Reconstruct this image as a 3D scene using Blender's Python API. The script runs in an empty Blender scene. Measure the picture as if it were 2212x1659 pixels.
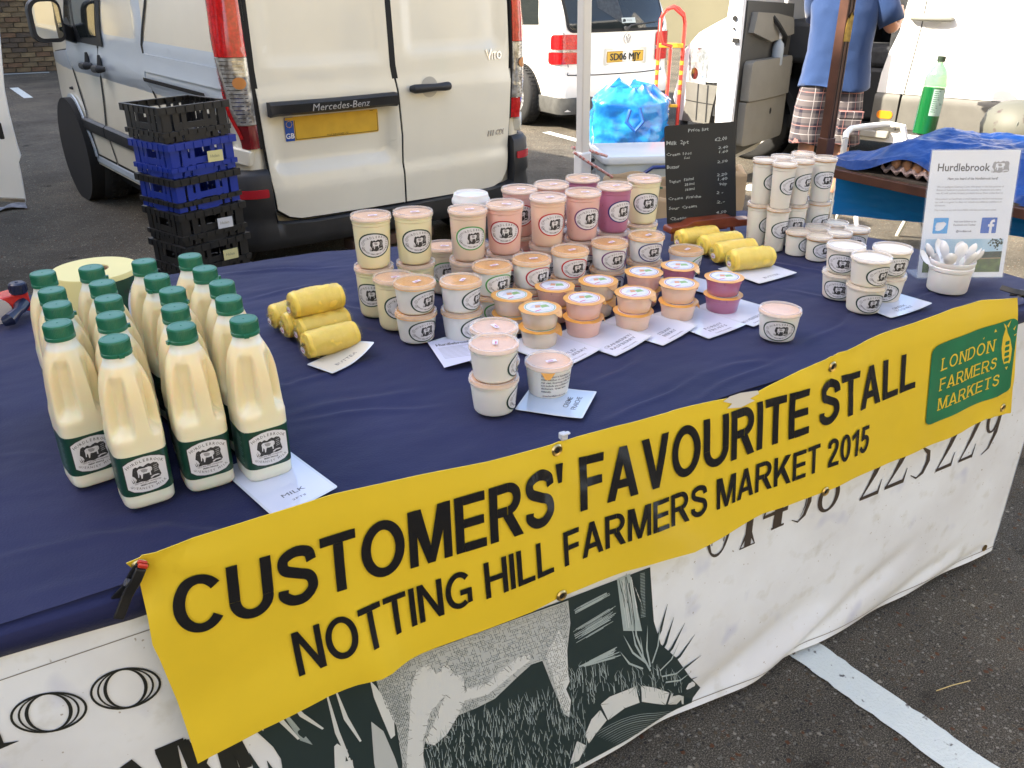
import bpy, bmesh, math, random
from mathutils import Vector, Matrix, noise
R=math.radians; PI=math.pi
rnd=random.Random(7)
sc=bpy.context.scene; C=sc.collection
# ------------------------------------------------------------------ camera
H=1.5; PITCH=25.6; YAW=31.2; FPX=1853.0; CX,CY=1106.0,829.5      # photo measured 2212 px wide
cam=bpy.data.cameras.new('camera'); co=bpy.data.objects.new('camera',cam); C.objects.link(co)
cam.sensor_width=36.0; cam.sensor_fit='HORIZONTAL'; cam.lens=FPX/2212*36.0
cam.clip_start=0.05; cam.clip_end=2000
co.location=(0,0,H); co.rotation_euler=(R(90-PITCH),0,R(-YAW)); sc.camera=co
p_,y_=R(PITCH),R(YAW)
FW=Vector((math.sin(y_)*math.cos(p_),math.cos(y_)*math.cos(p_),-math.sin(p_)))
RT=Vector((math.cos(y_),-math.sin(y_),0)); UP=RT.cross(FW)
def ray(u,v): return FW+RT*((u-CX)/FPX)-UP*((v-CY)/FPX)
CP=Vector((0,0,H))
def G(u,v,z=0.0):                       # point of the horizontal plane z seen at a photo pixel
    d=ray(u,v); return CP+d*((z-H)/d.z)
def PL(u,v,k,n):                        # point of the vertical plane p.n=k seen at a photo pixel
    d=ray(u,v); n=Vector(n); return CP+d*((k-CP.dot(n))/d.dot(n))
# ------------------------------------------------------------------ world, sun
w=bpy.data.worlds.new('World'); sc.world=w; w.use_nodes=True
nt=w.node_tree; bg=nt.nodes['Background']; sky=nt.nodes.new('ShaderNodeTexSky')
SUN_TO=Vector((-0.93,0.36,0)).normalized(); SUN_EL=38
sky.sky_type='NISHITA'; sky.sun_disc=False; sky.sun_elevation=R(SUN_EL)
sky.sun_rotation=math.atan2(SUN_TO.x,SUN_TO.y); sky.air_density=0.85; sky.dust_density=3.0; sky.ozone_density=1.0
nt.links.new(sky.outputs[0],bg.inputs[0]); bg.inputs[1].default_value=0.14
sl=bpy.data.lights.new('sun','SUN'); sl.energy=3.6; sl.angle=R(0.53); sl.color=(1,0.93,0.80)
so=bpy.data.objects.new('sun',sl); C.objects.link(so)
sd=Vector((SUN_TO.x*math.cos(R(SUN_EL)),SUN_TO.y*math.cos(R(SUN_EL)),math.sin(R(SUN_EL))))
so.rotation_euler=(-sd).to_track_quat('-Z','Y').to_euler(); so.location=(-8,3,12)
sc.view_settings.view_transform='Standard'; sc.view_settings.look='None'
sc.view_settings.gamma=1; sc.view_settings.exposure=2.32; sc.view_settings.use_curve_mapping=False
sc.view_settings.use_white_balance=True; sc.view_settings.white_balance_temperature=6800; sc.view_settings.white_balance_tint=10
sc.render.engine='CYCLES'
# ------------------------------------------------------------------ materials
MT={}
def mat(name,col,rough=.6,metal=0,var=0.0,vs=8.0,bump=0.0,bs=60.0,col2=None,spec=.5,coat=0,alpha=1,trans=0,sheen=0,emit=None,det=4,sss=0,ior=1.45,thr=(.35,.65)):
    if name in MT: return MT[name]
    m=bpy.data.materials.new(name); m.use_nodes=True; n=m.node_tree; b=n.nodes['Principled BSDF']; MT[name]=m
    def S(k,v):
        if k in b.inputs: b.inputs[k].default_value=v
    c=(col[0],col[1],col[2],1); S('Base Color',c); S('Roughness',rough); S('Metallic',metal); S('Specular IOR Level',spec)
    S('Coat Weight',coat); S('Coat Roughness',.08); S('Alpha',alpha); S('Transmission Weight',trans); S('Sheen Weight',sheen); S('IOR',ior)
    if sss: S('Subsurface Weight',sss); S('Subsurface Scale',.01)
    if emit: S('Emission Color',(emit[0],emit[1],emit[2],1)); S('Emission Strength',emit[3])
    if var or col2:
        tc=n.nodes.new('ShaderNodeTexCoord'); nz=n.nodes.new('ShaderNodeTexNoise'); nz.inputs['Scale'].default_value=vs; nz.inputs['Detail'].default_value=det
        n.links.new(tc.outputs['Object'],nz.inputs['Vector'])
        rp=n.nodes.new('ShaderNodeValToRGB'); rp.color_ramp.elements[0].position=thr[0]; rp.color_ramp.elements[1].position=thr[1]
        d=col2 if col2 else tuple(max(0,x*(1-var)) for x in col)
        rp.color_ramp.elements[0].color=(d[0],d[1],d[2],1); rp.color_ramp.elements[1].color=c
        n.links.new(nz.outputs['Fac'],rp.inputs[0]); n.links.new(rp.outputs[0],b.inputs['Base Color'])
    if bump:
        tc=n.nodes.new('ShaderNodeTexCoord'); nz=n.nodes.new('ShaderNodeTexNoise'); nz.inputs['Scale'].default_value=bs; nz.inputs['Detail'].default_value=5
        n.links.new(tc.outputs['Object'],nz.inputs['Vector']); bp=n.nodes.new('ShaderNodeBump'); bp.inputs['Strength'].default_value=bump; bp.inputs['Distance'].default_value=.01
        n.links.new(nz.outputs['Fac'],bp.inputs['Height']); n.links.new(bp.outputs[0],b.inputs['Normal'])
    return m
# ------------------------------------------------------------------ mesh helpers
class MB:
    def __init__(s): s.v=[]; s.f=[]; s.m=[]
    def add(s,vs,fs,mi=0):
        o=len(s.v); s.v+=[tuple(x) for x in vs]
        for f in fs: s.f.append(tuple(o+i for i in f)); s.m.append(mi)
    def box(s,c,size,rz=0,mi=0,M=None):
        c=Vector(c); hx,hy,hz=size[0]/2,size[1]/2,size[2]/2
        vs=[Vector((x*hx,y*hy,z*hz)) for x in(-1,1) for y in(-1,1) for z in(-1,1)]
        Q=M if M else Matrix.Rotation(rz,3,'Z')
        s.add([c+Q@v for v in vs],[(0,1,3,2),(4,6,7,5),(0,4,5,1),(2,3,7,6),(0,2,6,4),(1,5,7,3)],mi)
    def bar(s,a,b,wd,ht=None,mi=0,up=(0,0,1)):
        a=Vector(a);b=Vector(b); d=(b-a); L=d.length; d.normalize(); u=Vector(up)
        if abs(d.dot(u))>.98: u=Vector((0,1,0))
        x=d.cross(u).normalized(); z=x.cross(d).normalized(); ht=ht or wd
        vs=[]
        for q in(a,b):
            for sx,sz in((-1,-1),(1,-1),(1,1),(-1,1)): vs.append(q+x*sx*wd/2+z*sz*ht/2)
        s.add(vs,[(0,1,2,3),(7,6,5,4),(0,4,5,1),(1,5,6,2),(2,6,7,3),(3,7,4,0)],mi)
    def tube(s,pts,r,seg=10,mi=0,cap=True,closed=False):
        pts=[Vector(p) for p in pts]; n=len(pts); rs=r if isinstance(r,(list,tuple)) else [r]*n
        t0=(pts[1]-pts[0]).normalized(); u=Vector((0,0,1)) if abs(t0.z)<.9 else Vector((1,0,0))
        x=t0.cross(u).normalized(); vs=[]
        for i,p in enumerate(pts):
            if closed: t=(pts[(i+1)%n]-pts[i-1]).normalized()
            else: t=(pts[min(i+1,n-1)]-pts[max(i-1,0)]).normalized()
            x=(x-t*x.dot(t)).normalized(); y=t.cross(x)
            for k in range(seg):
                a=2*PI*k/seg; vs.append(p+(x*math.cos(a)+y*math.sin(a))*rs[i])
        fs=[]
        for i in range(n if closed else n-1):
            j=(i+1)%n
            for k in range(seg): fs.append((i*seg+k,i*seg+(k+1)%seg,j*seg+(k+1)%seg,j*seg+k))
        if cap and not closed: fs.append(tuple(range(seg))[::-1]); fs.append(tuple((n-1)*seg+k for k in range(seg)))
        s.add(vs,fs,mi)
    def lathe(s,prof,seg=24,c=(0,0,0),mi=0,M=None,capb=True,capt=True,mis=None):
        c=Vector(c); vs=[]
        for r,z in prof:
            for k in range(seg):
                a=2*PI*k/seg; v=Vector((r*math.cos(a),r*math.sin(a),z)); vs.append(c+(M@v if M else v))
        o=len(s.v); s.v+=[tuple(x) for x in vs]
        for i in range(len(prof)-1):
            for k in range(seg):
                s.f.append((o+i*seg+k,o+i*seg+(k+1)%seg,o+(i+1)*seg+(k+1)%seg,o+(i+1)*seg+k)); s.m.append(mis[i] if mis else mi)
        if capb: s.f.append(tuple(o+k for k in range(seg))[::-1]); s.m.append(mis[0] if mis else mi)
        if capt: s.f.append(tuple(o+(len(prof)-1)*seg+k for k in range(seg))); s.m.append(mis[-1] if mis else mi)
    def loft(s,rings,mi=0,cap=True,closed=True):
        n=len(rings[0]); vs=[v for r in rings for v in r]; fs=[]
        for i in range(len(rings)-1):
            for k in range(n if closed else n-1): fs.append((i*n+k,i*n+(k+1)%n,(i+1)*n+(k+1)%n,(i+1)*n+k))
        if cap: fs.append(tuple(range(n))[::-1]); fs.append(tuple((len(rings)-1)*n+k for k in range(n)))
        s.add(vs,fs,mi)
    def grid(s,f,nu,nv,mi=0):
        vs=[f(i/nu,j/nv) for j in range(nv+1) for i in range(nu+1)]
        s.add(vs,[(j*(nu+1)+i,j*(nu+1)+i+1,(j+1)*(nu+1)+i+1,(j+1)*(nu+1)+i) for j in range(nv) for i in range(nu)],mi)
    def mesh(s,name,mats,smooth=None):
        me=bpy.data.meshes.new(name); me.from_pydata(s.v,[],s.f)
        for m in (mats if isinstance(mats,(list,tuple)) else [mats]): me.materials.append(m)
        me.polygons.foreach_set('material_index',s.m); me.update()
        bm=bmesh.new(); bm.from_mesh(me); bmesh.ops.recalc_face_normals(bm,faces=bm.faces)
        bm.to_mesh(me); bm.free()
        if smooth is not None: shade(me,smooth)
        return me
    def build(s,name,mats,parent=None,smooth=35,loc=None,rz=0,bevel=0):
        me=s.mesh(name,mats,smooth); return obj(name,me,parent,loc,rz,bevel)
def shade(me,ang):
    me.polygons.foreach_set('use_smooth',[True]*len(me.polygons))
    me.set_sharp_from_angle(angle=R(ang))
def obj(name,me,parent=None,loc=None,rz=0,bevel=0):
    o=bpy.data.objects.new(name,me); C.objects.link(o)
    if parent: o.parent=parent
    if loc is not None: o.location=loc
    if rz: o.rotation_euler.z=rz
    if bevel:
        b=o.modifiers.new('bevel','BEVEL'); b.width=bevel; b.segments=2; b.limit_method='ANGLE'; b.angle_limit=R(40)
    return o
def tag(o,label=None,cat=None,group=None,kind=None):
    if label: o['label']=label
    if cat: o['category']=cat
    if group: o['group']=group
    if kind: o['kind']=kind
    return o
def empty(name,loc=(0,0,0),rz=0,label=None,cat=None,group=None):
    o=bpy.data.objects.new(name,None); C.objects.link(o); o.location=loc; o.rotation_euler.z=rz; o.empty_display_size=.05
    return tag(o,label,cat,group)
def kids(o): return [c for c in CH.get(o.name,[])]
def copy_tree(o,parent=None):
    c=o.copy(); C.objects.link(c)
    if parent: c.parent=parent
    for ch in [x for x in C.objects if x.parent==o]: copy_tree(ch,c)
    return c
# 2D outlines
def rrect(x0,y0,x1,y1,r,seg=5):
    P=[]; rr=r if isinstance(r,(list,tuple)) else [r]*4
    for (cx,cy,a0,q) in((x1,y1,0,rr[2]),(x0,y1,90,rr[3]),(x0,y0,180,rr[0]),(x1,y0,270,rr[1])):
        q=max(q,1e-4); ccx=cx-q if cx==x1 else cx+q; ccy=cy-q if cy==y1 else cy+q
        for k in range(seg+1):
            a=R(a0+90*k/seg); P.append((ccx+q*math.cos(a),ccy+q*math.sin(a)))
    return P
def ell(cx,cy,a,b,n=24,rot=0):
    return [(cx+a*math.cos(t)*math.cos(rot)-b*math.sin(t)*math.sin(rot),cy+a*math.cos(t)*math.sin(rot)+b*math.sin(t)*math.cos(rot)) for t in [2*PI*k/n for k in range(n)]]
def ringpoly(outer,inner):              # quads between two outlines of equal length
    n=len(outer); return [[outer[i],outer[(i+1)%n],inner[(i+1)%n],inner[i]] for i in range(n)]
def stroke(pts,wd):                     # quads along a polyline, width may taper
    Q=[]; n=len(pts)
    if isinstance(wd,(int,float)): wd=[wd]*n
    L=[];Rr=[]
    for i in range(n):
        a=pts[max(i-1,0)];b=pts[min(i+1,n-1)]; dx,dy=b[0]-a[0],b[1]-a[1]; l=math.hypot(dx,dy) or 1; nx,ny=-dy/l,dx/l
        L.append((pts[i][0]+nx*wd[i]/2,pts[i][1]+ny*wd[i]/2)); Rr.append((pts[i][0]-nx*wd[i]/2,pts[i][1]-ny*wd[i]/2))
    for i in range(n-1): Q.append([L[i],Rr[i],Rr[i+1],L[i+1]])
    return Q
# flat drawing: list of (polygon, material index, layer) -> mesh on a surface f(u,v,h)
def slice_bm(bm,cell,bb):
    x0,x1,y0,y1=bb
    for ax,(a,b) in enumerate(((x0,x1),(y0,y1))):
        if not cell[ax]: continue
        n=int(math.floor(a/cell[ax]))+1
        while n*cell[ax]<b:
            co_=[0,0,0]; co_[ax]=n*cell[ax]; no=[0,0,0]; no[ax]=1
            bmesh.ops.bisect_plane(bm,geom=bm.verts[:]+bm.edges[:]+bm.faces[:],plane_co=co_,plane_no=no,dist=1e-6); n+=1
def sheet(name,draw,f,mats,parent=None,clip=None,cell=(0,0),lift=.0003,thick=0,smooth=40,quads=(),mesh_only=False):
    bm=bmesh.new()
    for poly,mi,ly in draw:
        vs=[bm.verts.new((p[0],p[1],ly*lift)) for p in poly]
        try: fa=bm.faces.new(vs); fa.material_index=mi
        except ValueError: pass
    big=[fa for fa in bm.faces if len(fa.verts)>4]
    bmesh.ops.triangulate(bm,faces=big)
    if cell[0] or cell[1]:
        xs=[v.co.x for v in bm.verts]; ys=[v.co.y for v in bm.verts]
        slice_bm(bm,cell,(min(xs),max(xs),min(ys),max(ys)))
    if clip is not None: bmesh.ops.bisect_plane(bm,geom=bm.verts[:]+bm.edges[:]+bm.faces[:],plane_co=(0,clip,0),plane_no=(0,1,0),clear_inner=True)
    for fa in bm.faces:
        fa.normal_update()
        if fa.normal.z<0: fa.normal_flip()
    if thick:
        geo=bmesh.ops.extrude_face_region(bm,geom=bm.faces[:])
        nv=set(e for e in geo['geom'] if isinstance(e,bmesh.types.BMVert))
        for v in bm.verts:
            if v not in nv: v.co.z-=thick
        # original faces become the back
    for v in bm.verts: v.co=Vector(f(v.co.x,v.co.y,v.co.z))
    bmesh.ops.recalc_face_normals(bm,faces=bm.faces) if thick else None
    me=bpy.data.meshes.new(name); bm.to_mesh(me); bm.free()
    for m in (mats if isinstance(mats,(list,tuple)) else [mats]): me.materials.append(m)
    if smooth: shade(me,smooth)
    return me if mesh_only else obj(name,me,parent)
def flat(o,ux,uy,un=None):
    o=Vector(o);ux=Vector(ux);uy=Vector(uy); un=Vector(un) if un else ux.cross(uy).normalized()
    return lambda u,v,h=0: o+ux*u+uy*v+un*h
_tx={}
def text2d(s,size=1,bold=0,x=0,y=0,align='L',w=None,shear=0,res=2,mi=0,ly=1,h=None,sp=1.0):
    key=(s,bold,res,shear,sp)
    if key not in _tx:
        cu=bpy.data.curves.new('t','FONT'); cu.body=s; cu.size=1; cu.offset=bold; cu.resolution_u=res; cu.shear=shear; cu.space_character=sp
        ob=bpy.data.objects.new('t',cu); C.objects.link(ob); dg=bpy.context.evaluated_depsgraph_get(); dg.update()
        me=ob.evaluated_get(dg).to_mesh()
        V=[(v.co.x,v.co.y) for v in me.vertices]; F=[tuple(p.vertices) for p in me.polygons]
        xs=[a for a,b in V]; ys=[b for a,b in V]
        _tx[key]=([[V[i] for i in f] for f in F],min(xs),max(xs),min(ys),max(ys))
        ob.evaluated_get(dg).to_mesh_clear(); C.objects.unlink(ob); bpy.data.objects.remove(ob); bpy.data.curves.remove(cu)
    F,x0,x1,y0,y1=_tx[key]
    sx=size; sy=size
    if w: sx=w/(x1-x0); sy=sx if not h else h/.73
    if h and not w: sy=h/.73; sx=sy*(size if size!=1 else 1)
    W=(x1-x0)*sx; ox=x-x0*sx-({'L':0,'C':W/2,'R':W}[align])
    return [([(ox+a*sx,y+b*sy) for a,b in f],mi,ly) for f in F]
def boldtext(draw,d,dv=0):
    out=[]
    for i,(a,b) in enumerate(((0,0),(-d,0),(d,0),(0,-dv),(0,dv),(-d*.7,dv*.7),(d*.7,-dv*.7))):
        if i>2 and not dv: break
        out+=xf(draw,a,b,1,dl=i)
    return out
# upright grotesque capitals for the big banner, drawn stroke by stroke (cap height 1)
def grot(ch,t=.185):
    P=[]; h=t*.88
    R_=lambda x0,y0,x1,y1:P.append([(x0,y0),(x1,y0),(x1,y1),(x0,y1)])
    def arc(cx,cy,a,b,a0,a1,n=26,w0=t,w1=t):
        pts=[];
        for i in range(n+1):
            q=R(a0+(a1-a0)*i/n); pts.append((q,))
        o=[];
        for i in range(n):
            q0,q1=pts[i][0],pts[i+1][0]
            def ed(q,s): return (cx+(a+s*t/2)*math.cos(q),cy+(b+s*h/2)*math.sin(q))
            P.append([ed(q0,1),ed(q1,1),ed(q1,-1),ed(q0,-1)])
    def path(pts,k=t): P.extend(stroke(pts,k))
    def spl(pts,n=8):
        o=[]
        for i in range(len(pts)-1):
            p0=pts[max(i-1,0)];p1=pts[i];p2=pts[i+1];p3=pts[min(i+2,len(pts)-1)]
            for j in range(n):
                u=j/n; o.append(tuple(.5*((2*p1[k])+(-p0[k]+p2[k])*u+(2*p0[k]-5*p1[k]+4*p2[k]-p3[k])*u*u+(-p0[k]+3*p1[k]-3*p2[k]+p3[k])*u**3) for k in(0,1)))
        o.append(pts[-1]); return o
    w=.72
    if ch=='I': w=t; R_(0,0,t,1)
    elif ch=='L': w=.60; R_(0,0,t,1); R_(t,0,w,h)
    elif ch=='T': w=.66; R_(0,1-h,w,1); R_(w/2-t/2,0,w/2+t/2,1-h)
    elif ch in 'EF':
        w=.66 if ch=='E' else .60; R_(0,0,t,1); R_(t,1-h,w-.01,1); R_(t,.5-h*.42,w-.04,.5+h*.55)
        if ch=='E': R_(t,0,w,h)
    elif ch=='H': w=.74; R_(0,0,t,1); R_(w-t,0,w,1); R_(t,.5-h*.42,w-t,.5+h*.58)
    elif ch=='N': w=.74; R_(0,0,t,1); R_(w-t,0,w,1); P.append([(t*.0,1),(t*1.05,1),(w,0),(w-t*1.05,0)])
    elif ch=='M': w=.88; R_(0,0,t*.93,1); R_(w-t*.93,0,w,1); P.append([(0,1),(t*1.45,1),(w/2+t*.42,0),(w/2-t*.42,0)]); P.append([(w-t*1.45,1),(w,1),(w/2+t*.42,0),(w/2-t*.42,0)])
    elif ch=='V': w=.78; P.append([(0,1),(t*1.12,1),(w/2+t*.5,0),(w/2-t*.5,0)]); P.append([(w-t*1.12,1),(w,1),(w/2+t*.5,0),(w/2-t*.5,0)])
    elif ch=='A': w=.80; P.append([(0,0),(t*1.1,0),(w/2+t*.52,1),(w/2-t*.52,1)]); P.append([(w-t*1.1,0),(w,0),(w/2+t*.52,1),(w/2-t*.52,1)]); P.append([(w*.22,.22),(w*.78,.22),(w*.72,.22+h),(w*.28,.22+h)])
    elif ch=='U': w=.74; R_(0,.36,t,1); R_(w-t,.36,w,1); arc(w/2,.36,w/2-t/2,.36-h/2,180,360)
    elif ch=='O': w=.84; arc(w/2,.5,w/2-t/2,.5-h/2,0,360,44)
    elif ch=='0': w=.56; arc(w/2,.5,w/2-t/2,.5-h/2,0,360,36)
    elif ch=='C': w=.78; arc(.42,.5,.42-t/2,.5-h/2,38,322,36)
    elif ch=='G': w=.82; arc(.42,.5,.42-t/2,.5-h/2,42,305,36); R_(w-t*1.0,.10,w-.02,.50); R_(.44,.50-h,w-t*1.0,.50); P.append([(.60,.0+h*.6),(w-.02,.10),(w-.02,.20),(.66,.10)])
    elif ch=='R': w=.76; R_(0,0,t,1); R_(t,1-h,.42,1); R_(t,.42,.40,.42+h); arc(.42,.71+.0,.22,.29-h/2,-90,90,18); P.append([(.30,.42),(.52,.44),(w,0),(w-t*1.2,0)])
    elif ch=='D': w=.78; R_(0,0,t,1); R_(t,1-h,.36,1); R_(t,0,.36,h); arc(.36,.5,w-.36-t/2,.5-h/2,-90,90,24)
    elif ch=='K': w=.76; R_(0,0,t,1); P.append([(t,.26),(t,.50),(.50,1),(w-.02,1)]); P.append([(.26,.52),(.42,.66),(w,0),(w-t*1.22,0)])
    elif ch=='S': w=.70; path(spl([(.61,.70),(.56,.86),(.34,.92),(.13,.84),(.13,.66),(.34,.55),(.56,.44),(.60,.24),(.44,.09),(.24,.09),(.09,.20),(.085,.31)]),t*.97)
    elif ch=="'": w=.17; P.append([(0,1),(.17,1),(.13,.66),(.04,.66)])
    elif ch=='2': w=.56; path(spl([(.09,.68),(.12,.84),(.28,.92),(.44,.84),(.45,.66),(.32,.44),(.14,.22),(.09,.08)]),t*.95); R_(.02,0,w,h)
    elif ch=='1': w=.40; R_(.40-t,0,.40,1); P.append([(.0,.66),(.0,.84),(.28,1),(.40-t,.78)])
    elif ch=='5': w=.56; R_(.12,1-h,w-.03,1); P.append([(.10,.48),(.26,.50),(.28,1-h),(.12,1-h)]); path(spl([(.12,.54),(.30,.60),(.46,.50),(.47,.28),(.34,.09),(.18,.10),(.07,.25)]),t*.95)
    elif ch==' ': w=.30
    return P,w
def grotline(s,quad,fpf,track=.085,t=.185,sag=None):
    a,b2,c,d=[Vector(fpf(*q)) for q in quad]; items=[]; x=0
    for ch in s:
        g,w=grot(ch,t); items.append((g,x)); x+=w+(track if ch!=' ' else .02)
    W=x-track; out=[[]]; kb=kt=Vector((0,0))
    if sag:
        for q,i in((sag[0],0),(sag[1],1)):
            P_=Vector(fpf(*q)); A_,B_=((a,b2),(d,c))[i]; u_=(P_.x-A_.x)/(B_.x-A_.x); e_=Vector((0,(P_-(A_*(1-u_)+B_*u_)).y/(4*u_*(1-u_))))
            if i: kt=e_
            else: kb=e_
    for (g,x0),ch in zip(items,s):
        if ch==' ': out.append([]); continue
        ly=0; pv=None
        for p in g:
            if pv is None or not any(abs(p[0][0]-pv[i][0])+abs(p[0][1]-pv[i][1])<1e-6 for i in(1,3)): ly+=1
            pv=p; out[-1].append(([tuple((a*(1-(x0+u)/W)+b2*((x0+u)/W))*(1-v)+(d*(1-(x0+u)/W)+c*((x0+u)/W))*v+(kb*(1-v)+kt*v)*(4*((x0+u)/W)*(1-(x0+u)/W))) for u,v in p],0,ly))
    return out
def arctext(s,size,cx,cy,rad,ang,mi=0,ly=1,bold=0,up=True,rx=1.0,step=None):
    out=[]; n=len(s); step=step or size*.75/rad
    for i,ch in enumerate(s):
        if ch==' ': continue
        a=ang+((n-1)/2-i)*step*(1 if up else -1)
        g=text2d(ch,size,bold,0,0,'C',mi=mi,ly=ly,res=1)
        px,py=cx+rad*rx*math.cos(a),cy+rad*math.sin(a); t=a-PI/2 if up else a+PI/2
        c_,s_=math.cos(t),math.sin(t)
        for poly,m_,l_ in g: out.append(([(px+x*c_-y*s_,py+x*s_+y*c_) for x,y in poly],m_,l_))
    return out
def xf(draw,ox=0,oy=0,s=1,sy=None,rot=0,dl=0):
    sy=sy or s; c_,s_=math.cos(rot),math.sin(rot)
    return [([(ox+(x*s)*c_-(y*sy)*s_,oy+(x*s)*s_+(y*sy)*c_) for x,y in p],m,l+dl) for p,m,l in draw]
# ================================================================== SETTING
T=0.80
def ground_mat():
    m=bpy.data.materials.new('asphalt'); m.use_nodes=True; n=m.node_tree; b=n.nodes['Principled BSDF']; L=n.links
    tc=n.nodes.new('ShaderNodeTexCoord')
    def N(t,**k):
        q=n.nodes.new(t)
        for kk,v in k.items():
            if kk in q.inputs: q.inputs[kk].default_value=v
            else: setattr(q,kk,v)
        return q
    def ramp(src,st,interp='LINEAR'):
        r=n.nodes.new('ShaderNodeValToRGB'); r.color_ramp.interpolation=interp; e=r.color_ramp.elements
        e[0].position=st[0][0]; e[0].color=(*st[0][1],1); e[1].position=st[1][0]; e[1].color=(*st[1][1],1)
        for p,c in st[2:]: q=e.new(p); q.color=(*c,1)
        L.new(src,r.inputs[0]); return r.outputs[0]
    def mix(f,a,b2,bt='MIX'):
        q=n.nodes.new('ShaderNodeMix'); q.data_type='RGBA'; q.blend_type=bt
        if isinstance(f,float): q.inputs[0].default_value=f
        else: L.new(f,q.inputs[0])
        L.new(a,q.inputs[6]); L.new(b2,q.inputs[7]); return q.outputs[2]
    fine=N('ShaderNodeTexNoise',Scale=300.0,Detail=5.0,Roughness=.7); L.new(tc.outputs['Object'],fine.inputs['Vector'])
    base=ramp(fine.outputs['Fac'],[(.38,(.030,.027,.023)),(.48,(.078,.069,.057)),(.56,(.145,.130,.108)),(.64,(.32,.29,.25))])
    wob=N('ShaderNodeTexNoise',Scale=60.0,Detail=2.0); L.new(tc.outputs['Object'],wob.inputs['Vector'])
    vm=n.nodes.new('ShaderNodeVectorMath'); vm.operation='MULTIPLY_ADD'; L.new(wob.outputs['Color'],vm.inputs[0]); vm.inputs[1].default_value=(.012,.012,.0); L.new(tc.outputs['Object'],vm.inputs[2])
    out=base; hts=[]
    for sc_,thr_,cols in((62.0,.74,[(0,(.13,.058,.030)),(.30,(.10,.075,.050)),(.55,(.18,.155,.12)),(.80,(.075,.070,.070)),(.93,(.34,.31,.26))]),(95.0,.56,[(0,(.20,.19,.17)),(.35,(.11,.085,.06)),(.6,(.04,.038,.036)),(.85,(.30,.28,.25))])):
        v=N('ShaderNodeTexVoronoi',Scale=sc_); L.new(vm.outputs[0],v.inputs['Vector']); sp=n.nodes.new('ShaderNodeSeparateColor'); L.new(v.outputs['Color'],sp.inputs[0])
        col=ramp(sp.outputs[1],cols,'CONSTANT')
        on=ramp(sp.outputs[0],[(thr_-.01,(0,0,0)),(thr_,(1,1,1))]); rad=ramp(v.outputs['Distance'],[(.26,(1,1,1)),(.40,(0,0,0))])
        msk=mix(1.0,on,rad,'MULTIPLY'); out=mix(msk,out,col); hts.append(msk)
    big=N('ShaderNodeTexNoise',Scale=1.1,Detail=7.0,Roughness=.65); L.new(tc.outputs['Object'],big.inputs['Vector'])
    out=mix(1.0,out,ramp(big.outputs['Fac'],[(.34,(.58,.57,.53)),(.5,(.92,.90,.83)),(.66,(1.30,1.24,1.10))]),'MULTIPLY')
    st=N('ShaderNodeTexNoise',Scale=4.5,Detail=3.0); L.new(tc.outputs['Object'],st.inputs['Vector']); out=mix(1.0,out,ramp(st.outputs['Fac'],[(.28,(.45,.44,.43)),(.36,(1,1,1))]),'MULTIPLY')
    L.new(out,b.inputs['Base Color']); b.inputs['Roughness'].default_value=.95; b.inputs['Specular IOR Level'].default_value=.25
    ad=n.nodes.new('ShaderNodeMath'); ad.operation='MULTIPLY_ADD'; L.new(hts[0],ad.inputs[0]); ad.inputs[1].default_value=.6; L.new(fine.outputs['Fac'],ad.inputs[2])
    bp=n.nodes.new('ShaderNodeBump'); bp.inputs['Strength'].default_value=.9; bp.inputs['Distance'].default_value=.005; L.new(ad.outputs[0],bp.inputs['Height']); L.new(bp.outputs[0],b.inputs['Normal'])
    return m
b=MB()
def gz(x,y):
    return 0.0
b.grid(lambda u,v:(-120+300*u,-80+330*v,0),60,60); tag(b.build('ground',ground_mat(),smooth=None),kind='structure')
road_paint=mat('road_paint',(.62,.66,.62),.7,col2=(.10,.095,.085),vs=38,bump=.5,bs=150,thr=(.30,.36),det=6)
# painted bay lines (ragged edged paint)
def line(p,q,wd,label=None,z=.004,fade=0):
    p=Vector(p);q=Vector(q); d=(q-p).normalized(); n=Vector((-d.y,d.x,0)); L=(q-p).length; N=int(L/.02)
    m=MB(); vs=[];fs=[]
    for i in range(N+1):
        t=p+d*(L*i/N)
        for sgn in(-1,1):
            j=wd/2*sgn+rnd.uniform(-.0028,.0028); a=t+n*j; vs.append((a.x,a.y,z))
    for i in range(N): fs.append((2*i,2*i+2,2*i+3,2*i+1))
    m.add(vs,fs); return tag(m.build('bay_line',road_paint,smooth=None),kind='structure')
a0=G(1722,1432); a1=G(1782,1398); mid=(a0+a1)/2
g1=G(2030,1655); g2=G(2150,1655); m2_=(g1+g2)/2; dd=(m2_-mid).normalized()
line((mid.x-dd.x*.9,mid.y-dd.y*.9,0),(mid.x+dd.x*2.6,mid.y+dd.y*2.6,0),.092)
line(G(30,190),G(62,212),.11); line(G(1180,286),G(1262,308),.10); line(G(1255,308),G(1330,328),.10)
line(G(1612,412),G(1632,400),.1)
line((-3,17.2,0),(1.25,17.0,0),.09)
# rag on the ground
def rag():
    m=MB(); c=G(20,452,0)
    def f(u,v):
        x=(u-.5)*.42; y=(v-.5)*.16*(1+.4*math.sin(u*7)); return (c.x-.1+x,c.y+y+.03*math.sin(u*9),.008+.03*abs(noise.noise((x*9,y*11,2))))
    m.grid(f,22,10); return tag(m.build('rag',mat('rag',(.30,.30,.32),.9,var=.5,vs=20)),'crumpled grey rag lying on the tarmac at the far left edge','rag')
rag()
m=MB(); p=G(2915,1455*1.0,0) if False else G(2190,1450,0); q_=G(2060,1480,.004); m.tube([q_+Vector((-.05,.01,0)),q_+Vector((-.01,.0,.004)),q_+Vector((.045,-.012,.001))],.0012,6); tag(m.build('straw',mat('straw',(.55,.42,.18),.8)),'single dry straw lying on the tarmac near the white line','straw')
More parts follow.
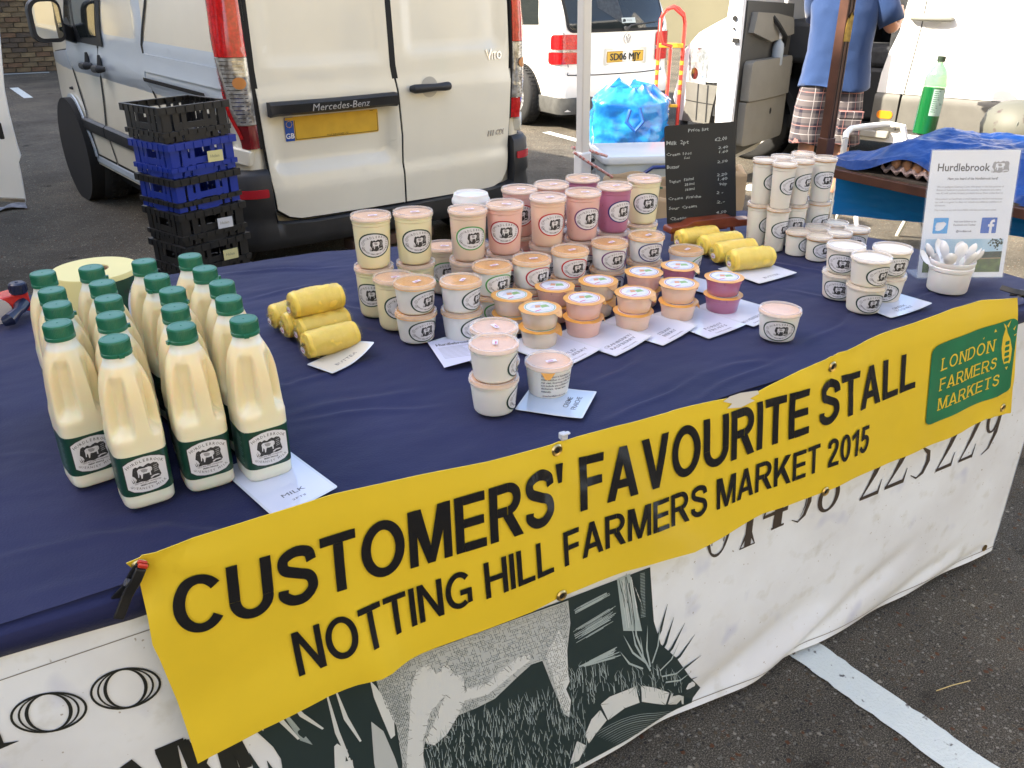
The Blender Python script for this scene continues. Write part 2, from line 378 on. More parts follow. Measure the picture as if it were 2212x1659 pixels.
# ------------------------------------------------------------------ brick wall, far left, built brick by brick
brick_m=[mat('brick_%d'%i,c,.9,var=.45,vs=6,bump=.4,bs=40) for i,c in enumerate([(.20,.14,.075),(.15,.10,.055),(.25,.175,.09),(.11,.08,.055),(.19,.11,.06)])]
mortar=mat('mortar',(.16,.14,.10),.95,var=.3,vs=5)
bw=empty('brick_wall',(0,0,0),0,'weathered yellow brown brick wall behind the silver white van on the left','wall')
WY=17.25; m=MB(); m.box((-7.0,WY+.23,1.9),(22,.36,3.8)); m.build('backing',mortar,bw,smooth=None)
bl,bh=.215,.065; px_=bl+.012; pz=bh+.012; bme=[]
for mm in brick_m:
    q=MB(); q.box((0,0,0),(bl,.06,bh)); bme.append(q.mesh('brick',mm))
lowm=MB(); cnt=0
rows=int(3.7/pz)
for r_ in range(rows):
    z=.04+r_*pz; off=(r_%2)*px_/2
    for k in range(-12,22):
        x=k*px_+off-1.6
        if x>4.2: continue
        dy=rnd.uniform(-.004,.004); vis=(x>-1.2 and x<1.75 and z<1.9)
        if vis and cnt<300:
            o=obj('brick',rnd.choice(bme),bw,(x,WY+.03+dy,z)); cnt+=1
        else: lowm.box((x,WY+.03+dy,z),(bl,.06,bh),mi=rnd.randrange(5))
lo=lowm.build('brickwork',brick_m,bw,smooth=None); lo['kind']='stuff'
# cream rendered wall behind the people carrier
cream=mat('cream_render',(.60,.52,.30),.9,var=.12,vs=.7,bump=.2,bs=15)
cw=empty('rendered_wall',(0,0,0),0,'pale cream rendered wall behind the people carrier and white van','wall')
m=MB(); m.bar((6.0,20.0,2.6),(30,9.0,2.6),.35,5.2); m.build('wall_face',cream,cw,smooth=None)
m=MB(); m.bar((6.0,20.0,5.26),(30,9.0,5.26),.5,.12); m.build('coping',mat('coping_stone',(.35,.33,.3),.9,var=.2),cw,smooth=None)
# buildings outside the frame: the tall block that shades the stall, and the sunlit one across the yard
def block(name,x0,x1,y0,y1,h,face,nx,label,mcol):
    t=empty(name,((x0+x1)/2,(y0+y1)/2,0),0,label,'building')
    cx,cy=(x0+x1)/2,(y0+y1)/2
    m=MB(); m.box((0,0,h/2),(x1-x0,y1-y0,h)); m.build('wall',mcol,t,smooth=None)
    m=MB(); m.box((0,0,h+.08),(x1-x0+.4,y1-y0+.4,.3)); m.build('roof',mat('roof_edge',(.2,.2,.2),.9),t,smooth=None)
    gl=mat('dark_window',(.03,.035,.04),.1); wf=mat('window_frame',(.6,.6,.58),.6)
    fr=MB(); fr.box((0,0,0),(1.2,.08,1.5)); fm=fr.mesh('window_frame',wf); pg=MB(); pg.box((0,0,0),(1.04,.09,1.34)); pm=pg.mesh('pane',gl)
    for lv in range(max(1,int((h-1)//2.9))):
        for k in range(nx):
            if face=='E': p=((x1-cx)+.02,(y0-cy)+(k+.5)*(y1-y0)/nx,1.7+lv*2.9); rz=PI/2
            else: p=((x0-cx)+(k+.5)*(x1-x0)/nx,(y1-cy)+.02,1.7+lv*2.9); rz=0
            o=obj('window',fm,t,p,rz); obj('pane',pm,o,(0,0.01,0))
    return t
block('brick_building',-17,-7.5,-3,30,9.62,'E',9,'tall brown brick building on the left whose shade covers the stall',mat('far_brick',(.17,.12,.08),.9,var=.4,vs=3))
block('rendered_building',-9,22,-20,-9.5,8.0,'N',7,'sunlit cream building across the yard behind the photographer',mat('yellow_render',(.74,.60,.33),.9,var=.08,vs=.7))
# ================================================================== VEHICLES
def sst(a,b,x):
    t=max(0,min(1,(x-a)/(b-a))); return t*t*(3-2*t)
white_warm_light=mat('van_white_warm_light',(.77,.735,.61),.28,coat=.6,var=.05,vs=3)  # white with the cream of warm bounced light mixed into the colour
white_sky_light=mat('van_white_sky_light',(.52,.60,.68),.30,coat=.6,metal=.15,var=.05,vs=2)  # same white van, blue sky light put into the side's colour
black_trim=mat('black_trim',(.030,.031,.033),.5,var=.25,vs=9,bump=.1,bs=200)
seal=mat('rubber_seal',(.008,.008,.008),.7)
red_lens=mat('red_lens',(.66,.012,.014),.12,coat=.8,var=.4,vs=60)
dark_red=mat('dark_red_lens',(.16,.006,.010),.12,coat=.8)
clear_lens=mat('clear_lens',(.55,.55,.52),.10,metal=.35,col2=(.22,.20,.17),vs=38,coat=.6)
amber_lens=mat('amber_lens',(.75,.24,.02),.2,coat=.5)
chrome=mat('chrome',(.40,.40,.41),.14,metal=1)
glass_dark=mat('dark_glass',(.018,.022,.022),.04,spec=.7)
tyre_m=mat('tyre_rubber',(.022,.022,.022),.8,bump=.3,bs=90)
hub_m=mat('wheel_trim',(.30,.30,.31),.45,metal=.4)
plate_y=mat('plate_yellow',(.66,.40,.035),.45,var=.12,vs=14)
plate_blue=mat('plate_blue',(.01,.07,.36),.4)
ink=mat('black_ink',(.012,.012,.012),.45)
white_ink=mat('white_ink',(.75,.75,.73),.5)
under=mat('underbody',(.012,.012,.012),.9)
def wheel(parent,x,y,r,wd,face=-1,loc=None,hub=hub_m):
    t=MB(); M=Matrix.Rotation(PI/2,3,'Y')
    pr=[(r*.60,-wd/2),(r*.86,-wd/2),(r*.96,-wd*.42),(r,-wd*.3),(r,wd*.3),(r*.96,wd*.42),(r*.86,wd/2),(r*.60,wd/2)]
    t.lathe(pr,40,(x,y,r),M=M,capb=False,capt=False)
    for k in range(40):
        a=2*PI*k/40
        for q in(-.22,0,.22): t.box((x+wd*q,y+math.cos(a)*r,r+math.sin(a)*r),(wd*.14,.016,.014),M=Matrix.Rotation(a-PI/2,3,'X'))
    ty=t.build('tyre',tyre_m,None,50)
    w_=empty('wheel',(0,0,0)); w_.parent=parent; ty.parent=w_
    h=MB(); s=face
    h.lathe([(r*.61,-wd*.46),(r*.60,-wd*.3),(r*.5,-wd*.22),(r*.22,-wd*.30),(r*.18,-wd*.42),(.01,-wd*.43)],28,(x,y,r),M=Matrix.Rotation(PI/2 if s<0 else -PI/2,3,'Y'),capb=False)
    for k in range(8):
        a=2*PI*k/8; h.box((x+s*wd*.36,y+math.cos(a)*r*.40,r+math.sin(a)*r*.40),(.02,.03,r*.36),M=Matrix.Rotation(a-PI/2,3,'X'))
    h.build('rim',hub,w_,40)
    return w_
def vshell(hw,yr,L,zs,corner=.10,nf=24,ns=16,fx=None):
    rings=[]
    for z in zs:
        P=[]
        xr=hw(0,z)-corner
        for i in range(nf+1): x=-xr+2*xr*i/nf; P.append(Vector((x,yr(x,z),z)))
        y0=yr(xr,z)
        for k in range(1,5):
            a=R(90*k/5); P.append(Vector((xr+corner*math.sin(a),y0+corner*(1-math.cos(a)),z)))
        for i in range(ns+1): y=y0+corner+(L-y0-corner)*i/ns; P.append(Vector((hw(y,z),y,z)))
        for i in range(1,8):
            x=hw(L,z)*(1-2*i/8); P.append(Vector((x,L+.22*(1-(x/hw(L,z))**2),z)))
        for i in range(ns,-1,-1): y=y0+corner+(L-y0-corner)*i/ns; P.append(Vector((-hw(y,z),y,z)))
        for k in range(4,0,-1):
            a=R(90*k/5); P.append(Vector((-xr-corner*math.sin(a),y0+corner*(1-math.cos(a)),z)))
        rings.append(P)
    m=MB(); m.loft(rings); return m
# ---------------------------------------------------------------- delivery van parked behind the stall
VA=R(7.8); va=Vector((math.cos(VA),math.sin(VA),0)); vb=Vector((-math.sin(VA),math.cos(VA),0))
vo=va*2.437+vb*3.935
van=empty('delivery_van',(vo.x,vo.y,0),VA,'silver white panel van parked with its closed rear doors behind the stall','van')
def hwV(y,z):
    w_=.870-.028*sst(1.15,1.5,z)-.10*sst(1.5,2.0,z)-.02*sst(.6,.35,z)+.008*math.sin(z*5)
    return w_-.20*max(0,(y-2.6)/1.5)**2*(1+.4*sst(.9,1.4,z))
CR=.10
def yrB(x,z): return yrV(x,z)+(.05 if abs(x)<.755 else 0)
def yrV(x,z): return .045*(abs(x)/.85)**2.2+.06*max(0,z-1.0)**1.3+.0*z
m=vshell(hwV,yrB,3.95,[.30,.40,.52,.66,.8,.95,1.08,1.2,1.35,1.5,1.7,1.9,1.98])
# front wheel well cut as dark inset further down
m.build('body',white_warm_light,van,50)
def recess(x,z,x0,x1,z0,z1,s=.03): return sst(x0,x0+s,x)*(1-sst(x1-s,x1,x))*sst(z0,z0+s,z)*(1-sst(z1-s,z1,z))
def pressR(x,z):
    d=0
    d+=.014*recess(x,z,-.70,-.06,1.10,2.2,.05)+.014*recess(x,z,.05,.72,1.12,2.2,.05)
    d+=.030*recess(x,z,-.72,-.03,.62,.92,.05)
    d-=.012*sst(.60,.545,z)
    d-=.010*sst(1.03,.965,z)*(1-recess(x,z,-.70,-.03,.6,.95,.05))
    return d
def fR(x,z,h=0): return Vector((x,yrV(x,z)-.004-h+pressR(x,z),z))
def fR0(x,z,h=0): return Vector((x,yrV(x,z)-h,z))
DT=1.93
gap=lambda z: .012*math.sin(z*2) if z<1.1 else 0
dl=[( -.715,.455),(-.66,.415),(-.60,.40),(-.006,.395),(-.006,.60),(.0,.74),(-.012,.95),(-.030,1.08),(-.030,DT),(-.735,DT),(-.75,1.1),(-.735,.75)]
dr=[(.006,.395),(.60,.385),(.675,.41),(.715,.47),(.745,.75),(.765,1.1),(.75,DT),(-.018,DT),(-.018,1.085),(.0,.95),(.012,.74),(.006,.6)]
for P in(dl,dr):
    sheet('door_seal',[(p,0,0) for p in stroke([(x*1.0,z) for x,z in P]+[P[0]],.022)],lambda x,z,h=0:Vector((x,yrV(x,z)-.005,z)),seal,van,cell=(.1,.1))
d1=sheet('rear_door',[(dl,0,0)],fR,white_warm_light,van,cell=(.03,.03),thick=.006,smooth=60); 
d2=sheet('rear_door',[(dr,0,0)],fR,white_warm_light,van,cell=(.03,.03),thick=.006,smooth=60)
# number plate
n_=[]
n_.append((rrect(-.252,-.055,.252,.055,.008),0,0)); n_.append((rrect(-.252,-.055,-.206,.055,.004),1,1))
n_+= [(q,2,1) for q in ringpoly(rrect(-.202,-.051,.248,.051,.006),rrect(-.1995,-.0485,.2455,.0485,.006))]
for k in range(12):
    a=2*PI*k/12; n_.append((ell(-.229+.014*math.cos(a),.022+.014*math.sin(a),.0025,.0025,5),0,2))
n_+=text2d('GB',.034,.02,-.229,-.043,'C',mi=3,ly=2)
n_+=text2d('M & E SHROPSHIRE LTD',.011,0,.02,-.0475,'C',mi=2,ly=2)
sheet('number_plate',n_,lambda u,v,h=0:fR(-.365+u,.822+v*1.02+u*.0,h+.004),[plate_y,plate_blue,ink,white_ink],d1,cell=(.03,.03),lift=.0006)
# grab bar with the maker's name
m=MB(); m.loft([[fR(x,.925+.006*abs(x+.37)+dz,.012+dy*1.0) for dz,dy in((-.032,0),(-.034,.03),(-.02,.045),(.02,.045),(.032,.028),(.032,0))] for x in [-.712,-.70]+[-.69+.02*i for i in range(32)]+[-.050,-.040]])
gb=m.build('grab_bar',black_trim,d1,40)
sheet('maker_name',text2d('Mercedes-Benz',.052,.0,-.355,.908,'C',w=.30,h=.036),lambda u,v,h=0:fR(u,v,.060+h),[mat('silver_print',(.55,.56,.58),.4)],gb)
# right door handle, badges
m=MB(); m.lathe([(.052,0),(.050,-.004),(.03,-.012),(.0,-.014)],24,fR(.185,.965,.002),M=Matrix.Rotation(PI/2,3,'X').to_3x3()); m.build('handle_cup',mat('handle_cup',(.5,.48,.42),.4),d2)
m=MB(); m.tube([fR(x,.965,hh) for x,hh in((.06,.01),(.075,.028),(.12,.034),(.20,.034),(.26,.036),(.285,.030),(.30,.01))],[.014,.022,.022,.018,.022,.022,.014],12); m.build('door_handle',black_trim,d2)
sheet('badge',text2d('V',.085,.03,0,0,'L',w=.05,h=.052)+text2d('ITO',.06,.03,.045,0,'L',w=.075,h=.040),lambda u,v,h=0:fR(.575+u,1.075+v,h+.004),[chrome],d2,thick=.003)
sheet('badge',text2d('111 CDI',.05,.03,0,0,'L',w=.125,h=.030,shear=.25),lambda u,v,h=0:fR(.575+u,.672+v,h+.004),[chrome],d2,thick=.003)
# tail lamps wrap round the corners
def cornerV(sgn):
    def f(U,z,h=0):
        xr=hwV(0,z)-CR
        if U<=xr: return Vector((sgn*U,yrV(U,z)-.004-h,z))
        s=U-xr; y0=yrV(xr,z)
        if s<CR*1.5708: a=s/CR; rr=CR+.004+h; return Vector((sgn*(xr+rr*math.sin(a)),y0+CR-rr*math.cos(a),z))
        return Vector((sgn*(xr+CR+.004+h),y0+CR+(s-CR*1.5708),z))
    return f
for sgn in(-1,1):
    L_=empty('tail_lamp',(0,0,0)); L_.parent=van
    inn=lambda z:.760+.012*math.sin((z-.75)*3); out=lambda z:.925-.045*sst(1.25,.85,z)-.045*sst(.95,.76,z)
    def band(z0,z1,n=8,e=0): 
        zs=[z0+(z1-z0)*i/n for i in range(n+1)]
        return [(inn(z)+e,z) for z in zs]+[(out(z)-e,z) for z in zs[::-1]]
    f=cornerV(sgn); hh=.030
    def ff(U,z,h=0,f=f): 
        k=sst(.755,.80,U)*(1-sst(out(z)-.05,out(z)+.01,U)); return f(U,z,h+.006+hh*k)
    sheet('lens',[(band(1.16,1.93,16),0,0)],ff,[red_lens],L_,cell=(.02,.05),thick=.004)
    sheet('lens',[(band(.865,1.157,8),0,0)],ff,[clear_lens],L_,cell=(.02,.03),thick=.004)
    sheet('lens',[(band(.755,.862,4),0,0)],ff,[dark_red if sgn<0 else red_lens],L_,cell=(.02,.03),thick=.004)
    # fluted ribs, red surround and bulb spots
    q=[]
    for i in range(16): z=.88+i*.0175; q+=[(p,0,1) for p in stroke([(inn(z)+.02,z),(out(z)-.045,z)],.003)]
    sheet('flute',q,lambda U,z,h=0,ff=ff:ff(U,z,h+.002),[chrome],L_,cell=(.03,0))
    sheet('lamp_surround',[(p,0,1) for p in stroke([(out(z)-.012,z) for z in [.80+i*.03 for i in range(13)]],[.014+.018*math.sin(i/12*PI) for i in range(13)])],lambda U,z,h=0,ff=ff:ff(U,z,h+.004),[red_lens],L_)
    sheet('bulb',[(ell(.81,1.05,.022,.026,14),0,1)],lambda U,z,h=0,ff=ff:ff(U,z,h+.005),[mat('amber_glow_plastic',(.55,.22,.06),.3)],L_,cell=(.006,0))
    sheet('lamp_seal',[(p,0,0) for p in stroke([(inn(z)-.006,z) for z in [.75+.06*i for i in range(20)]],.012)],lambda U,z,h=0,f=f:f(U,z,.009),seal,L_)
    m=MB(); m.bar(f(.80,.71,.012),f(.90,.735,.012),.05,.075); cp=m.build('hinge_cover',white_warm_light,van,bevel=.008)
    m=MB(); m.bar(f(.92,.70,.014),f(.94,.70,.014),.03,.06); m.build('hinge_pin',black_trim,van,bevel=.004)
# bumper
m=MB(); rings=[]
def bmp(z,o): 
    P=[]
    for U in [-1.5,-1.3,-1.1]+[-.98+i*.025 for i in range(10)]+[-.745,-.738]+[-.70+.14*i for i in range(11)]+[.738,.745]+[.755+i*.025 for i in range(10)]+[1.1,1.3,1.5]:
        P.append(cornerV(1 if U>0 else -1)(abs(U),.66,o)+Vector((0,0,z-.66)))
    return P
prof=[(.655,.0),(.655,.03),(.63,.05),(.55,.055),(.46,.062),(.44,.05),(.39,.06),(.32,.062),(.27,.05),(.255,.0)]
rings=[]
for z,o in prof:
    row=bmp(z,o); n=len(row)
    for i,p in enumerate(row):
        x=p.x
        if abs(x)<.742 and z>.385: p.z=.385+(z-.655)*.02+(.02*sst(.66,.74,abs(x)))
    rings.append(row)
m.loft(rings,cap=False,closed=False); m.build('bumper',black_trim,van,60)
for sgn in(-1,1):
    sheet('reflector',[(rrect(.765,.53,.855,.57,.008),0,0)],lambda U,z,h=0,f=cornerV(sgn):f(U,z,h+.062),[mat('reflector_red',(.42,.02,.03),.25)],van,cell=(.02,0),thick=.006)
m=MB(); m.box((0,2.0,.24),(1.5,3.4,.12)); m.box((-.1,-.0,.215),(.5,.1,.05),mi=1); m.build('underbody',[under,mat('rusty_step',(.10,.055,.035),.9,var=.4)],van)
# left side: panels, mouldings, wheel
def fS(y,z,h=0): 
    d=-.012*recess(y,z,.10,1.15,1.16,1.9,.05)-.012*recess(y,z,1.28,1.90,1.16,1.9,.05)+.012*math.exp(-((z-.99)/.06)**2)*sst(.0,.3,y)-.010*sst(.93,.88,z)
    return Vector((-hwV(y,z)-.003-h-d,y,z))
def arch(c,r,n=14,a0=0,a1=180): return [(c+r*math.cos(R(a0+(a1-a0)*k/n)),.34+r*math.sin(R(a0+(a1-a0)*k/n))) for k in range(n+1)]
gp=[(1.80,1.93),(1.83,1.40),(1.97,1.12),(2.03,1.10),(2.11,.90),(2.14,.72),(2.17,.60),(2.12,.37)]
AC=2.95
# front door: bounded by arch on its front
fdoor=[(x-.0+.008,z) for x,z in gp[::-1]]+[(2.0,1.93),(2.25,1.80),(2.72,1.10),(2.86,1.03),(2.84,.80),(2.72,.62),(2.66,.37)]
fd=[(2.125,.37),(2.178,.60),(2.148,.72),(2.118,.90),(2.038,1.10),(1.98,1.12),(1.838,1.40),(1.808,1.93),(2.1,1.93),(2.60,1.35),(2.81,1.04),(2.72,.86),(2.60,.66),(2.55,.37)]
sd_=[(.98,.37),(2.105,.37),(2.16,.60),(2.13,.72),(2.10,.90),(2.02,1.10),(1.96,1.12),(1.82,1.40),(1.79,1.93),(1.0,1.93),(1.0,1.42),(1.18,1.15),(1.18,.97),(1.02,.80)]
rq=[(.10,.40),(.965,.37),(1.005,.80),(1.165,.97),(1.165,1.15),(.985,1.42),(.985,1.93),(.10,1.93)]
wing=[(2.565,.37),(2.615,.66),(2.735,.86),(2.825,1.03),(3.4,.98),(3.75,.84),(3.9,.62),(3.86,.40),(3.60,.36)]+arch(AC,.375,12,5,165)
for nm,P in(('side_door',fd),('sliding_door',sd_),('rear_quarter',rq),('front_wing',wing)):
    sheet('panel_seal',[(p,0,0) for p in stroke(P+[P[0]],.016)],lambda y,z,h=0:Vector((-hwV(y,z)-.004,y,z)),seal,van,cell=(.1,.1))
    o=sheet(nm,[(P,0,0)],fS,white_sky_light,van,cell=(.05,.04),thick=.008,smooth=60)
    if nm=='side_door': sdoor=o
    if nm=='sliding_door': sdoor2=o
sheet('track_slot',[(rrect(.30,.965,1.19,.985,.006),0,0)],lambda y,z,h=0:fS(y,z,.010+h),[seal],van,cell=(.1,0))
sheet('track_cover',[(rrect(.10,1.02,1.16,1.11,.01),0,0)],lambda y,z,h=0:fS(y,z,.010+h),[white_sky_light],van,cell=(.05,.04),thick=.006)
for (y0,y1,nm,pp) in((2.185,2.72,'side_moulding',sdoor),(1.02,2.17,'side_moulding',sdoor2),(.12,.97,'side_moulding',van)):
    m=MB(); m.loft([[fS(y,.565+dz,h) for dz,h in((-.045,.009),(-.04,.022),(-.02,.030),(.03,.028),(.045,.009))] for y in [y0+(y1-y0)*i/8 for i in range(9)]]); m.build(nm,black_trim,pp,50)
m=MB(); m.bar((-.845,.2,.335),(-.84,2.62,.335),.05,.05); m.build('sill',white_sky_light,van,bevel=.01)
# side glass, quarter triangle
sheet('side_window',[([(1.99,1.15),(2.35,1.13),(2.42,1.22),(2.40,1.6),(2.2,1.85),(1.90,1.88),(1.90,1.38)],0,0)],lambda y,z,h=0:fS(y,z,.011+h),[glass_dark],sdoor,cell=(.1,.1),thick=.002)
sheet('quarter_window',[([(2.47,1.16),(2.70,1.15),(2.60,1.33),(2.47,1.50)],0,0)],lambda y,z,h=0:fS(y,z,.011+h),[glass_dark],sdoor,thick=.002)
sheet('window_surround',[([(1.90,1.10),(2.76,1.10),(2.60,1.37),(2.40,1.66),(2.2,1.9),(1.84,1.92),(1.86,1.38)],0,0)],lambda y,z,h=0:fS(y,z,.009+h),[black_trim],sdoor,cell=(.1,.1),thick=.0015)
for (yy,nm,pp) in((2.25,'door_handle',sdoor),(1.98,'door_handle',sdoor2)):
    m=MB(); m.tube([fS(yy+.04,.97,.008),fS(yy+.03,.97,.04),fS(yy-.07,.975,.042),fS(yy-.09,.975,.012)],[.012,.024,.024,.014],10)
    m.tube([fS(yy+.0,.99,.010),fS(yy-.005,1.05,.018)],[.02,.008],8); m.build(nm,black_trim,pp)
m=MB(); m.tube([fS(2.9,.775,.0),fS(2.9,.775,.028)],[.014,.008],10); m.build('side_repeater',black_trim,van)
# wheel arch + wheel
m=MB(); m.lathe([(.36,-.05),(.36,.30),(.05,.30)],36,(-.62,AC,.35),M=Matrix.Rotation(-PI/2,3,'Y').to_3x3(),capb=False,capt=True); m.build('wheel_arch',under,van)
sheet('arch_lip',[(p,0,0) for p in stroke(arch(AC,.372,20,2,178),.04)],lambda y,z,h=0:Vector((-hwV(y,z)-.016-h,y,z)),[white_sky_light],van,cell=(.04,.04),thick=.01)
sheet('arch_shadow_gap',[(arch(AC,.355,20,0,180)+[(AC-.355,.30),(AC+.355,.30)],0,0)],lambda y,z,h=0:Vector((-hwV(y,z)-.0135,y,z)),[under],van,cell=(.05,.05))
wheel(van,-.735,AC-.08,.30,.20,-1,hub=mat('dark_steel_wheel',(.11,.11,.11),.5))
wheel(van,.80,AC,.325,.21,1); wheel(van,-.80,.62,.325,.21,-1); wheel(van,.80,.62,.325,.21,1)
# mirror: housing, arm and glass
mc=Vector((-1.03,2.44,1.235)); mi_=empty('wing_mirror',(0,0,0)); mi_.parent=van
f0=lambda u,v,h=0: mc+Vector((u,-h-.02*(u/.1)**2,v))
m=MB(); 
def mring(s,y): return [mc+Vector((x*s*.85,y,z*s*.85)) for x,z in rrect(-.125,-.155,.105,.15,[.07,.05,.07,.09],6)]
m.loft([mring(.97,-.03),mring(1.0,-.015),mring(1.0,.03),mring(.9,.08),mring(.6,.11),mring(.2,.12)]); m.build('mirror_housing',black_trim,mi_,60)
sheet('mirror_glass',[(rrect(-.095,-.125,.085,.125,[.05,.03,.05,.07],6),0,0)],lambda u,v,h=0:mc+Vector((u*.85,-.034-h,v*.85)),[mat('mirror_silver',(.85,.85,.80),.02,metal=1)],mi_,thick=.003)
m=MB(); m.loft([[Vector((x,y+dy,z+dz)) for dy,dz in((-.035,-.05),(.06,-.05),(.06,.05),(-.035,.05))] for x,y,z in((-.95,2.44,1.17),(-.91,2.48,1.15),(-.85,2.55,1.13))]); m.build('mirror_arm',black_trim,mi_,50,bevel=.01)
# ---------------------------------------------------------------- open door of another white van, left edge
dv=G(50,430,.35); 
lv=empty('van_door',(-.55,4.25,0),R(-6),'open white van door with a rusty dirty lower corner at the far left edge','van door')
def pt(u,v,X=0): 
    k=4.25; p=PL(u,v,k,(0,1,0)); q=Matrix.Rotation(R(6),3,'Z')@(p-Vector((-.55,4.25,0))); return (q.x,q.z)
ol=[pt(0,60),pt(12,190),pt(22,240),pt(40,310),pt(47,330),pt(42,345),pt(48,375),pt(57,430),pt(0,408)]
ol=[(-.75,1.9),(ol[0][0]-.12,1.9)]+ol[:-1]+[(ol[-1][0]-.6,ol[-1][1]+.06)]
dirt=bpy.data.materials.new('dirty_white_paint'); dirt.use_nodes=True; n=dirt.node_tree; b_=n.nodes['Principled BSDF']
tc=n.nodes.new('ShaderNodeTexCoord'); sp=n.nodes.new('ShaderNodeSeparateXYZ'); n.links.new(tc.outputs['Object'],sp.inputs[0]); nz=n.nodes.new('ShaderNodeTexNoise'); nz.inputs['Scale'].default_value=14; n.links.new(tc.outputs['Object'],nz.inputs[0])
mr=n.nodes.new('ShaderNodeMapRange'); mr.inputs[1].default_value=.50; mr.inputs[2].default_value=.30; n.links.new(sp.outputs[2],mr.inputs[0])
mu=n.nodes.new('ShaderNodeMath'); mu.operation='MULTIPLY'; n.links.new(mr.outputs[0],mu.inputs[0]); n.links.new(nz.outputs[0],mu.inputs[1])
rp=n.nodes.new('ShaderNodeValToRGB'); rp.color_ramp.elements[0].position=.15; rp.color_ramp.elements[0].color=(.72,.73,.70,1); rp.color_ramp.elements[1].position=.6; rp.color_ramp.elements[1].color=(.12,.08,.05,1)
n.links.new(mu.outputs[0],rp.inputs[0]); n.links.new(rp.outputs[0],b_.inputs['Base Color']); b_.inputs['Roughness'].default_value=.35
sheet('door_leaf',[(ol,0,0)],lambda u,v,h=0:Vector((u,-h+.03*math.sin(v*5),v)),[dirt],lv,cell=(.05,.05),thick=.045)
q=pt(7,270); sheet('drain_slot',[(rrect(q[0]-.012,q[1]-.035,q[0]+.006,q[1]+.03,.005),0,0)],lambda u,v,h=0:Vector((u,-.050+.03*math.sin(v*5)-h,v)),[seal],lv)
m=MB(); m.bar((ol[-1][0],.0,ol[-1][1]+.012),(ol[-2][0],.0,ol[-2][1]+.012),.05,.012); m.build('bottom_trim',mat('bare_metal',(.45,.42,.36),.35,metal=.8,var=.5,vs=20),lv)
q=empty('white_van',(-1.55,5.6,0),0,'white van standing left of the frame with its door open','van')
m=vshell(lambda y,z:.85-.12*sst(1.4,2,z),yrV,4.5,[.35,.6,.9,1.2,1.5,1.8,2.0]); m.build('body',white_warm_light,q,50)
for sx in(-.75,.75):
    for yy in(.9,3.6): wheel(q,sx,yy,.33,.2,1 if sx>0 else -1)
# ---------------------------------------------------------------- people carrier
cyaw=R(0); ca=Vector((math.cos(cyaw),math.sin(cyaw),0)); cb=Vector((-math.sin(cyaw),math.cos(cyaw),0))
CK=7.60
_l=PL(1204,120,CK,cb).dot(ca); _r=PL(1446,110,CK,cb).dot(ca); CM=(_l+_r)/2+.05; print('CARHALF',(_r-_l)/2)
cO=ca*CM+cb*CK
car=empty('people_carrier',(cO.x,cO.y,0),cyaw,'white people carrier with a yellow rear plate parked in the sun','car')
def cp(u,v,dy=0):
    p=PL(u,v,CK+dy,cb); return (p.dot(ca)-CM,p.z)
car_white=mat('car_white',(.80,.78,.72),.25,coat=.6,var=.03,vs=2)
CHW=(_r-_l)/2+.005
def hwC(y,z): return CHW-.09*sst(.95,1.5,z)-.03*sst(.5,.2,z)-.12*max(0,(y-3.2)/.9)**2
def yrC(x,z): return .10*(abs(x)/.75)**2.5+.22*sst(.93,1.55,z)-.06*sst(.60,.45,z)*1
m=vshell(hwC,yrC,3.9,[.20,.28,.36,.46,.56,.66,.78,.88,.95,1.02,1.1,1.2,1.3,1.4,1.48,1.52],corner=.10)
m.build('body',car_white,car,50)
def fC(x,z,h=0): 
    return Vector((x,yrC(x,z)-h-.002,z))
def cC(sgn):
    def f(U,z,h=0):
        xr=hwC(0,z)-.10
        if U<=xr: return Vector((sgn*U,yrC(U,z)-.002-h,z))
        s=U-xr; y0=yrC(xr,z)
        if s<.157: a=s/.10; rr=.102+h; return Vector((sgn*(xr+rr*math.sin(a)),y0+.10-rr*math.cos(a),z))
        return Vector((sgn*(xr+.102+h),y0+.10+(s-.157),z))
    return f
# rear window with glass, wiper, tray and sticker
wl=cp(1243,38)[0]; zb=.985
rw=sheet('rear_window',[(rrect(-.60,zb,.60,1.46,.05,6),0,0)],lambda x,z,h=0:fC(x,z,h+.010),[glass_dark],car,cell=(.08,.05),thick=.004)
sheet('window_seal',[(p,0,0) for p in stroke(rrect(-.615,zb-.015,.615,1.475,.06,6)+[rrect(-.615,zb-.015,.615,1.475,.06,6)[0]],.03)],lambda x,z,h=0:fC(x,z,h+.006),[seal],car,cell=(.1,.05))
m=MB(); m.tube([fC(.07,zb-.005,.03),fC(.12,zb+.03,.035),fC(.50,zb+.055,.03)],[.014,.008,.006],8); m.tube([fC(.05,zb+.0,.0),fC(.05,zb+.0,.04)],.022,10); m.build('rear_wiper',black_trim,rw)
sheet('window_sticker',[(rrect(.02,zb+.05,.20,zb+.10,.003),0,0),(ell(.055,zb+.075,.02,.015,10),1,1)]+text2d('POLICE',.02,.0,.09,zb+.068,'L',mi=1,ly=1),lambda x,z,h=0:fC(x,z,h+.012),[mat('sticker_grey',(.45,.5,.48),.5),ink],rw)
sheet('window_reflection_tint',[([(-.25,zb+.2),(.05,zb+.03),(.0,zb+.47),(-.2,zb+.47)],0,0)],lambda x,z,h=0:fC(x,z,h+.0115),[mat('reflection_grey',(.05,.055,.055),.3,var=.6,vs=30)],rw,cell=(.05,.05))  # grey wedge on the glass paints in a window reflection
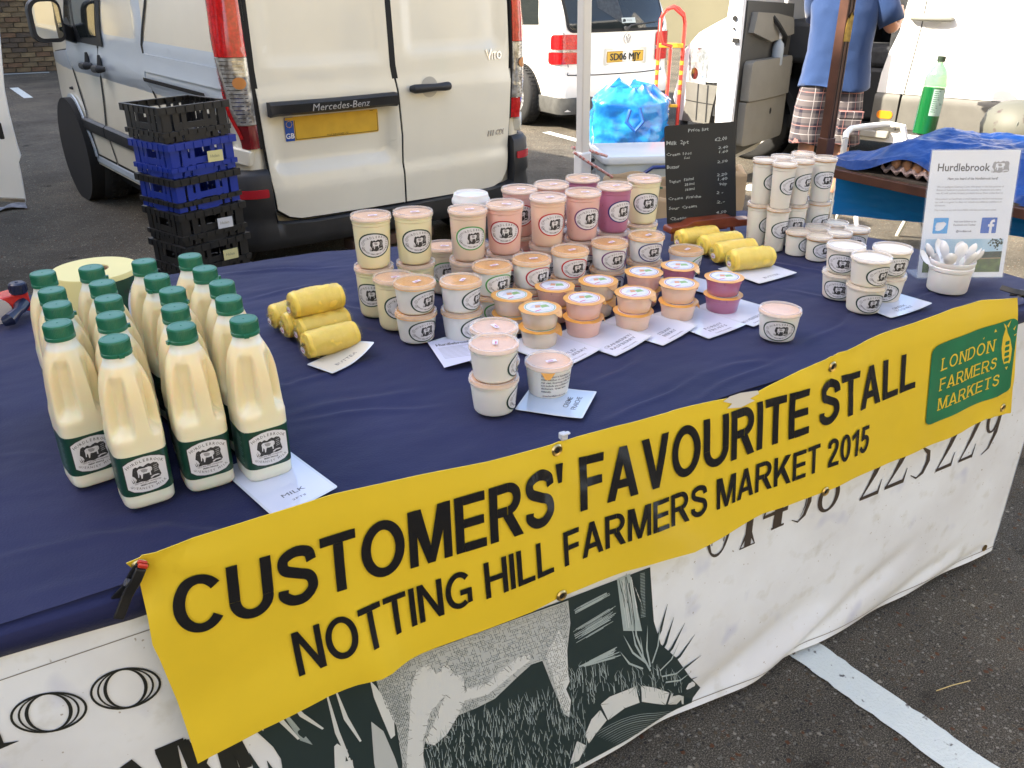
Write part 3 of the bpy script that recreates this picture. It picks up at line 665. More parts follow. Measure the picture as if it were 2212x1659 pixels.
# side window on the left flank
def fCs(y,z,h=0): return Vector((-hwC(y,z)-h-.004,y,z))
sheet('side_window',[([(.42,1.02),(.95,1.00),(1.0,1.36),(.62,1.38),(.50,1.25)],0,0)],lambda y,z,h=0:fCs(y,z,h),[glass_dark],car,cell=(.1,.1),thick=.003)
sheet('side_window',[([(1.05,1.00),(1.95,.98),(1.9,1.36),(1.08,1.37)],0,0)],lambda y,z,h=0:fCs(y,z,h),[glass_dark],car,cell=(.1,.1),thick=.003)
sheet('side_window',[([(2.0,.98),(2.8,.96),(2.4,1.34),(1.98,1.36)],0,0)],lambda y,z,h=0:fCs(y,z,h),[glass_dark],car,cell=(.1,.1),thick=.003)
for yy in(1.0,1.98,2.85):
    sheet('door_gap',[(p,0,0) for p in stroke([(yy,1.36),(yy+.02,.9),(yy-.02,.3)],.008)],lambda y,z,h=0:fCs(y,z,h),[seal],car,cell=(0,.1))
# lamps
for sgn in(-1,1):
    L_=empty('tail_lamp',(0,0,0)); L_.parent=car; f=cC(sgn)
    P1=rrect(.50,.80,.80,.94,[.01,.01,.05,.03],5); P2=rrect(.50,.775,.82,.797,.004,2); P3=rrect(.50,.66,.84,.772,[.02,.03,.01,.01],5)
    for P,mt in((P1,red_lens),(P2,clear_lens),(P3,red_lens)): sheet('lens',[(P,0,0)],lambda U,z,h=0,f=f:f(U,z,h+.012),[mt],L_,cell=(.03,.03),thick=.004)
# emblem: ring, V and W
E_=[(q,0,0) for q in ringpoly(ell(0,0,.052,.052,28),ell(0,0,.044,.044,28))]
for P in ([(-.024,.038),(0,.004),(.024,.038)],[(-.042,.012),(-.020,-.038),(0,-.004),(.020,-.038),(.042,.012)]): E_+=[(q,0,0) for q in stroke(P,.0085)]
sheet('emblem',[(ell(0,0,.050,.050,24),1,-3)]+E_,lambda x,z,h=0:fC(-.0+x+.10,.885+z,h+.010),[chrome,mat('emblem_grey',(.25,.25,.25),.4,metal=.5)],car)
px0=cp(1311,112); px1=cp(1391,108)
pc=(px0[0]+px1[0])/2; pz_=(cp(1311,110)[1]+cp(1391,128)[1])/2-.01
W=px1[0]-px0[0]
dp=[(rrect(-.26,-.056,.26,.056,.008),0,0)]+[(q,1,1) for q in ringpoly(rrect(-.255,-.052,.255,.052,.006),rrect(-.252,-.049,.252,.049,.006))]
dp+=boldtext(text2d('SD06 MJY',.1,.0,0,-.034,'C',w=.43,h=.072,mi=1,ly=2),.003,.002)
sheet('number_plate',dp,lambda u,v,h=0:fC(pc+u*W/.52,pz_+v*W/.50,h+.004),[plate_y,ink],car)
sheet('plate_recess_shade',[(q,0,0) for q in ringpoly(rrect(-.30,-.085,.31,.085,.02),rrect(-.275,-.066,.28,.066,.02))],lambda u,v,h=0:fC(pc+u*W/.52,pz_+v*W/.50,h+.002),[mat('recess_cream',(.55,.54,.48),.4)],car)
sheet('bumper_gap',[(p,0,0) for p in stroke([(-.62,.555),(-.3,.548),(.3,.548),(.62,.555)],.010)],lambda x,z,h=0:fC(x,z,h+.001),[seal],car,cell=(.05,0))
sheet('tailgate_gap',[(p,0,0) for p in stroke([(-.66,.96),(-.60,.6),(-.62,.555)],.008)+stroke([(.66,.96),(.60,.6),(.62,.555)],.008)],lambda x,z,h=0:fC(x,z,h+.001),[seal],car,cell=(.05,.05))
sheet('model_badge',text2d('TOURAN',.03,.02,-.50,.76,'L',w=.13,h=.024),lambda x,z,h=0:fC(x,z,h+.003),[chrome],car)
m=MB(); m.loft([[cC(1 if U>0 else -1)(abs(U),.30,o)+Vector((0,0,z-.30)) for U in [-1.3,-1.0,-.85,-.78,-.7,-.5,-.25,0.001,.25,.5,.7,.78,.85,1.0,1.3]] for z,o in((.34,0),(.335,.02),(.24,.022),(.17,.0))],cap=False,closed=False); m.build('bumper_apron',mat('grey_plastic',(.10,.10,.095),.6,var=.3,vs=12),car,60)
m=MB(); m.box((0,1.9,.17),(1.3,3.5,.08)); m.build('underbody',under,car)
for sx in(-.70,.70):
    for yy in(.72,3.2):
        wheel(car,sx*1.06,yy,.30,.19,1 if sx>0 else -1,hub=mat('silver_alloy',(.5,.5,.5),.3,metal=.7))
        sheet('wheel_arch',[([(yy+.35*math.cos(R(a)),.28+.35*math.sin(R(a))) for a in range(0,181,12)],0,0)],lambda y,z,h=0,s=(1 if sx>0 else -1):Vector((s*(hwC(y,z)+.003),y,z)),[under],car,cell=(.1,.1))
# ---------------------------------------------------------------- large white van, side door open
sh=R(20); hd=Vector((-math.sin(sh),math.cos(sh),0)); nr=Vector((-math.cos(sh),-math.sin(sh),0)); SK=-7.32
so_=nr*SK
bv=empty('work_van',(so_.x,so_.y,0),sh,'large white van with grey lower cladding and its front door open in the sun','van')
# local x = inward(-nr), y = forward
def sp_(u,v,d=0):
    p=PL(u,v,SK+d,nr); return (p.dot(hd),p.z)
van_white2=mat('bright_white_paint',(.82,.81,.78),.25,coat=.6,var=.03,vs=2)
cladding=mat('grey_cladding',(.13,.125,.11),.6,var=.15,vs=10)
def xS(y,z): return .03*sst(1.2,2.0,z)+.28*max(0,(y-3.3)/.8)**2+.035*sst(.66,.60,z)*0
def fB(y,z,h=0): return Vector((xS(y,z)-h,y,z))
zt=1.95
AQ=3.22; AR=.40
archp=[(AQ+AR*math.cos(R(a)),.33+AR*math.sin(R(a))) for a in range(178,1,-8)]
HQ=PL(1678,250,SK,nr).dot(hd)+.03
wingp=[(HQ,.66),(HQ+.03,.66)]+[(a,b_) for a,b_ in archp if b_>.60]+[(3.7,.62),(4.02,.60),(4.05,.86),(3.86,1.02),(3.42,1.22),(3.05,1.36),(HQ+.02,1.62),(HQ,1.66)]
sheet('front_wing',[(wingp,0,0)],fB,[van_white2],bv,cell=(.06,.06),thick=.05)
clad=[(4.05,.598),(3.6,.598)]+[(a,b_) for a,b_ in archp[::-1] if b_<=.60 and a>AQ][::-1]+[(3.62,.28),(4.0,.26),(4.08,.4)]
sheet('bumper_cladding',[([(3.57,.598),(4.05,.598),(4.10,.42),(4.02,.25),(3.63,.27),(3.61,.42)],0,0)],lambda y,z,h=0:fB(y,z,h+.015),[cladding],bv,cell=(.05,.05),thick=.05)
for yy in(3.68,3.80):
    sheet('cladding_groove',[(p,0,0) for p in stroke([(yy,.598),(yy-.01,.28)],.016)],lambda y,z,h=0:fB(y,z,h+.017),[seal],bv,cell=(0,.05))
sheet('cladding_groove',[(p,0,0) for p in stroke([(3.60,.44),(4.08,.44)],.008)],lambda y,z,h=0:fB(y,z,h+.017),[seal],bv,cell=(.05,.0))
# nose and headlamp
m=MB(); rg=[]
for z,yy in((.25,4.02),(.45,4.10),(.60,4.07),(.86,4.03),(1.02,3.84)):
    rg.append([Vector((x,yy+.20*(1-((x-.95)/.75)**2),z)) for x in [.20+.15*i for i in range(11)]]+[Vector((1.9,3.2,z)),Vector((.05,3.2,z))])
m.loft(rg); m.build('nose',van_white2,bv,60)
m=MB(); rg=[]
for y,z in((3.86,1.01),(3.42,1.22),(3.05,1.38)): rg.append([Vector((x,y,z+.04*(1-((x-.95)/.95)**2))) for x in [xS(y,1.0)+.02+i*(1.8-.0)/8 for i in range(9)]]+[Vector((1.8,y,.9)),Vector((.1,y,.9))])
m.loft(rg); m.build('bonnet',van_white2,bv,60)
hl=[(3.72,.58),(3.93,.56),(4.00,.70),(3.96,.88),(3.80,.92),(3.70,.84)]
hlo=sheet('headlamp',[(hl,0,0)],lambda y,z,h=0:fB(y,z,h+.006),[mat('headlamp_glass',(.50,.53,.55),.06,metal=.5,col2=(.25,.27,.28),vs=25)],bv,cell=(.04,.04),thick=.01)
sheet('bulb',[(ell(3.87,.68,.045,.05,16),0,0)],lambda y,z,h=0:fB(y,z,h+.010),[chrome],hlo)
# rear side: pillar strip, sliding door, cladding
pil=[(2.10,.655),(2.20,.655),(2.135,.95),(2.10,1.16),(2.02,1.30),(1.98,1.9),(1.88,1.9),(1.97,1.15),(2.02,.655)]
gp2=1.99
sheet('door_pillar',[([(2.20,.655),(2.19,.80),(2.16,.95),(2.11,1.10),(2.09,1.30),(2.06,1.95),(1.95,1.95),(1.965,1.12),(2.0,.655)],0,0)],fB,[van_white2],bv,cell=(.06,.06),thick=.04)
sheet('sliding_door',[([(1.99,.655),(1.957,1.12),(1.935,1.95),(.55,1.95),(.60,.655)],0,0)],fB,[van_white2],bv,cell=(.1,.1),thick=.04)
sheet('rear_side',[([(.59,.655),(.54,1.95),(-2.2,1.95),(-2.2,.655)],0,0)],fB,[van_white2],bv,cell=(.2,.2),thick=.04)
sheet('panel_gap',[(p,0,0) for p in stroke([(1.945,1.95),(1.96,1.12),(1.995,.655),(2.01,.38)],.006)],lambda y,z,h=0:fB(y,z,h+.001),[seal],bv,cell=(0,.1))
def clf(y,z,h=0): return fB(y,z,h+.018*sst(.655,.62,z)+.004)
c1=sheet('side_cladding',[(rrect(2.018,.40,2.205,.650,.01),0,0)],clf,[cladding],bv,cell=(.05,.03),thick=.03)
sheet('side_cladding',[([(2.005,.40),(2.0,.65),(-2.2,.65),(-2.2,.40)],0,0)],clf,[cladding],bv,cell=(.1,.03),thick=.03)
sheet('sill',[([(2.7,.40),(2.7,.28),(-2.2,.28),(-2.2,.395)],0,0)],lambda y,z,h=0:fB(y,z,h-.02),[van_white2],bv,cell=(.2,.05),thick=.05)
sheet('side_marker_lamp',[(rrect(2.045,.465,2.165,.525,.028,6),0,0)],lambda y,z,h=0:clf(y,z,h+.004),[amber_lens],c1,thick=.006)
hc=sp_(2016,40)
m=MB(); m.tube([fB(hc[0]+dy,hc[1],hh) for dy,hh in((.15,.004),(.14,.03),(.06,.045),(-.06,.045),(-.13,.03),(-.14,.004))],[.012,.018,.018,.019,.019,.011],12); m.build('door_handle',mat('handle_grey',(.20,.20,.17),.4),bv)
m=MB(); m.lathe([(.07,.001),(.066,-.004),(.02,-.012),(.0,-.012)],24,fB(hc[0],hc[1],.002),M=Matrix.Rotation(PI/2,3,'Y').to_3x3()); m.build('handle_cup',van_white2,bv)
# roof, far shell, cab interior
m=MB(); m.box((.95,.55,2.06),(1.9,5.5,.22)); m.build('roof',van_white2,bv,bevel=.08)
m=MB(); m.box((1.86,.9,1.2),(.06,6.0,1.7)); m.box((.95,-2.2,1.2),(1.8,.06,1.7)); m.build('far_side',van_white2,bv)
dark=mat('cab_dark_plastic',(.016,.017,.018),.6,bump=.2,bs=80); dark2=mat('cab_grey_plastic',(.05,.05,.048),.65,bump=.2,bs=60)
m=MB(); m.box((.95,2.0,1.2),(1.76,.05,1.7)); m.box((.95,2.5,.36),(1.78,1.3,.10)); m.build('cab_bulkhead',dark,bv)
m=MB(); m.box((1.79,2.75,1.15),(.04,1.6,1.7)); m.box((.95,3.45,.75),(1.66,.04,.9)); m.box((.95,2.7,1.92),(1.7,1.4,.04)); m.build('cab_lining',dark,bv)
m=MB(); m.box((.36,2.36,.62),(.52,.50,.42)); m.box((.36,2.36,.90),(.52,.54,.16),mi=1); m.box((.40,2.16,1.25),(.46,.14,.75),mi=1); m.box((.40,2.14,1.72),(.26,.10,.2),mi=1); m.build('seat',[dark,mat('seat_fabric',(.035,.037,.04),.9,var=.4,vs=30)],bv,bevel=.04)
m=MB(); m.box((.98,2.95,.98),(1.6,.36,.34)); m.box((.8,3.02,.62),(.4,.3,.5)); m.build('dashboard',dark2,bv,bevel=.05)
m=MB(); m.tube([(.98,3.16,1.2),(.98,2.9,1.6),(.98,2.6,1.88)],.02); m.build('windscreen_strut',dark,bv)
# door frame (lower front pillar) and step
m=MB(); m.loft([[Vector((x,y,z)) for x,y in((-.01,yy),(.10,yy),(.10,yy-ww),(-.01,yy-ww))] for z,yy,ww in((1.7,2.70,.05),(1.2,2.72,.06),(.95,2.68,.07),(.75,2.62,.07),(.55,2.58,.06),(.42,2.50,.09),(.36,2.38,.12))]); m.build('door_frame',mat('frame_paint',(.22,.225,.23),.35,coat=.3),bv,60)
m=MB(); m.box((.12,2.30,.34),(.30,.50,.06)); m.box((.05,2.62,.42),(.12,.16,.34),mi=1); m.build('door_step',[mat('step_grey',(.30,.29,.26),.6),mat('sill_grey',(.27,.26,.23),.6)],bv,bevel=.012)
# wheel and arch
m=MB(); m.lathe([(.39,.0),(.39,.34),(.05,.34)],32,(.03,AQ,.34),M=Matrix.Rotation(PI/2,3,'Y').to_3x3(),capb=False); m.build('wheel_arch',under,bv)
sheet('arch_lip',[(p,0,0) for p in stroke([(a,b_) for a,b_ in [(AQ+.385*math.cos(R(t)),.33+.385*math.sin(R(t))) for t in range(178,1,-8)]],.05)],lambda y,z,h=0:fB(y,z,h+.006),[mat('arch_black',(.02,.02,.02),.6)],bv,cell=(.05,.05),thick=.03)
wheel(bv,.14,AQ,.315,.21,-1,hub=mat('grey_hubcap',(.30,.29,.26),.5)); wheel(bv,1.7,AQ,.315,.21,1)
wheel(bv,.14,-1.2,.315,.21,-1); wheel(bv,1.7,-1.2,.315,.21,1)
# open front door
hp=PL(1678,250,SK,nr); hq=hp.dot(hd)
best=None
for ang in range(60,150):
    d=Matrix.Rotation(R(ang),3,'Z')@(-hd)       # from closed (pointing back) swinging out
    for s in(1,-1):
        d=Matrix.Rotation(R(s*ang),3,'Z')@(-hd)
        if d.dot(nr)<0: continue
        e=hd*hq+nr*SK+d*.92; e.z=.9; q=e-CP; u=CX+FPX*q.dot(RT)/q.dot(FW)
        if best is None or abs(u-1583)<best[0]: best=(abs(u-1583),d)
dd=best[1]; dl_=Vector((dd.dot(-nr),dd.dot(hd),0)); 
od=empty('front_door',(0,hq,0)); od.parent=bv
ax=dl_; nn=Vector((0,0,1)).cross(ax)        # candidate normals
ins=nn if (nn.x*(-1)*0+ (nr*0).x) else nn
# inner face must look toward the camera side right of the door
world_n=lambda v:(-nr*v.x+hd*v.y)
ctr=hd*hq+nr*SK+dd*.45
if world_n(nn).dot(CP-Vector((ctr.x,ctr.y,CP.z)))<0: nn=-nn
def fD(u,v,h=0): return Vector((ax.x*u,ax.y*u,v))+nn*h
dp_=[(.02,.26),(.30,.16),(.90,.13),(.93,.19),(.95,.80),(.93,1.15),(.90,1.9),(.35,1.9),(.02,1.2)]
sheet('door_skin',[(dp_,0,0)],lambda u,v,h=0:fD(u,v,h-.02+.03*math.sin(v*2.2)*-1),[van_white2],od,cell=(.08,.08),thick=.05)
m=MB(); m.loft([[fD(.925,z,h) for h in(-.05,.055)]+[fD(.955+.01*math.sin(z*6),z,h) for h in(.05,-.045)] for z in [.14+.08*i for i in range(23)]]); ed=m.build('door_edge',mat('door_edge_paint',(.70,.72,.75),.3,coat=.5),od,50)
for zz,hh in((1.20,.018),(1.13,.008)): m=MB(); m.tube([fD(.965,zz,0),fD(.972,zz,0)],hh,12); m.build('edge_hole',seal,ed)
m=MB(); m.bar(fD(.97,1.05,.0),fD(.97,1.05,.05),.012,.03); m.build('latch',seal,ed)
grey_l=mat('door_card_light',(.27,.255,.215),.6,var=.08,bump=.15,bs=150); grey_d=mat('door_card_dark',(.085,.083,.075),.6,bump=.2,bs=100)
sheet('door_card',[([(.04,.28),(.86,.20),(.90,.9),(.88,1.32),(.05,1.28)],0,0)],lambda u,v,h=0:fD(u,v,h+.045+.01*math.sin(v*7)),[grey_d],od,cell=(.05,.05),thick=.02)
sheet('door_pocket',[(rrect(.10,.27,.84,.60,[.05,.03,.01,.01]),0,0)],lambda u,v,h=0:fD(u,v,h+.10+.02*math.sin((u-.1)*4)),[grey_l],od,cell=(.05,.05),thick=.06)
sheet('door_pocket',[(rrect(.10,.608,.84,.90,[.01,.01,.04,.04]),0,0)],lambda u,v,h=0:fD(u,v,h+.115+.02*math.sin((u-.1)*4)),[grey_l],od,cell=(.05,.05),thick=.07)
sheet('speaker_hole',[(ell(.42,.50,.018,.026,14),0,0)],lambda u,v,h=0:fD(u,v,h+.102+.02*math.sin((u-.1)*4)),[seal],od)
sheet('armrest',[([(.10,1.06),(.50,1.02),(.84,1.10),(.80,1.24),(.45,1.22),(.14,1.18)],0,0)],lambda u,v,h=0:fD(u,v,h+.10),[grey_l],od,cell=(.05,.05),thick=.05)
m=MB(); m.tube([fD(.25,.98,.09),fD(.33,1.05,.13),fD(.48,1.14,.13),fD(.52,1.2,.09)],.018,8); m.build('pull_handle',dark,od)
# bottle standing in the door pocket
bpos=bv.matrix_world
def tow(v): return Vector((0,0,0))+so_+(-nr)*v.x+hd*v.y+Vector((0,0,v.z))
v=fD(.36,.84,.095); v=Vector((v.x,v.y+hq,v.z)); p=tow(v)
cb_=empty('plastic_bottle',p,0,'clear plastic bottle with white cap standing in the open van door pocket','bottle')
m=MB(); m.lathe([(.040,0),(.045,.01),(.045,.13),(.040,.16),(.018,.185),(.017,.20)],20); m.build('bottle_body',mat('misty_plastic',(.50,.56,.60),.25,alpha=.85),cb_)
m=MB(); m.lathe([(.021,.197),(.021,.232),(.019,.236)],20); m.build('cap',mat('white_plastic',(.78,.78,.76),.4),cb_)
# ================================================================== STALL
FY=1.0075                                # front plane of the table
def fp(u,v): p=PL(u,v,FY,(0,1,0)); return (p.x,p.z)
cloth_blue=mat('navy_cloth',(.0135,.0175,.068),.66,sheen=.08,spec=.22,var=.22,vs=2.5,bump=.12,bs=260)
XL,XR=-.75,2.20
def backY(x): return 1.0
bk=[(-.75,2.30),(.2,2.29),(.742,2.275),(1.10,2.17),(1.49,2.10),(2.10,2.00),(2.18,1.62),(2.20,1.52)]
def lin(tab,x):
    if x<=tab[0][0]: return tab[0][1]
    for (a,b),(c,d) in zip(tab,tab[1:]):
        if x<=c: return b+(d-b)*(x-a)/(c-a)
    return tab[-1][1]
def crease(x,y):
    h=0
    # long folds roughly along the table, from the photograph
    for (x0,y0,x1,y1,a,wd) in FOLDS:
        dx,dy=x1-x0,y1-y0; L=math.hypot(dx,dy); t=((x-x0)*dx+(y-y0)*dy)/L; s=((x-x0)*-dy+(y-y0)*dx)/L
        k=sst(-.05,.08,t)*(1-sst(L-.12,L+.02,t)); s+=.012*noise.noise((t*3,x0*5,1))
        h+=a*math.exp(-(s/wd)**2)*k
    return h
def g2(u,v): p=G(u,v,T); return (p.x,p.y)
FOLDS=[]
def fold(p,q,a=.0028,w=.012): FOLDS.append((*g2(*p),*g2(*q),a,w))
for p,q in (((0,985),(165,970)),((0,1070),(150,1052)),((0,1210),(285,1130)),((285,1130),(700,1140)),((130,1165),(420,1120)),((620,890),(960,835)),((640,905),(1000,870)),((600,840),(860,760)),((600,660),(860,720)),((560,640),(700,610)),((850,600),(920,700)),((1300,900),(1560,800)),((1500,860),(1740,760)),((1250,960),(1500,900)),((1550,800),(1700,770)),((1700,620),(1850,655)),((480,590),(760,570)),((690,650),(900,690)),((1280,820),(1420,760)),((1740,740),(1900,640)),((500,800),(640,850)),((1650,560),(1900,620)),((1900,690),(2100,600)),((20,880),(120,860)),((0,1300),(260,1235))): fold(p,q,rnd.uniform(.0035,.0062),rnd.uniform(.008,.014))
def wr(x,y): return .0040*noise.noise((x*3,y*3,0))+.0032*noise.noise((x*8+y*3,y*17-x*4,4))+.0010*noise.noise((x*26,y*45,9))
def topz(x,y): return T-.0045+wr(x,y)*(.75)
cl=MB()
NX,NY=560,250
drop=[(-.75,.05),(-.15,.042),(.03,.052),(.4,.05),(2.2,.05)]
def clothp(u,v):
    x=XL+(XR-XL)*u; yb=lin(bk,x)
    ny=1.0*v
    dr=lin(drop,x)
    if v<.08:                           # front overhang
        t=v/.08; z=T-.0045-dr*(1-t); y=FY-.006-.010*math.sin(t*PI)+(.012*t if t>.8 else 0)
        y+=.006*noise.noise((x*4,z*6,3))*(1-t); 
        if t>.85: z=min(z,topz(x,FY)-.004*(1-t)/.15)
        return Vector((x,y,z))
    if v>.95:                           # rear overhang
        t=(v-.95)/.05; return Vector((x,yb+.01*math.sin(t*2),topz(x,yb)-.28*t))
    t=(v-.08)/.87; y=FY+(yb-FY)*t; return Vector((x,y,topz(x,y)))
cl.grid(clothp,NX,NY)
def clothr(u,v): # right hand overhang
    y=FY-.006+(1.53-FY)*u; t=v; x=XR+.012*math.sin(t*PI)+.015*t*noise.noise((y*5,0,0)); return Vector((x,y,topz(XR,y)-.12*t))
cl.grid(clothr,40,8)
tc_=cl.build('tablecloth',cloth_blue,None,60)
import numpy as np
me=tc_.data; co_a=np.empty(len(me.vertices)*3,'f'); me.vertices.foreach_get('co',co_a); co_a=co_a.reshape(-1,3); X_,Y_=co_a[:,0],co_a[:,1]
ss_=lambda a,b,x:(lambda t:t*t*(3-2*t))(np.clip((x-a)/(b-a),0,1)); dz=np.zeros(len(X_))
for (x0,y0,x1,y1,a,wd) in FOLDS:
    dx,dy=x1-x0,y1-y0; L=math.hypot(dx,dy); t=((X_-x0)*dx+(Y_-y0)*dy)/L; s_=((X_-x0)*-dy+(Y_-y0)*dx)/L
    s_=s_+.010*np.sin(t*11+x0*9)+.004*np.sin(t*31+y0*20)
    dz+=a*(np.exp(-(s_/wd)**2)-.55*np.exp(-((s_-2*wd)/(wd*1.2))**2))*ss_(-.05,.10,t)*(1-ss_(L-.15,L+.02,t))
co_a[:,2]+=dz*ss_(FY-.002,FY+.03,Y_)*.85; me.vertices.foreach_set('co',co_a.ravel()); me.update(); tag(tc_,'creased navy blue cloth covering the long trestle stall tables','tablecloth')
# tables beneath the cloth
tb=mat('table_board',(.45,.43,.40),.6); tl=mat('table_leg_metal',(.25,.25,.26),.4,metal=.8)
for i,(x0,x1) in enumerate(((-.74,.70),(.71,2.18))):
    t=empty('trestle_table',((x0+x1)/2,1.3,0),0,('folding trestle table under the left half of the navy cloth','folding trestle table under the right half of the navy cloth')[i],'table','trestle tables under the cloth')
    m=MB(); m.box((0,.115 if i else .2,T-.045),(x1-x0-.02,.77 if i else .94,.035)); m.build('tabletop',tb,t,bevel=.004)
    for sx in(-1,1):
        for yy in(-.18,.42): 
            m=MB(); m.tube([(sx*((x1-x0)/2-.12),yy,T-.07),(sx*((x1-x0)/2-.10),yy,.0)],.014,8); m.build('leg',tl,t)
# ------------------------------------------------------------------ printed white skirt
sk_col=bpy.data.materials.new('dirty_white_vinyl'); sk_col.use_nodes=True; n=sk_col.node_tree; b_=n.nodes['Principled BSDF']
tc=n.nodes.new('ShaderNodeTexCoord')
def nzr(scale,p0,p1,c0,c1,det=5):
    z=n.nodes.new('ShaderNodeTexNoise'); z.inputs['Scale'].default_value=scale; z.inputs['Detail'].default_value=det; n.links.new(tc.outputs['Object'],z.inputs[0])
    r=n.nodes.new('ShaderNodeValToRGB'); r.color_ramp.elements[0].position=p0; r.color_ramp.elements[1].position=p1; r.color_ramp.elements[0].color=(*c0,1); r.color_ramp.elements[1].color=(*c1,1); n.links.new(z.outputs[0],r.inputs[0]); return r
def mul(a,b2):
    q=n.nodes.new('ShaderNodeMix'); q.data_type='RGBA'; q.blend_type='MULTIPLY'; q.inputs[0].default_value=1; n.links.new(a.outputs[0] if a.bl_idname!='ShaderNodeMix' else a.outputs[2],q.inputs[6]); n.links.new(b2.outputs[0],q.inputs[7]); return q
A=nzr(4,.35,.62,(.66,.69,.73),(.76,.81,.87)); B=nzr(17,.24,.42,(.80,.78,.72),(1,1,1)); Cc=nzr(9,.62,.72,(1,1,1),(.80,.81,.90),2); D=nzr(120,.21,.25,(.55,.5,.45),(1,1,1),1)
n.links.new(mul(mul(mul(A,B),Cc),D).outputs[2],b_.inputs['Base Color']); b_.inputs['Roughness'].default_value=.42
SF=[]
for p,q,a,wd in (((1330,1640),(1750,1290),.013,.035),((1450,1640),(1960,1180),.012,.030),((1700,1470),(2060,1180),.011,.028),((1560,1500),(1800,1300),-.012,.03),((300,1500),(800,1640),.006,.05),((1900,1330),(2120,1180),.012,.02)):
    SF.append((*fp(*p),*fp(*q),a,wd))
def skY(x,z):
    y=FY-.001+.006*noise.noise((x*2.0,z*1.5,5))*sst(.75,.5,z)-.035*sst(.55,0,z)*.3
    for (x0,z0,x1,z1,a,wd) in SF:
        dx,dz=x1-x0,z1-z0; L=math.hypot(dx,dz); t=((x-x0)*dx+(z-z0)*dz)/L; s=((x-x0)*-dz+(z-z0)*dx)/L
        y+=a*math.exp(-(s/wd)**2)*sst(-.1,.15,t)*(1-sst(L-.15,L+.08,t))
    y+=.03*sst(2.02,2.25,x)*sst(.6,.0,z)*0
    return y
def fK(x,z,h=0): return Vector((x,skY(x,z)-h,z))
rx=lambda z: 2.225-.03*(1-z/.8)
m=MB(); m.grid(lambda u,v:fK(-.75+(rx(.02+.76*v)+.75)*u,.02+.76*v),300,80)
def skr(u,v): z=.02+.76*v; x0=rx(z); return Vector((x0+.004+.02*math.sin(u*9)*(1-v),skY(x0,z)+.52*u,z))
m.grid(skr,26,20)
sk=m.build('table_skirt',sk_col,None,60); tag(sk,'dirty white vinyl skirt printed with a black cow engraving hanging on the stall front','skirt')
# stitched hem lines
hem=mat('hem_thread',(.22,.21,.19),.8)
for zq,nq,wq in((.036,60,.0022),(.715,20,.0016)): sheet('hem_stitching',[(p,0,0) for p in stroke([(-.75+.05*i,zq) for i in range(nq)],wq)],lambda x,z,h=0:fK(x,z,h+.0008),[hem],sk,cell=(.02,0))
# print: traced on the skirt plane
inkS=mat('print_black',(.020,.022,.020),.4); inkD=mat('print_dark_green',(.020,.036,.038),.45); inkL=mat('print_pale_line',(.36,.44,.45),.45); inkW=mat('print_white',(.62,.66,.67),.45); inkG=mat('print_grey',(.46,.50,.51),.45); brn=mat('print_brown',(.055,.042,.034),.45)
def Z2(x,y): return fp((1100+x*.5877)/1.4756,(1600+y*.5877)/1.4756)
def Z1(x,y): return fp((x*.5877)/1.4756,(1600+y*.5877)/1.4756)
def Z2s(P): return [Z2(*p) for p in P]
D_=[]
dark=[(-560,1180),(-440,1250),(-400,1040),(-330,1010),(-200,960),(120,930),(600,740),(1200,520),(1650,350),(1665,640),(1700,760),(1780,830),(1850,930),(1925,1005),(1885,1060),(1845,1150),(1700,1285),(1440,1395),(1300,1470),(1180,1600),(-250,1600),(-330,1420),(-390,1330)]
D_.append((Z2s(dark),1,0))
body=[(150,915),(500,780),(1000,600),(1205,530),(1215,650),(1195,800),(1200,930),(1170,1010),(1210,1060),(1200,1150),(1170,1130),(1110,980),(1060,850),(1000,870),(930,930),(800,1050),(700,1100),(600,1140),(540,1230),(470,1300),(420,1290),(410,1350),(430,1443),(430,1600),(290,1600),(300,1400),(270,1200),(200,1080)]
D_.append((Z2s(body),4,1))
w1=[(380,900),(440,870),(490,920),(540,860),(580,920),(630,930),(640,1000),(760,970),(850,890),(930,830),(1000,815),(990,850),(900,920),(760,1030),(640,1060),(600,1140),(540,1240),(470,1300),(420,1280),(470,1180),(535,1030),(450,1130),(410,1290),(415,1600),(300,1600),(320,1400),(340,1170),(350,1000)]
D_.append((Z2s(w1),3,2))
D_.append((Z2s([(1150,690),(1185,740),(1195,800),(1195,900),(1205,960),(1185,1000),(1210,1060),(1200,1140),(1150,1080),(1110,900),(1080,830),(1090,790),(1120,750)]),3,2))
D_.append((Z2s([(130,960),(160,990),(210,1060),(255,1150),(262,1250),(240,1270),(190,1150),(150,1050)]),3,2))
D_.append((Z2s([(135,1180),(200,1230),(260,1370),(300,1500),(300,1600),(180,1600),(150,1400)]),4,2))
D_.append((Z2s([(-60,1300),(30,1350),(60,1600),(-60,1600)]),3,2))
rr=random.Random(5)
def inside(P,x,y):
    c=False; n_=len(P)
    for i in range(n_):
        (x1,y1),(x2,y2)=P[i],P[i-1]
        if (y1>y)!=(y2>y) and x<(x2-x1)*(y-y1)/(y2-y1)+x1: c=not c
    return c
def zs(pts,wd,mi,ly=3):
    P=Z2s(pts); k=.00033
    wd=wd if isinstance(wd,list) else [wd]*len(P)
    return [(q,mi,ly) for q in stroke(P,[x*k for x in wd])]
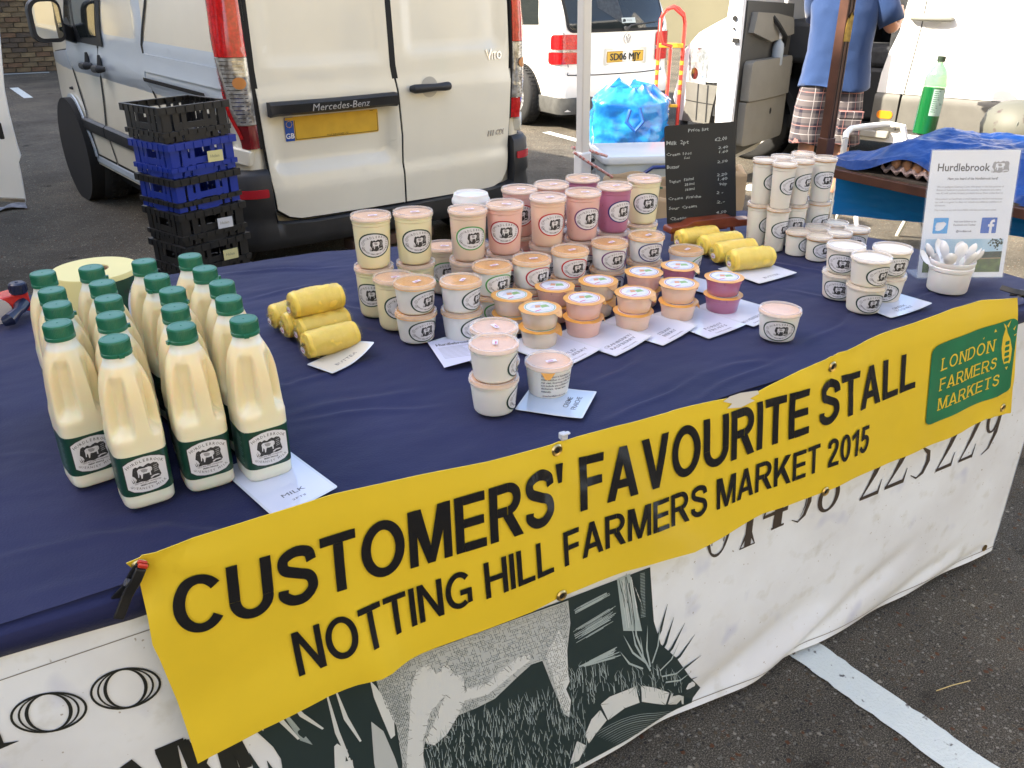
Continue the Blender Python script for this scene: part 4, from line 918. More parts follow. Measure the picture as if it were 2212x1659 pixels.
# hatch on the cow
mid_='m'
for ang,sp__,lo_,hi_ in((R(-19),8.5,16,60),(R(70),9.5,10,34)):
    dx_,dy_=math.cos(ang),math.sin(ang); nx_,ny_=-dy_,dx_; k_=-1700
    while k_<1700:
        t_=-1700+rr.uniform(0,30)
        while t_<1900:
            l=rr.uniform(lo_,hi_); x,y=dx_*t_+nx_*k_,dy_*t_+ny_*k_; x2,y2=x+dx_*l,y+dy_*l
            if inside(body,x,y) and inside(body,x2,y2) and not inside(w1,x,y) and not inside(w1,x2,y2):
                dk=.30+.45*sst(850,1200,y)+.35*sst(1100,1210,x)+.3*sst(380,180,x)
                if rr.random()<dk+.25: D_+=zs([(x,y),(x2,y2)],rr.uniform(1.2,2.0)+1.4*dk,6)
            t_+=l+rr.uniform(3,12)
        k_+=sp__
for i in range(420):                    # shading strokes along the edges of the legs
    k_=rr.randrange(len(w1)); x,y=w1[k_]; x2,y2=w1[k_-1]; t_=rr.random(); x,y=x+(x2-x)*t_,y+(y2-y)*t_; D_+=zs([(x,y),(x+rr.uniform(-26,26),y+rr.uniform(-10,26))],rr.uniform(1.4,2.4),rr.choice((1,4,4)),4)
# boards and post of the fence
for quad in ([(1225,690),(1462,548),(1468,640),(1238,770)],[(1255,880),(1485,765),(1490,825),(1270,885)],[(1225,580),(1440,470),(1432,500),(1240,600)]):
    a,b2,c,d=quad
    for i in range(26):
        t=rr.random(); p=(a[0]+(d[0]-a[0])*t,a[1]+(d[1]-a[1])*t); q=(b2[0]+(c[0]-b2[0])*t,b2[1]+(c[1]-b2[1])*t); s0=rr.uniform(0,.35); s1=rr.uniform(.6,1)
        D_+=zs([(p[0]+(q[0]-p[0])*s0,p[1]+(q[1]-p[1])*s0),(p[0]+(q[0]-p[0])*s1,p[1]+(q[1]-p[1])*s1)],rr.uniform(2.5,7),2)
D_.append((Z2s([(1470,415),(1540,385),(1600,690),(1500,690)]),2,2))
for i in range(22): x=1480+i*5; D_+=zs([(x,400+rr.uniform(0,60)),(x+30,690-rr.uniform(0,160))],rr.uniform(2,6),rr.choice((1,3)))
for i in range(30): D_+=zs([(1595,385+i*8),(1620,380+i*8)],3.4,2)
# stones round the pool and ripples
for st in ([(1370,1080),(1420,1040),(1560,985),(1580,1070),(1500,1100),(1410,1165)],[(1590,980),(1660,990),(1740,1015),(1720,1082),(1640,1072),(1592,1065)],[(1750,1015),(1820,1040),(1872,1062),(1830,1098),(1732,1080)],[(1285,1240),(1320,1160),(1368,1110),(1402,1165),(1340,1240),(1305,1290)],[(1200,1400),(1240,1275),(1290,1300),(1250,1380)],[(1150,1445),(1230,1420),(1320,1410),(1260,1460),(1180,1500)]):
    D_.append((Z2s(st),3,2))
    for k in range(9):
        i=rr.randrange(len(st)); x,y=st[i]; cx=sum(p[0] for p in st)/len(st); cy=sum(p[1] for p in st)/len(st); t=rr.uniform(.1,.5)
        D_+=zs([(x,y),(x+(cx-x)*t,y+(cy-y)*t)],[4,1],1,4)
for k in range(16):
    a=30+k*12; D_+=zs([(1560-a*1.1+j*a*.24,1330-k*6-48*math.sin(j/9*PI)*(a/200)-j*a*.05*1.1) for j in range(10)],[1]+[2+rr.random()*3]*8+[1],2,3)
# grass
for i in range(1150):
    x=rr.uniform(430,1350); y=rr.uniform(900,1600)
    if inside(dark,x,y) and not inside(body,x,y) and not(x>1290 and y>1080) and y>1000-(x-1200)*.25:
        l=rr.uniform(18,60); b2=rr.uniform(-18,14); D_+=zs([(x,y),(x+b2*.4,y-l*.5),(x+b2,y-l)],[3.6,2.8,1],2)
for i in range(110):
    x=rr.uniform(1215,1820); y=900+rr.uniform(-20,110)+(x-1500)*.05
    if inside(dark,x,y): l=rr.uniform(30,80); D_+=zs([(x,y+30),(x-4,y+30-l*.6),(x+rr.uniform(-26,12),y+30-l)],[4,3,1],2)
# spiky leaves
for tx,ty,bx,by,mi in ((1740,545,1640,800,1),(1772,615,1660,860,1),(1830,645,1670,880,1),(1882,705,1700,900,1),(1912,815,1700,930,1),(1890,930,1720,960,1),(1922,1010,1740,1000,1),(1900,1000,1730,985,1),(1560,590,1600,800,2),(1500,715,1620,860,2),(1480,800,1600,890,2),(1540,640,1610,850,2),(1590,720,1640,900,2),(1630,660,1640,880,2),(1800,740,1690,900,2),(1840,860,1700,930,2),(1700,640,1650,860,2),(1860,900,1720,960,2)):
    mx_,my_=(tx+bx)/2-(12 if tx<1640 else -8),(ty+by)/2+18
    D_+=zs([(bx,by),(mx_,my_),(tx,ty)],[34,24,2] if mi==1 else [12,12,1],mi,1 if mi==1 else 4)
# leaves on the left of the picture
for tx,ty,bx,by in ((-520,1360,-440,1600),(-425,1400,-360,1600),(-350,1380,-300,1600),(-230,1330,-280,1600),(-620,1430,-520,1620)): D_+=zs([(bx,by),((tx+bx)/2+14,(ty+by)/2),(tx,ty)],[60,40,2],1,1)
for tx,ty,bx,by in ((-420,1050,-250,1290),(-330,1040,-120,1230),(-60,1000,80,1290),(-110,1010,40,1440)): D_+=zs([(bx,by),((tx+bx)/2-10,(ty+by)/2+20),(tx,ty)],[10,22,6],3,3)
for i in range(40): y=1060+i*6; D_+=zs([(-400+i*4,y),(-372+i*5,y+22)],3,2,3)
# lettering of the farm name: two long O, part of an A and an M, and the phone number
def ring3(cx,cy,a,b2,rot):
    out=[]
    o=ell(0,0,a,b2,40); i1=ell(0,0,a*.93,b2*.90,40)
    out+=ringpoly(o,i1)
    for k,(f0_,f1_) in enumerate(((.80,.74),(.62,.52))):
        out+=ringpoly(ell(0,0,a*f0_,b2*.95,40),ell(0,0,a*f1_,b2*.90,40))
    c_,s_=math.cos(rot),math.sin(rot)
    return [[(cx+x*c_-y*s_,cy+x*s_+y*c_) for x,y in q] for q in out]
def ringZ(cx,cy,a,b2,rot): return [[Z1(*p) for p in q] for q in ring3(cx,cy,a,b2,rot)]
for rg_ in((263,1135,212,108,R(-9)),(680,1008,196,112,R(-10))): sheet('printed_letter',[(q,0,1) for q in ringZ(*rg_)],lambda x,z,h=0:fK(x,z,h+.0012),[inkS],sk,cell=(.03,.03))
L_=[]
sheet('printed_letter',[([Z1(*p) for p in ((-60,1180),(0,1250),(20,1300),(105,1288),(-40,1350))],0,1)],lambda x,z,h=0:fK(x,z,h+.0012),[inkS],sk,cell=(.03,.03))
for P in ([(835,1355),(990,1290),(1010,1300),(1110,1400),(1150,1300),(1190,1290),(1350,1415),(1365,1420),(1230,1470),(1240,1300),(1120,1470),(1060,1450),(930,1330),(940,1500),(900,1500),(880,1350)],):
    L_+=[(q,0,1) for q in stroke([Z1(840,1352),Z1(995,1292)],.010)]
L_+=[(q,0,1) for q in stroke([Z1(900,1330),Z1(960,1520)],[.03,.02])+stroke([Z1(985,1296),Z1(1100,1480)],[.012,.03])+stroke([Z1(1010,1292),Z1(1120,1440)],[.006,.006])+stroke([Z1(1150,1310),Z1(1080,1440)],[.004,.016])+stroke([Z1(1215,1300),Z1(1250,1460)],[.026,.022])+stroke([Z1(1275,1290),Z1(1340,1430)],[.016,.02])+stroke([Z1(1235,1460),Z1(1364,1418)],[.004,.007])+stroke([Z1(1245,1290),Z1(1285,1440)],[.005,.005])]
L_+=[(q,0,1) for q in stroke([Z1(620,1460),Z1(700,1420),Z1(775,1450)],[.004,.02,.004])]
def Z3(x,y): return fp((2100+x*.6028)/1.4756,(900+y*.6028)/1.4756)
def num(s,xa,ya,xb,yb,hpx):             # numerals on a baseline between two photo points
    a=Vector(Z3(xa,ya)); b2=Vector(Z3(xb,yb)); d=b2-a; ang=math.atan2(d.y,d.x)
    g=text2d(s,1,.0,0,0,'L',w=d.length,h=hpx,mi=5,ly=1); gi=text2d(s,1,.0,0,0,'L',w=d.length,h=hpx,mi=5,ly=1)
    return xf(g,a.x,a.y,1,rot=ang)
def digit(ch,x0,x1,zb,ht):
    w_=x1-x0; o=[]; c=lambda u,v:(x0+u*w_,zb+v*ht)
    S=lambda pts,wd:[(q,5,1) for q in stroke([c(*p) for p in pts],[k*w_ for k in wd])]
    if ch=='0': 
        o+=[(q,5,1) for q in ringpoly(ell(x0+w_/2,zb+ht/2,w_*.5,ht*.52,32),ell(x0+w_/2,zb+ht/2,w_*.46,ht*.47,32))]
        for s_,k1,k2 in((-1,.34,.20),(1,.34,.14)): o+=S([(.5+s_*.42,.5),(.5+s_*.38,.25),(.5+s_*.22,.06)],[.10,.10,.03])+S([(.5+s_*.42,.5),(.5+s_*.38,.75),(.5+s_*.22,.94)],[.10,.10,.03])+S([(.5+s_*.27,.8),(.5+s_*.25,.5),(.5+s_*.24,.2)],[.03,.07,.03])
    if ch=='1': o+=S([(.5,1),(.5,.03)],[.34,.34])+S([(.1,.02),(.9,.02)],[.06,.06])+S([(.5,.3),(.12,.02)],[.2,.03])+S([(.5,.3),(.88,.02)],[.2,.03])+S([(.2,.85),(.5,1)],[.05,.1])
    if ch=='4': o+=S([(.62,1),(.62,.03)],[.30,.34])+S([(.02,.30),(.98,.30)],[.1,.14])+S([(.62,1),(.04,.32)],[.08,.05])+S([(.4,.04),(.9,.04)],[.07,.07])
    if ch=='5': o+=S([(.1,1),(.9,1)],[.1,.14])+S([(.2,1),(.15,.55)],[.08,.05])+S([(.15,.55),(.5,.66),(.82,.5),(.86,.28),(.7,.08),(.4,.0),(.06,.08)],[.05,.08,.16,.22,.16,.07,.03])+S([(.7,.45),(.68,.25),(.5,.08)],[.03,.05,.02])
    if ch=='8': 
        for cz,rz_ in((.26,.26),(.76,.24)): o+=[(q,5,1) for q in ringpoly(ell(x0+w_/2,zb+ht*cz,w_*.46,ht*rz_,26),ell(x0+w_/2,zb+ht*cz,w_*.28,ht*rz_*.82,26))]
    if ch=='2': o+=S([(.08,.78),(.2,.95),(.5,1),(.8,.88),(.86,.7),(.6,.42),(.10,.05)],[.1,.08,.08,.18,.22,.16,.06])+S([(.05,.04),(.9,.04),(.98,.26)],[.12,.16,.03])+S([(.74,.8),(.5,.45),(.22,.14)],[.02,.05,.02])
    if ch=='3': o+=S([(.1,.85),(.45,1),(.8,.85),(.75,.65),(.45,.55)],[.06,.07,.18,.16,.05])+S([(.45,.55),(.82,.42),(.88,.25),(.7,.06),(.4,.0),(.06,.1)],[.06,.18,.22,.16,.07,.03])
    if ch=='9': o+=[(q,5,1) for q in ringpoly(ell(x0+w_/2,zb+ht*.70,w_*.46,ht*.32,26),ell(x0+w_/2,zb+ht*.70,w_*.26,ht*.28,26))]+S([(.92,.7),(.86,.35),(.6,.08),(.2,.0)],[.10,.18,.10,.03])+S([(.76,.6),(.72,.3),(.5,.1)],[.03,.06,.02])
    return o
N_=[];DG=[]
bl_=[('0',(235,1440),(365,1390)),('1',(410,1398),(515,1345)),('4',(535,1315),(672,1255)),('5',(690,1272),(800,1200)),('8',(825,1215),(950,1160)),('2',(1055,1143),(1168,1085)),('2',(1185,1082),(1300,1025)),('3',(1315,1035),(1418,975)),('2',(1450,990),(1548,935)),('2',(1570,945),(1660,885)),('9',(1680,905),(1770,845))]
for ch,pa,pb in bl_:
    a=Z3(*pa); b2=Z3(*pb); zb=min(a[1],b2[1]); zb=(Z3(*pa)[1]+Z3(*pb)[1])/2-.012
    sheet('printed_digit',digit(ch,a[0],b2[0],zb,.150),lambda x,z,h=0:fK(x,z,h+.0012),[inkS,inkD,inkL,inkW,inkG,brn],sk,cell=(.03,.03))
sheet('printed_picture',D_,lambda x,z,h=0:fK(x,z,h+.0012),[inkS,inkD,inkL,inkW,inkG,brn,mat('print_mid_green_grey',(.10,.13,.135),.45)],sk,clip=.034,cell=(.04,.04),lift=.0002)
sheet('printed_lettering',L_,lambda x,z,h=0:fK(x,z,h+.0012),[inkS,inkD,inkL,inkW,inkG,brn],sk,cell=(.03,.03))
for P in (fp(2122,1205),): 
    m=MB(); m.lathe([(.006,0),(.010,.002),(.010,0)],16,fK(P[0]-.02,.045,.001),M=Matrix.Rotation(PI/2,3,'X').to_3x3(),capt=False); m.build('eyelet',mat('brass_old',(.25,.18,.08),.4,metal=.9),sk)
# ------------------------------------------------------------------ yellow banner
ban_y=mat('banner_yellow',(.77,.555,.032),.36,var=.06,vs=3,coat=.15); ban_k=mat('banner_black',(.010,.010,.011),.16,coat=.4); ban_g=mat('banner_green',(.012,.20,.085),.20,coat=.4,var=.2,vs=8); ban_w=mat('torn_white_tape',(.62,.60,.54),.6)
fp_=fp
FB=FY-.036
def fp(u,v): p=PL(u,v,FB,(0,1,0)); return (p.x,p.z)
fpb=fp
top=[fp(u,v) for u,v in ((275,1226),(420,1165),(560,1118),(720,1070),(900,1030),(1060,998),(1215,963),(1330,925),(1430,898),(1545,868),(1640,850),(1730,800),(1800,772),(1880,735),(1960,705),(2060,668),(2130,651),(2203,645))]
bot=[fp(u,v) for u,v in ((425,1642),(560,1560),(700,1490),(850,1432),(1000,1378),(1150,1322),(1213,1290),(1350,1238),(1500,1192),(1650,1110),(1780,1060),(1900,1010),(2000,968),(2080,935),(2130,905),(2185,893))]
lef=[fp(u,v) for u,v in ((275,1226),(303,1255),(320,1335),(330,1395),(345,1425),(385,1520),(405,1580),(422,1655))]
def zT(x): return lin(top,x)
def zB(x): return lin(bot,x)
def xLz(z):
    P=lef
    for (a,b_),(c,d) in zip(P,P[1:]):
        if d<=z<=b_: return a+(c-a)*(b_-z)/(b_-d)
    return P[0][0] if z>P[0][1] else P[-1][0]
XE=top[-1][0]
EYE=[fp(u,v) for u,v in ((1210,978),(1800,793),(307,1232),(2168,882))]
def bY(x,z):
    t=(z-zB(x))/(max(.05,zT(x)-zB(x)))
    y=FY-.036-.002*math.sin(x*6.3)-.0045*math.sin(x*17+1.3+z*5)*(1-.6*sst(.25,.0,t))*(.35+.65*(1-t))-.004*noise.noise((x*9,z*4,2))*(1.4 if x>.9 else .7)
    y-=.014*sst(.35,0,t)*sst(.3,.0,abs(x-.2))
    y+=.004*sst(.86,1.02,t)
    # pinched at clips and eyelets
    y+=.012*math.exp(-((x-.05)**2+(z-.80)**2)/.0016)
    for ex,ez in EYE: r2=(x-ex)**2+(z-ez)**2; y+=.005*math.exp(-r2/.0012)+.0022*math.sin(7*math.atan2(z-ez,x-ex))*math.exp(-r2/.010)
    y-=.016*(math.exp(-((x-.33+(z-.6)*.25)/.035)**2)*sst(.75,.5,z)) if x<.6 else 0
    return y
def fN(x,z,h=0):
    # the top hem lies over the table edge
    return Vector((x,bY(x,z)-h,z))
outl=[p for p in top]+[(fp(2195,760)[0],fp(2195,760)[1])]+bot[::-1]+lef[::-1][1:-1]
dr=[(outl,0,0)]
bn=sheet('yellow_banner',dr,fN,[ban_y],None,cell=(.018,.018),thick=.0012,smooth=60)
tag(bn,'long yellow vinyl banner with black lettering clipped along the table front','banner')
def along(s,ta,tb,ca_,bold,ly=1,w_=None):  # text on the baseline ta..tb (photo points), cap height from ca_
    a=Vector(fp(*ta)); b2=Vector(fp(*tb)); d=b2-a; ang=math.atan2(d.y,d.x)
    hh=abs(fp(*ca_)[1]-a.y)
    return xf(text2d(s,1,bold,0,0,'L',w=d.length,h=hh,mi=0,ly=ly,res=3),a.x,a.y,1,rot=ang)
t1=grotline("CUSTOMERS' FAVOURITE STALL",((380,1376),(1975,836),(1978,756),(366,1256)),fp,t=.185,sag=((1300,1093),(1300,977)))
t2=grotline('NOTTING HILL FARMERS MARKET 2015',((640,1449),(1874,973),(1878,916),(625,1364)),fp,t=.165)
for tt_ in t1+t2: sheet('banner_word',tt_,lambda x,z,h=0:fN(x,z,h+.0022),[ban_k],bn,cell=(.018,.018),lift=.00012)
# logo
la=fp(1996,922);lb=fp(2179,846);lc=fp(2201,684);ld=fp(2011,748)
def LG(u,v): # unit square to logo corners
    a,b2,c,d=Vector(la),Vector(lb),Vector(lc),Vector(ld); p=(a*(1-u)+b2*u)*(1-v)+(d*(1-u)+c*u)*v; return (p.x,p.y)
lg=[([LG(x,y) for x,y in rrect(0,0,1,1,.09)],0,0)]
SER={'L':((0,0),(0,1)),'N':((0,0),(0,1),(1,1)),'D':((0,0),(0,1)),'F':((0,0),(0,1)),'A':((.05,0),(.95,0)),'R':((0,0),(0,1),(.95,0)),'M':((0,0),(0,1),(1,0),(1,1)),'E':((0,0),(0,1)),'K':((0,0),(0,1),(.9,1),(.9,0)),'T':((.5,0),)}
def slab(s,x0,x1,y0,h):
    t=.135; x=0; it=[]
    for ch in s:
        g,w=grot(ch,t); g=list(g)
        for fx,fy in SER.get(ch,()):
            cx_=t/2+fx*(w-t); g.append([(cx_-.17,fy-.0 if fy==0 else fy-.085),(cx_+.17,fy-.0 if fy==0 else fy-.085),(cx_+.17,.085 if fy==0 else fy),(cx_-.17,.085 if fy==0 else fy)])
        it.append((g,x)); x+=w+.20
    W=x-.20; out=[]
    for g,xx in it:
        ly=0; pv=None
        for p in g:
            if pv is None or not any(abs(p[0][0]-pv[i][0])+abs(p[0][1]-pv[i][1])<1e-6 for i in(1,3)): ly+=1
            pv=p; out.append(([LG(x0+(xx+u)/W*(x1-x0),y0+v*h) for u,v in p],1,ly))
    return out
lg+=slab('LONDON',.13,.74,.655,.155)+slab('FARMERS',.13,.80,.405,.155)+slab('MARKETS',.13,.86,.155,.155)
pod=[(.86,.93),(.885,.84),(.93,.74),(.965,.60),(.965,.45),(.93,.33),(.90,.40),(.86,.52),(.835,.66),(.835,.80)]
lg.append(([LG(*p) for p in pod],1,1))
for k in range(5): lg.append(([LG(*p) for p in rrect(.875+.004*k,.70-.075*k-.025,.925+.006*k,.70-.075*k+.025,.012,3)],0,2))
for P in ([(.86,.93),(.82,.98),(.85,.90)],[(.87,.93),(.91,.99),(.89,.90)],[(.95,.86),(.98,.90),(.965,.84)],[(.72,.90),(.73,.94),(.75,.90)],[(.97,.78),(1.0,.79),(.975,.76)],[(.60,.86),(.62,.88),(.61,.85)]): lg.append(([LG(*p) for p in P],1,1))
sheet('market_logo',lg,lambda x,z,h=0:fN(x,z,h+.0020),[ban_g,ban_y],bn,cell=(.018,.018))
tp=[fp(u,v) for u,v in ((1563,868),(1578,857),(1600,850),(1640,845),(1642,852),(1622,862),(1632,866),(1600,880),(1570,882),(1582,872))]
sheet('torn_tape',[(tp,0,0)],lambda x,z,h=0:fN(x,z,h+.0022),[ban_w],bn,cell=(.02,.02))
brass=mat('brass',(.62,.46,.20),.28,metal=1)
for u,v in ((1210,978),(1213,1286),(1800,793),(1778,1059),(2168,882),(307,1232)):
    x,z=fp(u,v); m=MB(); m.lathe([(.0045,-.003),(.0055,.002),(.0085,.003),(.0110,.0005)],18,fN(x,z,.002),M=Matrix.Rotation(PI/2,3,'X').to_3x3(),capb=False,capt=False); ey=m.build('eyelet',brass,bn)
    m=MB(); m.lathe([(.0048,0),(.0046,.0006)],14,fN(x,z,.002),M=Matrix.Rotation(PI/2,3,'X').to_3x3()); m.build('hole',under,ey)
# spring clips
def clip(loc,rx_,rz_,lab,s=1.0):
    t=empty('spring_clip',loc,0,lab,'clip','spring clips holding the banner'); t.rotation_euler=(rx_,rz_,0); t.scale=(s,)*3
    blk=mat('clip_black',(.012,.012,.012),.4); rd=mat('clip_red',(.50,.04,.02),.4)
    for sg in(-1,1):
        m=MB(); m.loft([[Vector((x+sg*.0,-sg*y0+dy,z)) for x,dy in((-.008,-.002),(.008,-.002),(.008,.003),(-.008,.003))] for z,y0 in((.030,.004),(.012,.009),(.0,.008),(-.02,.008),(-.045,.018),(-.055,.021))]); m.build('handle',blk,t,50,bevel=.0015)
        m=MB(); m.box((0,-sg*.004,.036),(.014,.005,.006)); m.build('jaw_pad',rd,t,bevel=.001)
    m=MB(); m.tube([(-.010,0,-.002),(.010,0,-.002)],.006,12); m.build('spring',tl,t)
    return t
p=fN(*fp(298,1240)); clip(Vector((p.x-.008,p.y-.012,p.z-.012)),R(10),R(32),'black spring clip with red jaws on the left top corner of the banner',.82)
p=fN(*fp(2200,652)); clip(Vector((p.x+.012,p.y+.0,p.z+.016)),R(70),R(-60),'black and red spring clip on the right top corner of the banner',.8)
m=MB(); p=fN(*fp(1228,950)); m.box((p.x,p.y+.004,p.z),(.012,.012,.012)); m.box((p.x,p.y-.002,p.z+.007),(.016,.008,.004)); o=m.build('table_clip',mat('clear_clip',(.6,.62,.66),.2,alpha=.8),None,bevel=.002); tag(o,'small clear plastic tablecloth clip above the banner at mid table','clip')
# ================================================================== GOODS
lab_w=mat('label_white',(.66,.66,.69),.45); lab_k=mat('label_black',(.030,.030,.032),.5); lab_g=mat('label_grey',(.30,.30,.31),.5); dk_green=mat('label_dark_green',(.008,.050,.030),.35,coat=.2)
RING={'dark':mat('ring_dark_green',(.010,.04,.028),.4),'green':mat('ring_green',(.06,.30,.07),.4),'crimson':mat('ring_crimson',(.38,.012,.03),.4),'red':mat('ring_red',(.48,.02,.02),.4),'purple':mat('ring_purple',(.13,.03,.14),.4),'navy':mat('ring_navy',(.02,.025,.16),.4)}
def cow_art(mi_k,mi_w,mi_g,ly=2):       # small engraving, about 1 x .75 units, origin at its centre
    A=[]; q=random.Random(3)
    A.append(([(-.50,-.02),(-.47,.16),(-.43,.31),(-.34,.36),(-.28,.31),(-.18,.37),(-.08,.30),(.02,.36),(.12,.40),(.20,.35),(.30,.39),(.42,.34),(.47,.20),(.44,.08),(.47,-.08),(.50,-.24),(.44,-.33),(.26,-.37),(.10,-.36),(-.05,-.41),(-.25,-.37),(-.42,-.40),(-.38,-.24),(-.42,-.12)],mi_k,ly))
    A.append(([(-.31,.17),(-.24,.24),(-.05,.22),(.10,.25),(.19,.22),(.22,.13),(.20,.05),(.15,.01),(.15,-.17),(.11,-.17),(.10,-.03),(-.02,-.05),(-.12,-.03),(-.14,-.10),(-.17,-.24),(-.21,-.24),(-.21,-.08),(-.25,.0),(-.28,-.16),(-.31,-.16),(-.30,.04)],mi_w,ly+1))
    A.append(([(-.19,.19),(-.02,.19),(.06,.12),(.02,.04),(-.10,.02),(-.17,.08)],mi_g,ly+2))
    A.append(([(.10,-.28),(.22,-.21),(.38,-.20),(.46,-.27),(.38,-.25),(.24,-.26),(.14,-.33)],mi_w,ly+1))
    for x,h in((-.52,.20),(-.47,.28),(-.41,.16),(-.36,.22)): A.append(([(x,-.38),(x-.03,-.38+h),(x+.035,-.38)],mi_k,ly+1))
    for k in range(4): A.append(([(.27,.24-k*.09),(.41,.27-k*.09),(.41,.235-k*.09),(.27,.205-k*.09)],mi_g,ly+1))
    for i in range(34):
        x=q.uniform(-.44,.44); y=q.uniform(-.34,.34)
        if -.32<x<.24 and -.05<y<.26: continue
        l=q.uniform(.02,.06); A.append(([(x,y),(x+.012,y),(x+.012-.01,y+l)],mi_g,ly+1))
    for i in range(12): x=q.uniform(-.28,.18); y=q.uniform(.03,.2); A.append(([(x,y),(x+.05,y+.012),(x+.04,y-.01)],mi_g,ly+3))
    return A
def oval_label(hw,hh,flav):
    D=[]
    def egg(s): return [((hw*s)*math.cos(t),(hh*s)*math.sin(t)*(1-.06*math.cos(t))) for t in [2*PI*k/36 for k in range(36)]]
    D.append((egg(1),4,0)); D.append((egg(.90),0,1))
    D+=xf(cow_art(1,0,2,2),hw*.12,0,hw*.78,hh*1.18)
    D+=[(p,m,l) for p,m,l in arctext('HURDLEBROOK',hh*.26,hw*.12,-hh*.75,hh*1.34,PI/2,mi=1,ly=2,bold=.0,rx=1.15,step=.135)]
    D+=[(p,m,l) for p,m,l in arctext('GUERNSEY WHOLEMILK '+flav,hh*.17,0,hh*.25,hh*1.03,-PI/2,mi=1,ly=2,bold=.01,up=False,rx=1.15,step=.088)]
    for yy in(.14,-.26): D+=[(q,2,2) for q in ringpoly(ell(-hw*.68,hh*yy,hh*.14,hh*.16,12),ell(-hw*.68,hh*yy,hh*.10,hh*.115,12))]+[(ell(-hw*.68,hh*yy,hh*.05,hh*.05,6),2,2)]
    for i in range(5): D.append((rrect(hw*.66,hh*(.30-.15*i)-hh*.03,hw*.82,hh*(.30-.15*i)+hh*.03,.0001,1),2,2))
    return D
def cone_map(r0,r1,h0,h1):              # label onto a tapering round wall; u=arc length, centred on -Y
    def f(u,v,h=0):
        z=v; r=r0+(r1-r0)*(z-h0)/(h1-h0)+h+.0004; a=u/((r0+r1)/2)-PI/2
        return Vector((r*math.cos(a),r*math.sin(a),z))
    return f
_lab={}
def label_mesh(kind,ring):
    if (kind,ring) in _lab: return _lab[(kind,ring)]
    r0,r1,h,hw,hh,zc,fl={'tall':(.0365,.0415,.108,.0375,.0275,.056,'YOGURT'),'low':(.0365,.0425,.058,.0365,.0235,.028,'YOGURT'),'fraiche':(.0365,.0425,.058,.0365,.0230,.027,'FRAICHE'),'cream':(.0255,.0305,.114,.037,.0245,.062,'CREAM'),'creamlow':(.0285,.0320,.058,.034,.0215,.031,'CREAM')}[kind]
    D=[([(x,y+zc) for x,y in p],m,l) for p,m,l in oval_label(hw,hh,fl)]
    me=sheet('label',D,cone_map(r0,r1,0,h),[lab_w,lab_k,lab_g,lab_g,RING[ring]],cell=(.006,0),lift=.00012,mesh_only=True)
    _lab[(kind,ring)]=me; return me
def clear(name,col,a,rough=.12):
    m=bpy.data.materials.new(name); m.use_nodes=True; b_=m.node_tree.nodes['Principled BSDF']
    b_.inputs['Base Color'].default_value=(*col,1); b_.inputs['Roughness'].default_value=rough; b_.inputs['Alpha'].default_value=a; b_.inputs['Coat Weight'].default_value=1; b_.inputs['Coat Roughness'].default_value=.05; MT[name]=m; return m
lid_clear=clear('clear_lid',(.80,.70,.62),.16); lid_rim=clear('lid_rim',(.80,.70,.60),.42,.15)
foil=mat('orange_foil',(.78,.37,.07),.38,coat=.5,var=.15,vs=30); peach=mat('peach_seal',(.80,.45,.24),.4,coat=.6,var=.12,vs=25)
tub_w=mat('tub_white',(.70,.70,.68),.42,sss=.15); tub_w2=mat('tub_ivory',(.68,.65,.58),.42,sss=.15)
YOG={'cream':mat('yogurt_cream',(.76,.70,.46),.32,coat=.6,sss=.3),'beige':mat('yogurt_beige',(.70,.54,.42),.32,coat=.6,sss=.3,var=.25,vs=70,thr=(.26,.34)),'pink':mat('yogurt_pink',(.74,.46,.39),.32,coat=.6,sss=.3,var=.3,vs=70,thr=(.26,.34)),'peach':mat('yogurt_peach',(.76,.53,.40),.32,coat=.6,sss=.3,var=.25,vs=70,thr=(.24,.32)),'rose':mat('yogurt_rose',(.70,.43,.38),.32,coat=.6,sss=.3,var=.35,vs=75,thr=(.28,.36)),'purple':mat('yogurt_purple',(.42,.15,.26),.32,coat=.6,sss=.3,var=.4,vs=75,thr=(.28,.36)),'buff':mat('yogurt_buff',(.70,.60,.48),.32,coat=.6,sss=.3)}
def lathe_me(name,prof,m,seg=36,ang=35,**k):
    b_=MB(); b_.lathe(prof,seg,**k); return b_.mesh(name,m,ang)
def tub_prof(r0,r1,h,br=.008):
    P=[(r0*.9,.0015),(r0-br*.6,.0)]; P+=[(r0-br*(1-math.sin(R(a)))*.6,br*(1-math.cos(R(a)))) for a in(30,60,90)]
    P+=[(r0+(r1-r0)*.35,h*.38),(r0+(r1-r0)*.80,h*.80),(r1-.0012,h*.86),(r1+.0002,h*.875),(r1,h*.93),(r1+.0016,h*.94),(r1+.0020,h*.975),(r1-.001,h*.98)]
    return P
body_me={}
for k in YOG: body_me['tall',k]=lathe_me('tub',tub_prof(.0365,.0415,.111,.012),YOG[k])
body_me['low','w']=lathe_me('tub',tub_prof(.0365,.0425,.060,.006),tub_w); body_me['fraiche','w']=body_me['low','w']
body_me['low','v']=lathe_me('tub',tub_prof(.0365,.0425,.060,.006),tub_w2); body_me['fraiche','v']=body_me['low','v']
body_me['cream','w']=lathe_me('tub',tub_prof(.0255,.0305,.118,.004),tub_w2,30); body_me['creamlow','w']=lathe_me('tub',tub_prof(.0285,.0320,.062,.004),tub_w2,30)
for k in YOG: body_me['mini',k]=lathe_me('tub',[(.030,.001),(.0335,0),(.0350,.002),(.0385,.026),(.0400,.027),(.0410,.036),(.039,.0365)],YOG[k])
